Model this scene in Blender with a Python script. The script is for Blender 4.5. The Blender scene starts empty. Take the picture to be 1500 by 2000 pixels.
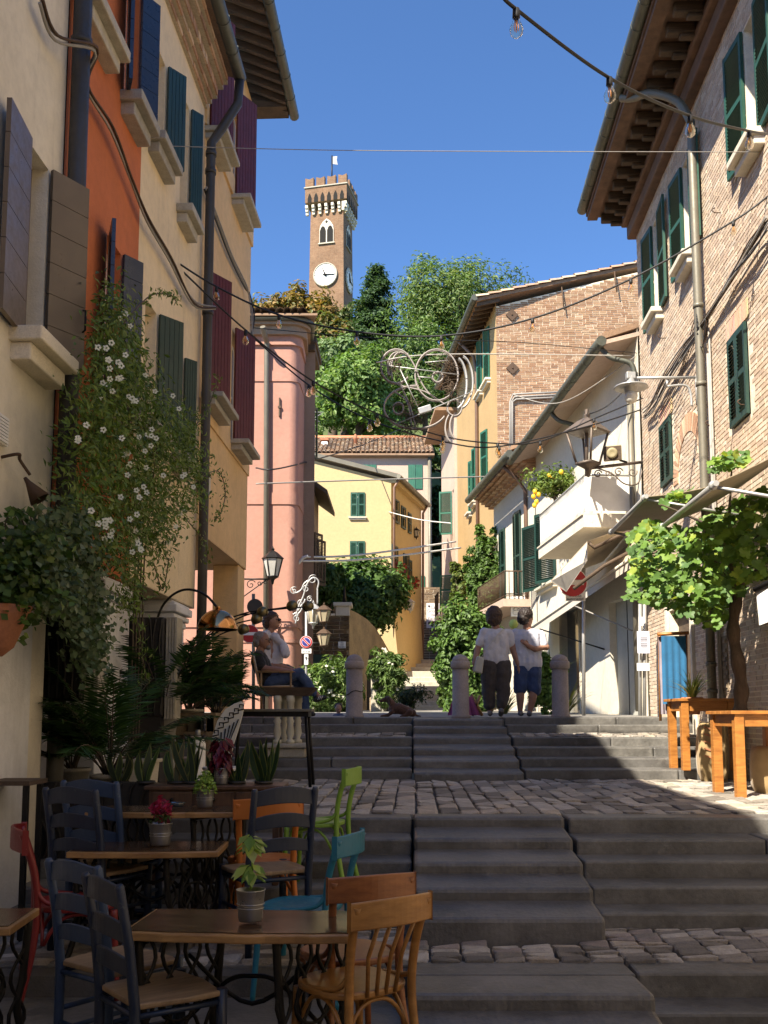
import bpy, bmesh, math, random
import numpy as np
from mathutils import Vector, Matrix
SC = bpy.context.scene
COL = SC.collection
R = math.radians
# ---------------------------------------------------------------- camera
FPX, PITCH, YH = 1900.0, R(6.2), 1400.0          # focal length in photo pixels, tilt, horizon row
YC = YH - FPX * math.tan(PITCH)
cam = bpy.data.cameras.new('camera'); camo = bpy.data.objects.new('camera', cam); COL.objects.link(camo)
cam.sensor_fit = 'VERTICAL'; cam.sensor_height = 36.0; cam.lens = FPX / 2000 * 36.0
cam.shift_y = (YC - 1000) / 2000
cam.clip_start = 0.1; cam.clip_end = 2000
camo.location = (0, 0, 0); camo.rotation_euler = (math.pi / 2 + PITCH, 0, 0)
SC.camera = camo
# ---------------------------------------------------------------- sky and sun
SUN = Vector((0.60, 0.73, -1.0)).normalized()
w = bpy.data.worlds.new('World'); SC.world = w; w.use_nodes = True
wn = w.node_tree.nodes; wl = w.node_tree.links
bg = wn['Background']; sky = wn.new('ShaderNodeTexSky'); sky.sky_type = 'NISHITA'; sky.sun_disc = False
sky.sun_elevation = math.asin(-SUN.z); sky.sun_rotation = math.atan2(-SUN.x, -SUN.y)
sky.altitude = 1500; sky.air_density = 1.0; sky.dust_density = 0.1; sky.ozone_density = 4.0
tn = wn.new('ShaderNodeMix'); tn.data_type = 'RGBA'; tn.blend_type = 'MULTIPLY'; tn.inputs[0].default_value = 1.0; tn.inputs[7].default_value = (0.60, 0.83, 1.06, 1)   # clear deep blue air
wl.new(sky.outputs[0], tn.inputs[6]); wl.new(tn.outputs[2], bg.inputs[0]); bg.inputs[1].default_value = 0.09
sl = bpy.data.lights.new('sun', 'SUN'); sl.energy = 4.5; sl.angle = R(0.53); sl.color = (1.0, 0.94, 0.83)
so = bpy.data.objects.new('sun', sl); COL.objects.link(so); so.rotation_euler = SUN.to_track_quat('-Z', 'Y').to_euler()
SC.view_settings.view_transform = 'Standard'; SC.view_settings.look = 'None'
SC.view_settings.gamma = 1.0; SC.view_settings.exposure = 1.50
SC.view_settings.use_curve_mapping = False
SC.view_settings.use_white_balance = True; SC.view_settings.white_balance_temperature = 7000
# ---------------------------------------------------------------- pixel -> world
CP, SP = math.cos(PITCH), math.sin(PITCH)
def ray(px, py):
    u = (px - 750) / FPX; v = (YC - py) / FPX
    return Vector((u, CP - v * SP, SP + v * CP))
def P(px, py, Y):
    r = ray(px, py); return r * (Y / r.y)
def PZ(px, py, z):
    r = ray(px, py); return r * (z / r.z)
def zy(py, Y): return P(750, py, Y).z
def px_m(Y): return FPX / Y
# ---------------------------------------------------------------- mesh builder
class MB:
    def __init__(s): s.v = []; s.f = []; s.sm = []; s.c = []; s.m = []; s.cc = (1, 1, 1); s.mi = 0
    def add(s, vs, fs, smooth=False):
        b = len(s.v); s.v.extend([tuple(p) for p in vs])
        for f in fs: s.f.append([i + b for i in f]); s.sm.append(smooth); s.c.append(s.cc); s.m.append(s.mi)
    def box(s, x0, x1, y0, y1, z0, z1, M=None):
        vs = [Vector((x, y, z)) for z in (z0, z1) for y in (y0, y1) for x in (x0, x1)]
        if M is not None: vs = [M @ p for p in vs]
        s.add(vs, [(0, 2, 3, 1), (4, 5, 7, 6), (0, 1, 5, 4), (1, 3, 7, 5), (3, 2, 6, 7), (2, 0, 4, 6)])
    def cbox(s, c, size, M=None):
        x, y, z = [d / 2 for d in size]
        T = Matrix.Translation(c) @ (M.to_4x4() if M is not None else Matrix.Identity(4))
        s.box(-x, x, -y, y, -z, z, T)
    def hexa(s, p):   # 8 points: bottom 4 (ccw), top 4
        s.add(p, [(0, 3, 2, 1), (4, 5, 6, 7), (0, 1, 5, 4), (1, 2, 6, 5), (2, 3, 7, 6), (3, 0, 4, 7)])
    def tube(s, pts, r, n=8, cap=True, smooth=True, up=None, flat=1.0):
        pts = [Vector(p) for p in pts]; k = len(pts)
        rs = r if isinstance(r, (list, tuple)) else [r] * k
        t0 = (pts[1] - pts[0]).normalized()
        a = Vector(up) if up else (Vector((0, 0, 1)) if abs(t0.z) < 0.9 else Vector((1, 0, 0)))
        nrm = (a - t0 * a.dot(t0)).normalized()
        vs = []
        for i in range(k):
            t = (pts[min(i + 1, k - 1)] - pts[max(i - 1, 0)])
            t = t.normalized() if t.length > 1e-9 else t0
            nrm = nrm - t * nrm.dot(t)
            nrm = nrm.normalized() if nrm.length > 1e-9 else t.orthogonal().normalized()
            b = t.cross(nrm)
            for j in range(n):
                an = 2 * math.pi * j / n
                vs.append(pts[i] + (nrm * math.cos(an) * flat + b * math.sin(an)) * rs[i])
        fs = [(i * n + j, i * n + (j + 1) % n, (i + 1) * n + (j + 1) % n, (i + 1) * n + j) for i in range(k - 1) for j in range(n)]
        s.add(vs, fs, smooth)
        if cap:
            b = len(s.v) - len(vs)
            s.f.append([b + j for j in range(n)][::-1]); s.f.append([b + (k - 1) * n + j for j in range(n)])
            s.sm += [False, False]; s.c += [s.cc] * 2; s.m += [s.mi] * 2
    def lathe(s, prof, c=(0, 0, 0), n=16, M=None, smooth=True, cap=True):
        vs = []
        for r, z in prof:
            for j in range(n):
                an = 2 * math.pi * j / n; p = Vector((r * math.cos(an), r * math.sin(an), z))
                vs.append((M @ p if M is not None else p) + Vector(c))
        k = len(prof)
        fs = [(i * n + j, i * n + (j + 1) % n, (i + 1) * n + (j + 1) % n, (i + 1) * n + j) for i in range(k - 1) for j in range(n)]
        s.add(vs, fs, smooth)
        if cap:
            b = len(s.v) - len(vs)
            s.f.append([b + j for j in range(n)][::-1]); s.f.append([b + (k - 1) * n + j for j in range(n)])
            s.sm += [False, False]; s.c += [s.cc] * 2; s.m += [s.mi] * 2
    def ball(s, c, r, n=12, k=8, sc=(1, 1, 1), M=None):
        vs = []; c = Vector(c)
        for i in range(k + 1):
            th = math.pi * i / k
            for j in range(n):
                an = 2 * math.pi * j / n
                p = Vector((math.sin(th) * math.cos(an) * sc[0], math.sin(th) * math.sin(an) * sc[1], math.cos(th) * sc[2])) * r
                vs.append((M @ p if M is not None else p) + c)
        s.add(vs, [(i * n + j, (i + 1) * n + j, (i + 1) * n + (j + 1) % n, i * n + (j + 1) % n) for i in range(k) for j in range(n)], True)
    def poly(s, pts, off):   # extrude a planar polygon by vector off
        n = len(pts); off = Vector(off); pts = [Vector(p) for p in pts]
        s.add(pts + [p + off for p in pts], [list(range(n))[::-1], [n + i for i in range(n)]] + [(i, (i + 1) % n, n + (i + 1) % n, n + i) for i in range(n)])
    def quad(s, a, b, c, d): s.add([a, b, c, d], [(0, 1, 2, 3)])
    def mesh(s, name, mats, Minv=None):
        me = bpy.data.meshes.new(name)
        vs = s.v if Minv is None else [tuple(Minv @ Vector(p)) for p in s.v]
        me.from_pydata(vs, [], s.f); me.update()
        me.polygons.foreach_set('use_smooth', s.sm)
        me.polygons.foreach_set('material_index', s.m)
        at = me.attributes.new('Col', 'FLOAT_COLOR', 'FACE')
        at.data.foreach_set('color', np.array([(c[0], c[1], c[2], 1) for c in s.c], dtype=np.float32).ravel() if s.c else np.zeros(0, np.float32))
        for m in (mats if isinstance(mats, (list, tuple)) else [mats]): me.materials.append(m)
        me.validate(); return me
    def bbox(s):
        a = np.array(s.v); return a.min(0), a.max(0)
MATR = {}
def tag(o, label=None, cat=None, group=None, kind=None):
    if label: o['label'] = label
    if cat: o['category'] = cat
    if group: o['group'] = group
    if kind: o['kind'] = kind
    return o
def thing(name, label, cat, loc=(0, 0, 0), rz=0, group=None, kind=None):
    o = bpy.data.objects.new(name, None); COL.objects.link(o)
    o.location = loc; o.rotation_euler = (0, 0, rz); o.empty_display_size = 0.1
    MATR[o.name] = Matrix.Translation(loc) @ Matrix.Rotation(rz, 4, 'Z')
    return tag(o, label, cat, group, kind)
def part(mb, name, mats, parent=None, local=False, label=None, kind=None, bevel=0):
    """one mesh object under parent; vertices of mb are world coords unless local"""
    Mi = None
    if parent is not None and not local:
        M = MATR.get(parent.name)
        if M is not None: Mi = M.inverted()
    me = mb if isinstance(mb, bpy.types.Mesh) else mb.mesh(name, mats, Mi)
    o = bpy.data.objects.new(name, me); COL.objects.link(o); o.parent = parent
    if parent is not None:
        MATR[o.name] = MATR.get(parent.name, Matrix.Identity(4))
    if bevel:
        b = o.modifiers.new('b', 'BEVEL'); b.width = bevel; b.segments = 2; b.limit_method = 'ANGLE'; b.angle_limit = R(40)
    return tag(o, label, None, None, kind)
def single(mb, name, mats, label=None, cat=None, group=None, kind=None, bevel=0):
    lo, hi = mb.bbox(); c = Vector(((lo[0] + hi[0]) / 2, (lo[1] + hi[1]) / 2, lo[2]))
    o = part(mb.mesh(name, mats, Matrix.Translation(-c)), name, mats, bevel=bevel)
    o.location = c; MATR[o.name] = Matrix.Translation(c)
    return tag(o, label, cat, group, kind)
def copy_tree(o, parent=None, loc=None, rz=None, label=None, scale=None):
    c = o.copy(); COL.objects.link(c); c.parent = parent
    if loc is not None: c.location = loc
    if rz is not None: c.rotation_euler = (0, 0, rz)
    if scale is not None: c.scale = scale
    if label: c['label'] = label
    for ch in o.children: copy_tree(ch, c)
    return c
def lerp(a, b, t): return a + (b - a) * t
def arc(c, r, a0, a1, n, ux, uy):
    c = Vector(c); ux = Vector(ux); uy = Vector(uy)
    return [c + ux * r * math.cos(lerp(a0, a1, i / n)) + uy * r * math.sin(lerp(a0, a1, i / n)) for i in range(n + 1)]
def bez(p, n=12):   # Catmull-Rom through points
    p = [Vector(q) for q in p]; out = []
    for i in range(len(p) - 1):
        a = p[max(i - 1, 0)]; b = p[i]; c = p[i + 1]; d = p[min(i + 2, len(p) - 1)]
        for k in range(n):
            t = k / n
            out.append(0.5 * ((2 * b) + (c - a) * t + (2 * a - 5 * b + 4 * c - d) * t * t + (3 * b - a - 3 * c + d) * t ** 3))
    return out + [p[-1]]
def spiral(c, r0, r1, a0, turns, n, ux, uy):
    ux = Vector(ux); uy = Vector(uy); c = Vector(c); o = []
    for i in range(n + 1):
        t = i / n; a = a0 + turns * 2 * math.pi * t; r = lerp(r0, r1, t); o.append(c + ux * r * math.cos(a) + uy * r * math.sin(a))
    return o
# ---------------------------------------------------------------- materials
def newmat(name):
    m = bpy.data.materials.new(name); m.use_nodes = True
    n = m.node_tree.nodes; l = m.node_tree.links
    return m, n, l, n['Principled BSDF']
def rgba(c): return (c[0], c[1], c[2], 1)
def S(h):   # sRGB hex -> linear
    h = h.lstrip('#'); o = []
    for i in (0, 2, 4):
        x = int(h[i:i + 2], 16) / 255; o.append(x / 12.92 if x <= 0.04045 else ((x + 0.055) / 1.055) ** 2.4)
    return tuple(o)
def noise(n, l, scale, detail=5, rough=0.6, vec=None, stretch=None):
    t = n.new('ShaderNodeTexNoise'); t.inputs['Scale'].default_value = scale
    t.inputs['Detail'].default_value = detail; t.inputs['Roughness'].default_value = rough
    tc = n.new('ShaderNodeNewGeometry') if vec == 'world' else n.new('ShaderNodeTexCoord')
    src = tc.outputs['Position'] if vec == 'world' else tc.outputs['Object']
    if stretch:
        mp = n.new('ShaderNodeMapping'); mp.inputs['Scale'].default_value = stretch; l.new(src, mp.inputs[0]); src = mp.outputs[0]
    l.new(src, t.inputs['Vector']); return t
def ramp(n, l, src, stops):
    r = n.new('ShaderNodeValToRGB'); e = r.color_ramp.elements
    while len(e) < len(stops): e.new(0.5)
    for i, (p, c) in enumerate(stops): e[i].position = p; e[i].color = rgba(c)
    l.new(src, r.inputs[0]); return r
def mix(n, l, fac, a, b, mode='MIX'):
    x = n.new('ShaderNodeMix'); x.data_type = 'RGBA'; x.blend_type = mode
    if hasattr(fac, 'links'): l.new(fac, x.inputs[0])
    else: x.inputs[0].default_value = fac
    for s, i in ((a, 6), (b, 7)):
        if hasattr(s, 'links'): l.new(s, x.inputs[i])
        else: x.inputs[i].default_value = rgba(s)
    return x.outputs[2]
def bump(n, l, bs, h, dist=0.01, st=0.5):
    b = n.new('ShaderNodeBump'); b.inputs['Distance'].default_value = dist; b.inputs['Strength'].default_value = st
    l.new(h, b.inputs['Height']); l.new(b.outputs[0], bs.inputs['Normal']); return b
def attr(n, name='Col'):
    a = n.new('ShaderNodeAttribute'); a.attribute_name = name; return a.outputs['Color']
def M_plaster(name, col, var=0.12, stain=0.35, dirt=(0.20, 0.17, 0.13), rough=0.9):
    m, n, l, b = newmat(name)
    big = noise(n, l, 0.7, 6, 0.62, 'world'); fine = noise(n, l, 9, 5, 0.7, 'world')
    streak = noise(n, l, 1.6, 5, 0.6, 'world', (2.2, 2.2, 0.22))
    c0 = tuple(x * (1 - var) for x in col); c1 = tuple(min(1, x * (1 + var)) for x in col)
    r1 = ramp(n, l, big.outputs[0], [(0.3, c0), (0.7, c1)])
    r2 = ramp(n, l, streak.outputs[0], [(0.52, (0, 0, 0)), (0.78, (stain,) * 3)])
    c = mix(n, l, r2.outputs[0], r1.outputs[0], dirt)
    r3 = ramp(n, l, fine.outputs[0], [(0.25, (0.86,) * 3), (0.6, (1, 1, 1))])
    c = mix(n, l, 1.0, c, r3.outputs[0], 'MULTIPLY')
    l.new(c, b.inputs['Base Color']); b.inputs['Roughness'].default_value = rough
    f2 = noise(n, l, 45, 4, 0.7, 'world')
    ad = n.new('ShaderNodeMath'); ad.operation = 'ADD'; l.new(fine.outputs[0], ad.inputs[0]); l.new(f2.outputs[0], ad.inputs[1])
    bump(n, l, b, ad.outputs[0], 0.012, 0.5); return m
def M_stone(name, col, var=0.25, scale=6, rough=0.85, bd=0.01, use_col=False, groove=0, stain=0):
    m, n, l, b = newmat(name)
    a = noise(n, l, scale, 7, 0.65, 'world'); f = noise(n, l, scale * 9, 5, 0.7, 'world')
    r = ramp(n, l, a.outputs[0], [(0.28, tuple(x * (1 - var) for x in col)), (0.5, col), (0.75, tuple(min(1, x * (1 + var)) for x in col))])
    r3 = ramp(n, l, f.outputs[0], [(0.2, (0.72,) * 3), (0.65, (1.08,) * 3)])
    c = mix(n, l, 1.0, r.outputs[0], r3.outputs[0], 'MULTIPLY')
    if use_col: c = mix(n, l, 1.0, c, attr(n), 'MULTIPLY')
    oi = n.new('ShaderNodeObjectInfo'); rr = ramp(n, l, oi.outputs['Random'], [(0, (0.82, 0.82, 0.84)), (1, (1.12, 1.1, 1.06))])
    c = mix(n, l, 1.0, c, rr.outputs[0], 'MULTIPLY')
    if stain:
        st = noise(n, l, 1.1, 7, 0.75, 'world'); sr = ramp(n, l, st.outputs[0], [(0.44, (1, 1, 1)), (0.60, (1 - stain,) * 3), (0.66, (1 + stain * .5,) * 3)]); c = mix(n, l, 1.0, c, sr.outputs[0], 'MULTIPLY')
    l.new(c, b.inputs['Base Color'])
    rr2 = ramp(n, l, a.outputs[0], [(0.3, (rough - 0.18,) * 3), (0.7, (min(1, rough + 0.08),) * 3)])
    l.new(rr2.outputs[0], b.inputs['Roughness'])
    ad = n.new('ShaderNodeMath'); ad.operation = 'MULTIPLY_ADD'; ad.inputs[1].default_value = 0.45
    l.new(f.outputs[0], ad.inputs[0]); l.new(a.outputs[0], ad.inputs[2])
    h = ad.outputs[0]
    if groove:
        wv = n.new('ShaderNodeTexWave'); wv.inputs['Scale'].default_value = groove; wv.inputs['Distortion'].default_value = 3.0; wv.inputs['Detail'].default_value = 3; ge = n.new('ShaderNodeNewGeometry'); l.new(ge.outputs['Position'], wv.inputs['Vector'])
        a2 = n.new('ShaderNodeMath'); a2.operation = 'MULTIPLY_ADD'; a2.inputs[1].default_value = 0.05; l.new(wv.outputs[0], a2.inputs[0]); l.new(h, a2.inputs[2]); h = a2.outputs[0]
    bump(n, l, b, h, bd, 0.8); return m
def M_col(name, rough=0.9, scale=30, amt=0.25, bd=0.004):
    """base colour from the Col attribute with grain"""
    m, n, l, b = newmat(name)
    f = noise(n, l, scale, 5, 0.7, 'world'); r = ramp(n, l, f.outputs[0], [(0.25, (1 - amt,) * 3), (0.7, (1 + amt * 0.5,) * 3)])
    l.new(mix(n, l, 1.0, attr(n), r.outputs[0], 'MULTIPLY'), b.inputs['Base Color']); b.inputs['Roughness'].default_value = rough
    bump(n, l, b, f.outputs[0], bd, 0.7); return m
def M_paint(name, col, rough=0.45, wear=0.0, wearcol=(0.3, 0.25, 0.2), metal=0.0, scale=14, var=0.12):
    m, n, l, b = newmat(name)
    a = noise(n, l, 3, 4, 0.6); f = noise(n, l, scale, 6, 0.72)
    r = ramp(n, l, a.outputs[0], [(0.3, tuple(x * (1 - var) for x in col)), (0.7, tuple(min(1, x * (1 + var)) for x in col))])
    c = r.outputs[0]
    if wear > 0:
        wr = ramp(n, l, f.outputs[0], [(0.72 - wear * 0.3, (0, 0, 0)), (0.76 - wear * 0.3, (1, 1, 1))]); c = mix(n, l, wr.outputs[0], c, wearcol)
    l.new(c, b.inputs['Base Color']); b.inputs['Metallic'].default_value = metal
    rr = ramp(n, l, f.outputs[0], [(0.3, (max(0.05, rough - 0.1),) * 3), (0.7, (min(1, rough + 0.15),) * 3)]); l.new(rr.outputs[0], b.inputs['Roughness'])
    bump(n, l, b, f.outputs[0], 0.002, 0.35); return m
def M_wood(name, c0, c1, rough=0.55, grain=(3, 3, 40), scale=1.5):
    m, n, l, b = newmat(name)
    t = noise(n, l, scale, 6, 0.7, None, grain); a = noise(n, l, 4, 4, 0.6)
    r = ramp(n, l, t.outputs[0], [(0.3, c0), (0.7, c1)])
    r2 = ramp(n, l, a.outputs[0], [(0.3, (0.75,) * 3), (0.7, (1.1,) * 3)])
    l.new(mix(n, l, 1.0, r.outputs[0], r2.outputs[0], 'MULTIPLY'), b.inputs['Base Color']); b.inputs['Roughness'].default_value = rough
    bump(n, l, b, t.outputs[0], 0.003, 0.5); return m
def M_leaf(name, rough=0.5, trans=0.35, bright=1.0):
    m, n, l, b = newmat(name)
    c = attr(n)
    if bright != 1.0: c = mix(n, l, 1.0, c, (bright,) * 3, 'MULTIPLY')
    l.new(c, b.inputs['Base Color']); b.inputs['Roughness'].default_value = rough; b.inputs['Specular IOR Level'].default_value = 0.35
    t = n.new('ShaderNodeBsdfTranslucent'); c2 = mix(n, l, 1.0, c, (1.15, 1.25, 0.55), 'MULTIPLY'); l.new(c2, t.inputs[0])
    mx = n.new('ShaderNodeMixShader'); mx.inputs[0].default_value = trans
    l.new(b.outputs[0], mx.inputs[1]); l.new(t.outputs[0], mx.inputs[2]); l.new(mx.outputs[0], n['Material Output'].inputs[0]); return m
def M_glass(name, col=(0.05, 0.06, 0.07), rough=0.08):
    m, n, l, b = newmat(name); b.inputs['Base Color'].default_value = rgba(col); b.inputs['Roughness'].default_value = rough
    b.inputs['Specular IOR Level'].default_value = 0.8
    f = noise(n, l, 1.5, 2, 0.5, 'world'); bump(n, l, b, f.outputs[0], 0.02, 0.15); return m
def M_plain(name, col, rough=0.7, metal=0.0):
    m, n, l, b = newmat(name)
    f = noise(n, l, 12, 4, 0.65); r = ramp(n, l, f.outputs[0], [(0.3, tuple(x * 0.86 for x in col)), (0.7, tuple(min(1, x * 1.08) for x in col))])
    l.new(r.outputs[0], b.inputs['Base Color']); b.inputs['Roughness'].default_value = rough; b.inputs['Metallic'].default_value = metal; return m
def M_clear(name, tint=(1, 0.95, 0.85)):
    m, n, l, b = newmat(name); b.inputs['Base Color'].default_value = rgba(tint); b.inputs['Roughness'].default_value = 0.02
    b.inputs['Transmission Weight'].default_value = 1.0; b.inputs['IOR'].default_value = 1.12
    t = n.new('ShaderNodeBsdfTransparent'); t.inputs[0].default_value = rgba(tint)
    mx = n.new('ShaderNodeMixShader'); mx.inputs[0].default_value = 0.6
    l.new(b.outputs[0], mx.inputs[1]); l.new(t.outputs[0], mx.inputs[2]); l.new(mx.outputs[0], n['Material Output'].inputs[0]); return m
def M_fabric(name, col, rough=0.95, scale=5, var=0.15):
    m, n, l, b = newmat(name)
    a = noise(n, l, scale, 4, 0.6); f = noise(n, l, 120, 2, 0.5)
    r = ramp(n, l, a.outputs[0], [(0.3, tuple(x * (1 - var) for x in col)), (0.7, tuple(min(1, x * (1 + var)) for x in col))])
    l.new(r.outputs[0], b.inputs['Base Color']); b.inputs['Roughness'].default_value = rough; b.inputs['Sheen Weight'].default_value = 0.15
    ad = n.new('ShaderNodeMath'); ad.operation = 'MULTIPLY_ADD'; ad.inputs[1].default_value = 0.1
    l.new(f.outputs[0], ad.inputs[0]); l.new(a.outputs[0], ad.inputs[2]); bump(n, l, b, ad.outputs[0], 0.02, 0.5); return m
# ---------------------------------------------------------------- facades
class Fac:
    """vertical wall plane: origin (x,y), direction a along it (away), outward normal nn"""
    def __init__(s, ox, oy, ax, ay, side):
        L = math.hypot(ax, ay); s.o = Vector((ox, oy, 0)); s.a = Vector((ax / L, ay / L, 0))
        s.n = Vector((s.a.y, -s.a.x, 0)) * side; s.side = side      # side=+1: normal to the right of a
    def pt(s, t, z=0, d=0): return s.o + s.a * t + s.n * d + Vector((0, 0, z))
    def hit(s, px, py, d=0):
        r = ray(px, py); o = s.o + s.n * d; k = o.dot(s.n) / r.dot(s.n); p = r * k
        return ((p - s.o).dot(s.a), p.z)
    def S(s, px, py=1400, d=0): return s.hit(px, py, d)[0]
    def Z(s, px, py, d=0): return s.hit(px, py, d)[1]
    def at(s, Y): return (Y - s.o.y) / s.a.y
    def box(s, mb, s0, s1, z0, z1, d0, d1):
        q = [s.pt(s0, z0, d0), s.pt(s1, z0, d0), s.pt(s1, z0, d1), s.pt(s0, z0, d1)]
        if s.side > 0: pass
        q2 = [p + Vector((0, 0, z1 - z0)) for p in q]
        p = q + q2 if s.side < 0 else [q[0], q[3], q[2], q[1], q2[0], q2[3], q2[2], q2[1]]
        mb.hexa(p)
    def M(s, t, z, d=0):    # local frame matrix: x along a, y outward, z up
        return Matrix(((s.a.x, s.n.x, 0, 0), (s.a.y, s.n.y, 0, 0), (0, 0, 1, 0), (0, 0, 0, 1))).copy() if False else Matrix.Translation(s.pt(t, z, d)) @ Matrix(((s.a.x, s.n.x, 0, 0), (s.a.y, s.n.y, 0, 0), (0, 0, 1, 0), (0, 0, 0, 1)))
    def wall(s, mb, s0, s1, z0, z1, holes=(), th=0.22, d=0):
        ss = sorted({s0, s1} | {min(max(x, s0), s1) for h in holes for x in h[:2]}); zs = sorted({z0, z1} | {min(max(x, z0), z1) for h in holes for x in h[2:4]})
        for i in range(len(ss) - 1):
            for j in range(len(zs) - 1):
                cs, cz = (ss[i] + ss[i + 1]) / 2, (zs[j] + zs[j + 1]) / 2
                if any(h[0] < cs < h[1] and h[2] < cz < h[3] for h in holes): continue
                q = [s.pt(ss[i], zs[j], d), s.pt(ss[i + 1], zs[j], d), s.pt(ss[i + 1], zs[j + 1], d), s.pt(ss[i], zs[j + 1], d)]
                mb.quad(*(q if s.side > 0 else q[::-1]))
        for h in holes:
            a, b, c, e = max(h[0], s0), min(h[1], s1), max(h[2], z0), min(h[3], z1)
            for (u0, v0, u1, v1) in ((a, c, b, c), (b, c, b, e), (b, e, a, e), (a, e, a, c)):
                q = [s.pt(u0, v0, d), s.pt(u1, v1, d), s.pt(u1, v1, d - th), s.pt(u0, v0, d - th)]; mb.quad(*(q[::-1] if s.side > 0 else q))
# ================================================================ material set
rnd = random.Random(7)
m_step = M_stone('dark_step_stone', (0.145, 0.140, 0.132), 0.42, 2.6, 0.52, 0.014, False, 0, 0.30)
m_stepc = M_stone('grooved_step_stone', (0.145, 0.140, 0.135), 0.42, 2.6, 0.50, 0.014, False, 9.0, 0.30)
m_cobble = M_stone('pale_cobble', (0.33, 0.31, 0.285), 0.35, 9, 0.8, 0.03, True)
m_joint = M_stone('cobble_joint', (0.085, 0.08, 0.074), 0.3, 12, 0.95, 0.01)
m_pave = M_stone('plaza_paving', (0.24, 0.23, 0.21), 0.25, 2.5, 0.85, 0.01)
m_earth = M_stone('earth', (0.14, 0.12, 0.08), 0.35, 0.6, 0.95, 0.05)
m_white = M_plaster('white_plaster', (0.75, 0.685, 0.55), 0.10, 0.35)
m_orange = M_plaster('orange_plaster', (0.56, 0.16, 0.055), 0.14, 0.25, (0.25, 0.1, 0.05))
m_cream = M_plaster('cream_plaster', (0.82, 0.66, 0.43), 0.09, 0.28)
m_peach = M_plaster('peach_plaster', (0.74, 0.50, 0.25), 0.10, 0.25, (0.35, 0.25, 0.15))
m_lime = M_plaster('limewash', (0.72, 0.72, 0.73), 0.10, 0.40, (0.25, 0.23, 0.2))
m_pink = M_plaster('pink_plaster', (0.42, 0.215, 0.16), 0.09, 0.22, (0.4, 0.24, 0.18))
m_yellow = M_plaster('yellow_plaster', (0.52, 0.395, 0.205), 0.06, 0.14, (0.5, 0.4, 0.2))
m_ochre = M_plaster('ochre_plaster', (0.43, 0.285, 0.13), 0.08, 0.15, (0.4, 0.27, 0.14))
m_blush = M_plaster('blush_plaster', (0.52, 0.38, 0.30), 0.06, 0.15, (0.4, 0.3, 0.25))
m_ivory = M_plaster('ivory_plaster', (0.66, 0.61, 0.51), 0.05, 0.08, (0.5, 0.42, 0.33))
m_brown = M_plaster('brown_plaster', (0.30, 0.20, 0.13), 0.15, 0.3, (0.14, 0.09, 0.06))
m_brick = M_col('brick', 0.92, 28, 0.3, 0.004)
m_mortar = M_stone('mortar', (0.72, 0.64, 0.51), 0.15, 10, 0.95, 0.01)
m_oldstone = M_stone('old_masonry', (0.30, 0.235, 0.16), 0.35, 3.5, 0.95, 0.05, True)
m_trim = M_stone('sill_stone', (0.42, 0.39, 0.32), 0.22, 9, 0.85, 0.008)
m_trimw = M_stone('sill_pale', (0.68, 0.62, 0.50), 0.1, 9, 0.8, 0.004)
m_tile = M_col('roof_tile', 0.9, 14, 0.35, 0.008)
m_timber = M_wood('old_timber', (0.05, 0.032, 0.020), (0.13, 0.085, 0.052), 0.8)
m_eavewood = M_wood('eave_wood', (0.10, 0.052, 0.03), (0.20, 0.11, 0.065), 0.7)
m_gutter = M_paint('gutter_zinc', (0.10, 0.105, 0.085), 0.5, 0.15, (0.2, 0.19, 0.15), 0.4)
m_pipe = M_paint('pipe_dark', (0.055, 0.052, 0.048), 0.5, 0.25, (0.12, 0.09, 0.06), 0.3)
m_piper = M_paint('pipe_grey', (0.17, 0.155, 0.12), 0.5, 0.2, (0.25, 0.2, 0.15), 0.3)
m_pipeb = M_paint('pipe_copper_brown', (0.20, 0.12, 0.085), 0.5, 0.2, (0.3, 0.2, 0.15), 0.2)
m_green = M_paint('green_shutter', (0.018, 0.075, 0.048), 0.5, 0.12, (0.06, 0.11, 0.08))
m_greend = M_paint('dark_green_shutter', (0.012, 0.042, 0.032), 0.45, 0.1, (0.04, 0.07, 0.05))
m_greenb = M_paint('bright_green_shutter', (0.02, 0.12, 0.075), 0.5, 0.1, (0.08, 0.16, 0.1))
m_teal = M_paint('teal_shutter', (0.012, 0.048, 0.052), 0.4, 0.1, (0.06, 0.1, 0.1))
m_blue = M_paint('blue_shutter', (0.016, 0.030, 0.065), 0.3, 0.12, (0.07, 0.09, 0.14))
m_brownsh = M_paint('brown_shutter', (0.13, 0.098, 0.07), 0.35, 0.08, (0.2, 0.16, 0.12))
m_red = M_paint('wine_shutter', (0.105, 0.016, 0.020), 0.5, 0.14, (0.16, 0.07, 0.07))
m_wframe = M_paint('white_frame', (0.72, 0.72, 0.72), 0.4)
m_glass = M_glass('window_glass')
m_glassb = M_glass('sky_glass', (0.10, 0.13, 0.17), 0.05)
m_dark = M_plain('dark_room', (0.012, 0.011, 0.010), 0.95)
m_iron = M_paint('black_iron', (0.016, 0.015, 0.014), 0.45, 0.2, (0.06, 0.04, 0.03), 0.6)
m_rust = M_paint('rusty_iron', (0.085, 0.05, 0.03), 0.7, 0.3, (0.16, 0.09, 0.05), 0.3)
m_grey = M_paint('grey_metal', (0.42, 0.42, 0.41), 0.4, 0.1, (0.3, 0.28, 0.26), 0.5)
m_zinc = M_paint('galvanised', (0.36, 0.36, 0.37), 0.32, 0.1, (0.35, 0.35, 0.35), 0.9)
m_silver = M_paint('silver_paint', (0.42, 0.42, 0.41), 0.4, 0.1, (0.4, 0.38, 0.35), 0.4)
m_whitep = M_paint('white_paint', (0.78, 0.77, 0.74), 0.45, 0.05, (0.6, 0.57, 0.5))
m_black = M_plain('black_rubber', (0.012, 0.012, 0.013), 0.6)
m_wire = M_plain('cable_black', (0.014, 0.014, 0.015), 0.55)
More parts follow.
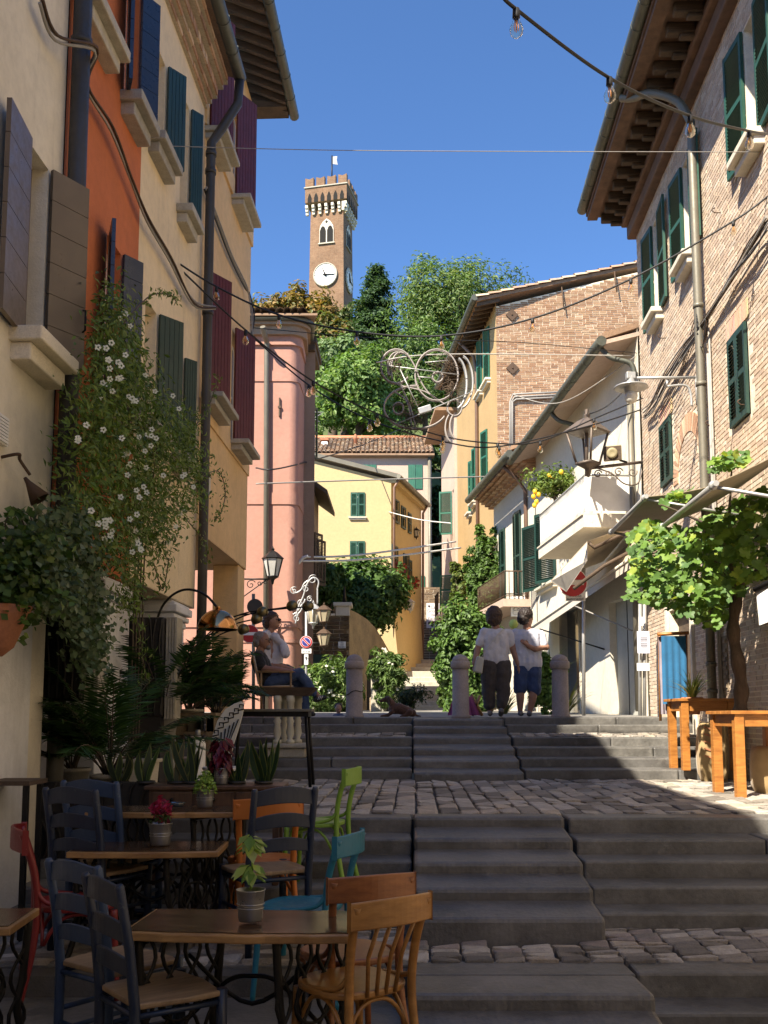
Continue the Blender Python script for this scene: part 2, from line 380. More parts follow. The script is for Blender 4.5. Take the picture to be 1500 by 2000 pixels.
m_wireg = M_plain('cable_grey', (0.30, 0.28, 0.25), 0.7)
m_wirew = M_plain('cable_pale', (0.62, 0.60, 0.55), 0.7)
m_leaf = M_leaf('leaf', 0.5, 0.32)
m_leafg = M_leaf('leaf_glossy', 0.32, 0.22)
m_bark = M_wood('bark', (0.055, 0.04, 0.028), (0.14, 0.105, 0.075), 0.95, (6, 6, 2.0), 3)
m_terra = M_stone('terracotta', (0.42, 0.17, 0.085), 0.25, 5, 0.85, 0.006)
# ================================================================ the ground, steps and landings
b = MB(); n = 40
b.box(-400, 400, -60, 600, -3.4, -3.0); g = single(b, 'ground', m_earth, kind='structure')
def stripL(Y): return 0.030 * Y
def stripR(Y): return 0.030 * Y + (1.245 if Y < 8.6 else 1.40)
def wallL(Y): return -2.95 + 0.0447 * Y
def wallR(Y): return 4.0 + 0.047 * Y
STEPS = thing('stone_steps', 'worn dark stone steps rising up the street', None, (0, 8, -1.6), 0, None, 'structure')
SLAB = []
def slab(x0a, x0b, x1a, x1b, y0, y1, zf, zb, h, bev=0.016, mat=None):
    """a slab with front y0 (x0a..x1a), back y1 (x0b..x1b), top zf at the front and zb at the back"""
    b = MB()
    b.hexa([(x0a, y0, zf - h), (x1a, y0, zf - h), (x1b, y1, zf - h), (x0b, y1, zf - h), (x0a, y0, zf), (x1a, y0, zf), (x1b, y1, zb), (x0b, y1, zb)])
    part(b, 'step_slab', mat or (m_stepc if bev > .02 else m_step), STEPS, bevel=bev)
def side_step(side, yf, yb, zt, h):
    if side < 0: a, e = wallL(yf) - 1.3, stripL(yf) - 0.012
    else: a, e = stripR(yf) + 0.03, wallR(yf) + 0.25
    x = a; first = True
    while x < e - 0.02:
        ln = rnd.uniform(1.35, 2.3); x1 = x + ln
        if e - x1 < 0.6: x1 = e
        j = rnd.uniform(-0.006, 0.006); jz = rnd.uniform(-0.004, 0.004)
        slab(x + 0.004, x + 0.004, x1 - 0.004, x1 - 0.004, yf + j, yb, zt + jz, zt + jz + 0.006, h, 0.018)
        x = x1
# upper flight
S2 = [(15.4, 16.3, -0.004), (14.95, 15.5, -0.122), (14.1, 14.5, -0.292), (13.6, 14.2, -0.425), (13.1, 13.7, -0.55), (12.6, 13.2, -0.676)]
for yf, yb, zt in S2:
    for sd in (-1, 1): side_step(sd, yf, yb, zt, 0.30)
C2y = [15.1, 14.56, 14.02, 13.48, 12.94, 12.4]
C2t = [1404.7, 1420, 1440, 1462, 1484.7, 1509]; C2b = [1417.5, 1432.7, 1453, 1475, 1500, 1522.5]
def centre(ys, tops, bots, ytop_back, ztop_back):
    zt = [zy(t, y) for t, y in zip(tops, ys)]; zb = [zy(t, y) for t, y in zip(bots, ys)]
    for i, y in enumerate(ys):
        yb = ytop_back if i == 0 else ys[i - 1]; zk = ztop_back if i == 0 else zb[i - 1]
        slab(stripL(y), stripL(yb), stripR(y) - 0.005, stripR(yb) - 0.005, y, yb + 0.06, zt[i], zk + (zk - zt[i]) * 0.06 / max(0.1, yb - y), 0.26, 0.028)
centre(C2y, C2t, C2b, 16.2, -0.012)
# lower flight
S1 = [(8.17, 8.75, -0.828), (7.79, 8.3, -0.957), (7.48, 7.95, -1.081), (7.15, 7.6, -1.21), (6.85, 7.3, -1.335)]
for yf, yb, zt in S1:
    for sd in (-1, 1): side_step(sd, yf, yb, zt, 0.30)
C1y = [8.13, 7.71, 7.26, 6.88, 6.47]
C1t = [1595, 1637.6, 1684.4, 1735.7, 1793.6]; C1b = [1615, 1659, 1706, 1759, 1817]
centre(C1y, C1t, C1b, 8.42, -0.822)
# lowest steps
side_step(1, 5.78, 6.05, -1.457, 0.4); side_step(1, 5.50, 5.85, -1.60, 0.4)
side_step(-1, 5.97, 6.2, -1.457, 0.4)
zA = zy(1942, 5.19); zB = zy(1975, 5.19)
slab(stripL(5.66) - 0.03, stripL(5.95) - 0.03, stripR(5.66), stripR(5.95), 5.665, 6.02, lerp(zA, -1.455, 0.63), -1.457, 0.3, 0.006)
slab(stripL(5.19) - 0.03, stripL(5.66) - 0.03, stripR(5.19), stripR(5.66), 5.19, 5.66, zA, lerp(zA, -1.455, 0.62), 0.3, 0.03)
slab(stripL(4.4) - 0.05, stripL(5.3) - 0.05, stripR(4.4), stripR(5.3), 4.45, 5.3, zB - 0.05, zB + 0.01, 0.3, 0.03)
# floor in front, left and right
b = MB(); b.hexa([(-5, -10, -2.4), (stripL(4) - 0.03, -10, -2.4), (stripL(5.97) - 0.03, 6.05, -2.4), (-5, 6.05, -2.4), (-5, -10, -1.90), (stripL(4) - 0.03, -10, -1.90), (stripL(5.97) - 0.03, 6.05, -1.60), (-5, 6.05, -1.60)])
part(b, 'terrace_floor', m_step, STEPS)
b = MB(); b.hexa([(0.0, -10, -2.5), (9, -10, -2.5), (9, 5.6, -2.5), (0.0, 5.6, -2.5), (0.0, -10, -1.80), (9, -10, -1.80), (9, 5.6, -1.735), (0.0, 5.6, -1.735)])
part(b, 'lower_floor', m_step, STEPS)
# landing beds (mortar between the cobbles)
def bed(name, y0, y1, z0, z1, xl, xr):
    b = MB(); b.hexa([(xl, y0, z0 - 0.5), (xr, y0, z0 - 0.5), (xr, y1, z1 - 0.5), (xl, y1, z1 - 0.5), (xl, y0, z0), (xr, y0, z0), (xr, y1, z1), (xl, y1, z1)])
    return part(b, name, m_joint, COB)
COB = thing('cobbled_landings', 'cobbled landings between the flights of steps', None, (0, 10, -1.0), 0, None, 'structure')
bed('cobble_bed', 8.3, 12.75, -0.852, -0.832, -4.2, 5.2)
bed('cobble_bed', 5.8, 7.2, -1.486, -1.478, -4.4, 4.8)
bed('cobble_bed', 14.3, 15.2, -0.318, -0.285, -3.8, 5.4)
# cobbles
def cobble_mesh(v, rg):
    bm = bmesh.new(); bmesh.ops.create_cube(bm, size=1.0)
    for q in bm.verts:
        q.co.x *= 1 + rg.uniform(-.10, .06); q.co.y *= 1 + rg.uniform(-.08, .06)
        q.co.x += rg.uniform(-.035, .035); q.co.y += rg.uniform(-.03, .03); q.co.z += rg.uniform(-.22, .12) if q.co.z > 0 else 0
    bmesh.ops.bevel(bm, geom=[e for e in bm.edges if max(e.verts[0].co.z, e.verts[1].co.z) > 0.2], offset=0.075, segments=1, affect='EDGES')
    me = bpy.data.meshes.new('cobble'); bm.to_mesh(me); bm.free()
    c = [(1.05, 1.02, 1.0), (0.72, 0.69, 0.66), (1.25, 1.14, 1.02), (0.88, 0.80, 0.80), (1.3, 1.28, 1.26), (0.5, 0.48, 0.46)][v % 6]
    at = me.attributes.new('Col', 'FLOAT_COLOR', 'FACE'); at.data.foreach_set('color', np.tile(np.array([*c, 1], np.float32), len(me.polygons)))
    me.materials.append(m_cobble)
    for p in me.polygons: p.use_smooth = False
    return me
CM = [cobble_mesh(i, rnd) for i in range(12)]
spots = []
def field(y0, y1, z0, z1, pitch, d0, d1, xa, xb, skip=None):
    x = xa; k = 0
    while x < xb:
        wd = pitch * rnd.uniform(0.9, 1.1); y = y0 - rnd.uniform(0, d0 * 0.6)
        while y < y1:
            dp = rnd.uniform(d0, d1); cy = y + dp / 2; xx = x + wd / 2 + 0.030 * (cy - y0)
            ya, yb = max(y, y0), min(y + dp, y1); cy = (ya + yb) / 2
            if yb - ya > 0.045 and not (skip and skip(xx, cy)):
                spots.append((xx, cy, lerp(z0, z1, (cy - y0) / (y1 - y0)), wd - 0.016, yb - ya - 0.012))
            y += dp
        x += wd
field(8.44, 12.6, -0.832, -0.812, 0.185, 0.26, 0.50, -2.9, 4.7, lambda x, y: y > 12.4 and stripL(y) < x < stripR(y))
field(5.97, 6.86, -1.457, -1.455, 0.19, 0.085, 0.125, -2.75, 4.4, lambda x, y: (y > 6.42 and stripL(y) - 0.1 < x < stripR(y) + 0.1))
spots.sort(key=lambda q: q[1])
vis = [q for q in spots if q[0] > -2.6]
def place_cobble(q, me):
    o = bpy.data.objects.new('cobble', me); COL.objects.link(o); o.parent = COB
    o.location = (q[0], q[1] - 8 - 2, q[2] + 0.985); o.scale = (q[3], q[4], 0.075); return o
far = []
for i, q in enumerate(spots):
    if i < 300: place_cobble(q, CM[rnd.randrange(12)])
    else: far.append(q)
fb = MB()
def add_cobbles(fb, lst):
    for q in lst:
        me = CM[rnd.randrange(12)]; c = rnd.choice([(1.05, 1.02, 1), (0.75, 0.72, 0.69), (1.25, 1.14, 1.02), (0.52, 0.5, 0.48), (1.3, 1.27, 1.25)])
        fb.cc = c; fb.add([(v.co.x * q[3] + q[0], v.co.y * q[4] + q[1], v.co.z * 0.075 + q[2] - 0.015) for v in me.vertices], [tuple(p.vertices) for p in me.polygons], False)
spots = []
field(14.33, 14.98, -0.298, -0.262, 0.19, 0.16, 0.26, -2.6, 4.6, lambda x, y: stripL(y) - .1 < x < stripR(y) + .1)
add_cobbles(fb, far + spots)
o = part(fb, 'far_cobbles', m_cobble, COB, kind='stuff')
# upper square, rising slightly towards the far stair
b = MB()
b.hexa([(-9, 16.0, -0.6), (10, 16.0, -0.6), (10, 33.5, -0.6), (-9, 33.5, -0.6), (-9, 16.0, -0.012), (10, 16.0, -0.012), (10, 33.5, 0.24), (-9, 33.5, 0.24)])
single(b, 'square_pavement', m_pave, kind='structure')
# far stair climbing the alley
FST = thing('far_stair', 'pale stone stair climbing the alley', None, (1.2, 33, 0.2), 0, None, 'structure')
b = None
tops = [(1385, 33.0), (1378, 33.9), (1369, 34.8), (1360, 35.7), (1351, 36.6), (1340, 37.6), (1331, 38.6), (1322, 39.6), (1311, 40.8), (1303, 42.0), (1296, 43.2), (1288, 44.6)]
for i, (py, yy) in enumerate(tops):
    b = MB(); z = zy(py, yy); xl = P(775 + i * 2.0, 1350, yy).x - 0.6 - (1.2 if i < 5 else 0); xr = P(895, 1350, yy).x + 0.6
    b.box(xl, xr, yy, yy + (tops[i + 1][1] - yy if i < len(tops) - 1 else 14) + 0.2, z - 0.6, z)
    part(b, 'stair_tread', m_trim, FST, bevel=0.03)
# the hill
b = MB(); nx, ny = 26, 30
for j in range(ny + 1):
    for i in range(nx + 1):
        x = -90 + 180 * i / nx; y = 56 + 110 * j / ny
        t = min(1, max(0, (y - 56) / 40)); z = 2.5 + 31 * (t * t * (3 - 2 * t)) * math.exp(-((x + 2) / 70) ** 2) + 1.2 * math.sin(x * .3) * math.cos(y * .21)
        b.v.append((x, y, z))
for j in range(ny):
    for i in range(nx):
        k = j * (nx + 1) + i; b.f.append((k, k + 1, k + nx + 2, k + nx + 1)); b.sm.append(True); b.c.append((1, 1, 1)); b.m.append(0)
m_hill = M_stone('hill_grass', (0.06, 0.085, 0.025), 0.4, 0.5, 0.95, 0.05)
single(b, 'hill', m_hill, kind='structure')
# ================================================================ facade pieces
def leafM(fac, s, z, d, direc, phi):
    ex = (fac.a * direc * math.cos(phi) + fac.n * math.sin(phi)); ez = Vector((0, 0, 1)); ey = ez.cross(ex)
    p = fac.pt(s, z, d)
    return Matrix(((ex.x, ey.x, 0, p.x), (ex.y, ey.y, 0, p.y), (0, 0, 1, p.z), (0, 0, 0, 1)))
def louver(mb, M, w, h, mids=(0.5,), st=0.055, th=0.04, pitch=0.048):
    mb.box(0, st, -th / 2, th / 2, 0, h, M); mb.box(w - st, w, -th / 2, th / 2, 0, h, M)
    edges = [0.0] + [m * h for m in mids] + [h]; rails = []
    for i, e in enumerate(edges):
        a, c = (e, e + 0.08) if i == 0 else ((e - 0.08, e) if i == len(edges) - 1 else (e - 0.035, e + 0.035))
        mb.box(st, w - st, -th / 2 + .002, th / 2 - .002, a, c, M); rails.append((a, c))
    for i in range(len(rails) - 1):
        z = rails[i][1] + pitch / 2
        while z < rails[i + 1][0]:
            T = M @ Matrix.Translation((w / 2, 0, z)) @ Matrix.Rotation(R(38), 4, 'X'); x = w / 2 - st
            mb.box(-x, x, -0.024, 0.024, -0.004, 0.004, T); z += pitch
def boards(mb, M, w, h, n=6, vert=True, th=0.035, gap=0.006):
    for i in range(n):
        if vert: mb.box(w * i / n + gap / 2, w * (i + 1) / n - gap / 2, -th / 2, th / 2, 0, h, M)
        else: mb.box(0, w, -th / 2, th / 2, h * i / n + gap / 2, h * (i + 1) / n - gap / 2, M)
    mb.box(0.01, w - 0.01, -th / 2 + 0.006, th / 2 - 0.006, 0.01, h - 0.01, M)
def window(fac, house, s0, s1, z0, z1, fm=None, gm=None, dep=0.14, mull=True, bars=1):
    b = MB(); b.mi = 0; t = 0.06; fac.box(b, s0, s0 + t, z0, z1, -dep - .05, -dep + .01); fac.box(b, s1 - t, s1, z0, z1, -dep - .05, -dep + .01)
    fac.box(b, s0 + t, s1 - t, z1 - t, z1, -dep - .05, -dep + .008); fac.box(b, s0 + t, s1 - t, z0, z0 + t, -dep - .05, -dep + .008)
    if mull:
        m = (s0 + s1) / 2; fac.box(b, m - .03, m + .03, z0 + t, z1 - t, -dep - .045, -dep + .014)
        for k in range(bars): zz = lerp(z0, z1, (k + 1) / (bars + 1)); fac.box(b, s0 + t, s1 - t, zz - .015, zz + .015, -dep - .04, -dep + .004)
    b.mi = 1; fac.box(b, s0 + .02, s1 - .02, z0 + .02, z1 - .02, -dep - .035, -dep - .025)
    return part(b, 'window', [fm or m_wframe, gm or m_glass], house)
def sill(fac, parent, s0, s1, z, d=0.20, h=0.16, mat=None, ext=0.12):
    b = MB(); fac.box(b, s0 - ext, s1 + ext, z - h * .45, z, -0.16, d); fac.box(b, s0 - ext + .04, s1 + ext - .04, z - h, z - h * .45 - .001, -0.02, d * .62)
    return part(b, 'sill', mat or m_trim, parent, bevel=0.012)
def shutter(fac, parent, s, z0, z1, w, direc, phi, mat, style='board', n=6, vert=True, d=0.03, mids=(0.5,)):
    b = MB(); M = leafM(fac, s, z0, d, direc, phi)
    if style == 'board': boards(b, M, w, z1 - z0, n, vert)
    else: louver(b, M, w, z1 - z0, mids)
    return part(b, 'shutter', [mat, mat], parent)
def gutter(fac, house, s0, s1, z, d, r=0.075, mat=None):
    b = MB(); n = max(2, int((s1 - s0) / 0.5)); pts = [fac.pt(lerp(s0, s1, i / n), z, d) for i in range(n + 1)]
    b.tube(pts, r, 12)
    for p in pts[1:-1]: b.tube([p - fac.a * .012, p + fac.a * .012], r + .006, 12)
    return part(b, 'gutter', mat or m_gutter, house)
def pipe_run(fac, house, pts, r, mat, name='downpipe', collars=()):
    b = MB(); q = [fac.pt(*p) for p in pts]; b.tube(q, r, 12)
    for (s, z, d) in collars: b.tube([fac.pt(s, z - .03, d), fac.pt(s, z + .03, d)], r + .012, 12)
    return part(b, name, mat, house)
def body(fac, house, s0, s1, z0, z1, d0, d1, mat, name='house_body'):
    b = MB(); fac.box(b, s0, s1, z0, z1, d1, d0); return part(b, name, mat, house)
def roof_slab(fac, house, s0, s1, z, d_eave, d_back, rise, mat, th=0.12, name='roof'):
    b = MB(); q = [fac.pt(s0, z, d_eave), fac.pt(s1, z, d_eave), fac.pt(s1, z + rise, d_back), fac.pt(s0, z + rise, d_back)]
    b.hexa(q + [p + Vector((0, 0, th)) for p in q]); return part(b, name, mat, house)
def rows_of_tiles(mb, p00, p10, p01, rows, cols, rg, r=None):
    """curved clay tiles over the parallelogram p00->p10 (along the eave), p00->p01 (up the slope)"""
    p00, p10, p01 = Vector(p00), Vector(p10), Vector(p01); u = (p10 - p00) / cols; v = (p01 - p00) / rows
    nn = u.cross(v).normalized(); nn = nn if nn.z > 0 else -nn; rr = r or u.length * 0.5
    for i in range(cols):
        for j in range(rows):
            c = rg.choice([(0.40, 0.24, 0.15), (0.46, 0.31, 0.20), (0.33, 0.21, 0.14), (0.52, 0.40, 0.28), (0.36, 0.27, 0.2), (0.28, 0.2, 0.15)]); k = rg.uniform(.85, 1.15); mb.cc = tuple(x * k for x in c)
            base = p00 + u * (i + .5 + rg.uniform(-.05, .05)) + v * j; vs = []
            for e, (off, sc) in enumerate(((0, 1.0), (1.12, 0.8))):
                for q in range(5):
                    a = math.pi * q / 4; vs.append(base + v * off + u.normalized() * (-math.cos(a)) * rr * sc + nn * (math.sin(a) * rr * sc * .9 + (0.03 if e == 0 else 0.0)))
            mb.add(vs, [(q, q + 1, q + 6, q + 5) for q in range(4)], True)
m_rooft = M_stone('roof_bed', (0.30, 0.19, 0.12), 0.3, 4, 0.95, 0.02)
# ================================================================ the left row
L = Fac(-2.95, 0, 0.0447, 1, 1)
sA, sB, sC, sD = L.S(126, 300), L.S(273, 400), L.S(394, 500), L.S(487, 700)
# ---------------- white house (nearest, runs on behind the viewer)
H = thing('white_house', 'cream white plastered house with open brown shutters at the left edge', 'house', L.pt(sA - 2, -1.7))
wS0, wS1, wz0, wz1 = L.S(42, 500), L.S(88, 500), L.Z(88, 700), L.Z(88, 322)
sE = L.S(99, 900)                                  # lower pier edge
b = MB(); L.wall(b, -9, sA - .02, -2.3, 8.15, [(wS0, wS1, wz0, wz1)]); L.box(b, sA - .03, sA - .02, -2.3, 8.15, -.3, 0); part(b, 'wall', m_white, H)
body(L, H, -9, sA - .03, -2.3, 8.1, -.24, -8, m_dark)
roof_slab(L, H, -9, sA - .02, 8.15, .5, -4.2, 1.6, m_rooft)
b = MB(); b.box(-4.4, 4.6, -10.2, -9.2, -2.3, 7.0); part(b, 'added_rear_wall', m_white, H)   # unseen wall added behind the viewer to keep sky light off the risers
wd = window(L, H, wS0, wS1, wz0, wz1, m_brownsh, m_glassb)
sill(L, wd, wS0, wS1, wz0, .24, .24, m_trimw, .16)
shutter(L, wd, wS1, wz0 - .02, wz1, .35, 1, R(31), m_brownsh, 'board', 6, False)
shutter(L, wd, wS0, wz0 - .02, wz1, .48, -1, R(6), m_brownsh, 'board', 6, False)
b = MB(); M = leafM(L, wS1, wz0, .03, 1, R(31)); b.tube([M @ Vector((.32, -.03, .28)), M @ Vector((.32, -.06, .29)), M @ Vector((.32, -.06, .45)), M @ Vector((.32, -.03, .46))], .009, 6); part(b, 'shutter_latch', m_iron, H)
b = MB(); zb = L.Z(60, 1185); L.box(b, 5.0, sE - .25, -2.2, zb, 0.003, .012); part(b, 'limewash_band', m_lime, H)
b = MB(); s_ = L.S(5, 850); L.box(b, s_ - .16, s_ + .02, L.Z(5, 872), L.Z(5, 815), .0, .03)
for k in range(8): zz = lerp(L.Z(5, 870), L.Z(5, 818), (k + .5) / 8); L.box(b, s_ - .14, s_, zz - .008, zz + .008, .03, .045)
part(b, 'vent_grille', m_whitep, H)
# cone wall lamp
T = thing('wall_lamp', 'dark metal cone wall lamp on a bent arm on the white house', 'wall lamp', L.pt(L.S(10, 900), L.Z(10, 960)))
ls = L.S(3, 890); lz = L.Z(3, 893); b = MB(); tip = P(66, 952, L.pt(ls, lz).y + .15)
a0 = L.pt(ls, lz, 0); path = bez([a0, a0 + L.n * .12 + Vector((0, 0, .02)), lerp(a0, tip, .55) + Vector((0, 0, .10)), tip + Vector((-.03, 0, .09))], 8); b.tube(path, .012, 8); part(b, 'arm', m_rust, T)
b = MB(); ax = Vector((.55, .1, -.8)).normalized(); q = ax.to_track_quat('Z', 'Y').to_matrix(); b.lathe([(.012, -.06), (.02, -.02), (.075, .13), (.07, .13), (.015, 0)], tip + Vector((-.03, 0, .02)), 18, q); part(b, 'cone_shade', m_rust, T)
# ---------------- orange house
H = thing('orange_house', 'burnt orange plastered house with blue shutters', 'house', L.pt((sA + sB) / 2, -1.2))
zo = 1.30; OH = 9.45
o1 = (L.S(246, 60), L.S(269, 120), L.Z(260, 225), L.Z(262, -40)); o2 = (L.S(205, 600), L.S(232, 620), L.Z(220, 790), L.Z(218, 470)); o3 = (L.S(158, 30), L.S(203, 60), L.Z(190, 62), L.Z(190, -300))
holes = [o1, o2, o3]
b = MB(); L.wall(b, sA, sA + 1.05, zo, 8.3, holes); L.wall(b, sA + 1.05, sB, zo, OH, holes); L.box(b, sA, sB, zo, zo + .01, -.3, 0); part(b, 'wall', m_orange, H)
body(L, H, sA, sA + 1.05, zo + .004, 8.25, -.24, -8, m_dark); body(L, H, sA + 1.05, sB, zo + .004, OH, -.24, -8, m_dark); body(L, H, sA, sB, -2.2, zo, -1.15, -8, m_lime, 'ground_floor_wall')
roof_slab(L, H, sA, sA + 1.04, 8.25, .5, -4.2, 1.0, m_rooft); roof_slab(L, H, sA + 1.05, sB, OH, .5, -4.2, 1.6, m_rooft)
for k, hh in enumerate(holes):
    wd = window(L, H, *hh, m_wframe, m_glassb)
    sill(L, wd, hh[0], hh[1], hh[2], .22, .24, m_trim, .12)
    if k < 2:
        shutter(L, wd, hh[1], hh[2] - .02, hh[3], .23, 1, R(33), m_blue, 'board', 7, False); shutter(L, wd, hh[0], hh[2] - .02, hh[3], .32, -1, R(24), m_blue, 'board', 7, False)
# near downpipe
pipe_run(L, H, [(sA, 9.0, .11), (sA, L.Z(118, 700), .11), (sA, L.Z(103, 1000), .11)], .075, m_pipe, 'downpipe', [(sA, L.Z(140, 95), .11), (sA, L.Z(125, 500), .11)])
# ---------------- cream house
H = thing('cream_house', 'cream plastered house with green shutters and a brick cornice', 'house', L.pt((sB + sC) / 2, -1.0))
zc = 1.36; cz = L.Z(391, 188); CH = cz + .42
c1 = (L.S(297, 200), L.S(320, 230), L.Z(310, 300), L.Z(308, 92)); c2 = (L.S(356, 330), L.S(365, 330), L.Z(366, 435), L.Z(366, 205))
c2 = (L.S(352, 330), L.S(366, 330), L.Z(366, 440), L.Z(366, 205)); c3 = (L.S(281, 700), L.S(303, 700), L.Z(300, 850), L.Z(290, 590)); c4 = (L.S(343, 760), L.S(354, 760), L.Z(350, 900), L.Z(350, 690))
holes = [c1, c2, c3, c4]
b = MB(); L.wall(b, sB + .001, sC, zc, CH, holes); L.box(b, sB + .001, sC, zc, zc + .01, -.3, 0); part(b, 'wall', m_cream, H)
body(L, H, sB, sC, zc + .004, CH, -.24, -8, m_dark); body(L, H, sB, sC, -2.2, zc, -1.15, -8, m_lime, 'ground_floor_wall')
roof_slab(L, H, sB, sC, CH, .42, -4.2, 1.6, m_rooft)
for k, hh in enumerate(holes):
    wd = window(L, H, *hh, m_wframe, m_glassb); sill(L, wd, hh[0], hh[1], hh[2], .20, .22, m_trim, .14)
    m_ = m_teal if k < 2 else m_greend
    shutter(L, wd, hh[1] + .02, hh[2], hh[3], (.25, .18, .32, .18)[k], 1, R(38), m_, 'board', 5, True)
# brick cornice of the cream house: courses of bricks stepping out
k = 0; COURSE = [(0.00, .06, .065), (.065, .12, .065), (.135, .19, .12), (.262, .27, .065), (.33, .33, .065)]
BR = [(0.44, 0.25, 0.15), (0.50, 0.32, 0.20), (0.40, 0.24, 0.15), (0.55, 0.40, 0.27), (0.35, 0.22, 0.15)]
for ci, (dz, dd, hh) in enumerate(COURSE):
    bw = .26 if ci != 2 else .125
    s_ = sB + .02
    far_ = MB(); far_.cc = (.45, .38, .28); L.box(far_, sB, sC - .01, cz + dz - .002, cz + dz + hh + .004, -.1, dd - .022); part(far_, 'cornice_course', m_brick, H)
    while s_ < sC - bw:
        b = MB(); c = rnd.choice(BR); q = rnd.uniform(.8, 1.15); b.cc = tuple(x * q for x in c)
        L.box(b, s_, s_ + bw - .014, cz + dz, cz + dz + hh - .008, -.05, dd + rnd.uniform(-.006, .006)); part(b, 'brick', m_brick, H); s_ += bw
gutter(L, H, sB, sC + .05, CH + .05, .46, .085)
pz = CH; pipe_run(L, H, [(sC + .02, CH, .46), (sC + .02, CH - .35, .44), (sC - .02, CH - .75, .22), (sC - .06, CH - .95, .11), (sC - .06, L.Z(372, 1000), .11), (sC - .06, -.6, .11)], .062, m_pipe, 'downpipe', [(sC - .06, CH - 1.1, .11), (sC - .06, CH - 1.35, .11), (sC - .06, L.Z(383, 600), .11), (sC - .06, L.Z(376, 920), .11)])
b = MB(); L.box(b, sC - .02, sC + .28, L.Z(392, 968), L.Z(392, 920), .02, .12); part(b, 'meter_box', m_grey, H, bevel=.03)
# ---------------- peach house
H = thing('peach_house', 'peach plastered corner house with wine red shutters', 'house', L.pt((sC + sD) / 2, -.6))
zp = 2.38; PH = L.Z(492, 198)
rp = []
for (pl, pr, py0, py1) in ((410, 433, 262, 10), (460, 479, 392, 176), (402, 430, 775, 528), (456, 476, 866, 640)):
    ym = (py0 + py1) / 2; rp.append((L.S(pl - 4, ym), L.S(pr - 4, ym), L.Z(pl - 4, py0 - 10), L.Z(pl - 4, py1)))
b = MB(); L.wall(b, sC + .002, sD, zp, PH, rp); L.box(b, sC + .002, sD, zp, zp + .01, -.3, 0)
L.box(b, sD - .004, sD, zp, PH, -8, 0); part(b, 'wall', m_peach, H)
body(L, H, sC, sD - .01, zp + .004, PH, -.24, -8, m_peach); body(L, H, sC, sD - .02, -2, zp, -1.15, -8, m_lime, 'ground_floor_wall')
b = MB(); bz = L.Z(486, 470); L.box(b, sC + .01, sD + .02, bz, bz + .30, 0.001, .035); L.box(b, sD - .0, sD + .02, bz, bz + .30, -8, .03)
z2 = L.Z(470, 890); L.box(b, sC + .01, sD + .02, z2 - .18, z2, .001, .025); part(b, 'string_course', m_peach, H)
for hh in rp:
    wd = window(L, H, *hh, m_wframe, m_glass); sill(L, wd, hh[0], hh[1], hh[2] - .05, .30, .16, m_trim, .10)
    w_ = .44; shutter(L, wd, hh[0], hh[2] - .08, hh[3] + .03, w_, 1, R(31), m_red, 'board', 7, True, .05)
# rafters and gutter of the peach house
EV = .60
roof_slab(L, H, sC - .05, sD + .35, PH + .12, EV + .03, -4.5, 2.0, m_rooft)
b = MB(); q = [L.pt(sC - .05, PH + .07, EV), L.pt(sD + .34, PH + .07, EV), L.pt(sD + .34, PH + .07 + .36, -.3), L.pt(sC - .05, PH + .07 + .36, -.3)]; b.hexa(q + [p + Vector((0, 0, .045)) for p in q]); part(b, 'soffit_boards', m_oldstone, H)
s_ = sC + .05
while s_ < sD + .3:
    b = MB(); q = [L.pt(s_, PH - .06, EV - .02), L.pt(s_ + .075, PH - .06, EV - .02), L.pt(s_ + .075, PH + .28, -.2), L.pt(s_, PH + .28, -.2)]; b.hexa(q + [p + Vector((0, 0, .12)) for p in q]); part(b, 'rafter', m_timber, H); s_ += .27
b = MB(); L.box(b, sD + .005, sD + .34, PH - .02, PH + .10, -3, EV - .03); part(b, 'verge_board', m_timber, H)
gutter(L, H, sC - .1, sD + .37, PH + .03, EV + .06, .085)
# piers and capitals of the ground floor arcade
def pier(s0, s1, z0, z1, parent, mat, cap=True):
    b = MB(); L.box(b, s0, s1, z0, z1, -.42, -.02)
    if cap:
        for k, (o, h) in enumerate(((.02, .07), (.05, .06), (.08, .09), (.05, .05))): zz = z1 - .30 + k * .075; L.box(b, s0 - o, s1 + o, zz, zz + h, -.42 - o, -.02 + o)
    part(b, 'arcade_pier', mat, parent, bevel=.012)
OR = bpy.data.objects['orange_house']; CR = bpy.data.objects['cream_house']
pier(L.S(196, 1250), L.S(240, 1250), -1.7, zo - .002, OR, m_lime); pier(L.S(337, 1250), L.S(362, 1250), -1.2, zc - .002, CR, m_lime)
pier(sD - .55, sD - .02, -.9, zp - .002, H, m_peach, False)
b = MB(); s_ = sC + .1; L.box(b, s_, s_ + .12, -.5, 1.9, -.5, -.42); m_sred = M_paint('sign_red', (0.50, 0.06, 0.03), 0.5); part(b, 'red_sign_board', m_sred, H)
b = MB()
for k in range(14): L.box(b, s_ + .02 + .01 * (k % 3), s_ + .10 - .012 * ((k * 2) % 3), .75 + k * .08, .75 + k * .08 + .035, -.421, -.414)
part(b, 'sign_strokes', m_whitep, H)
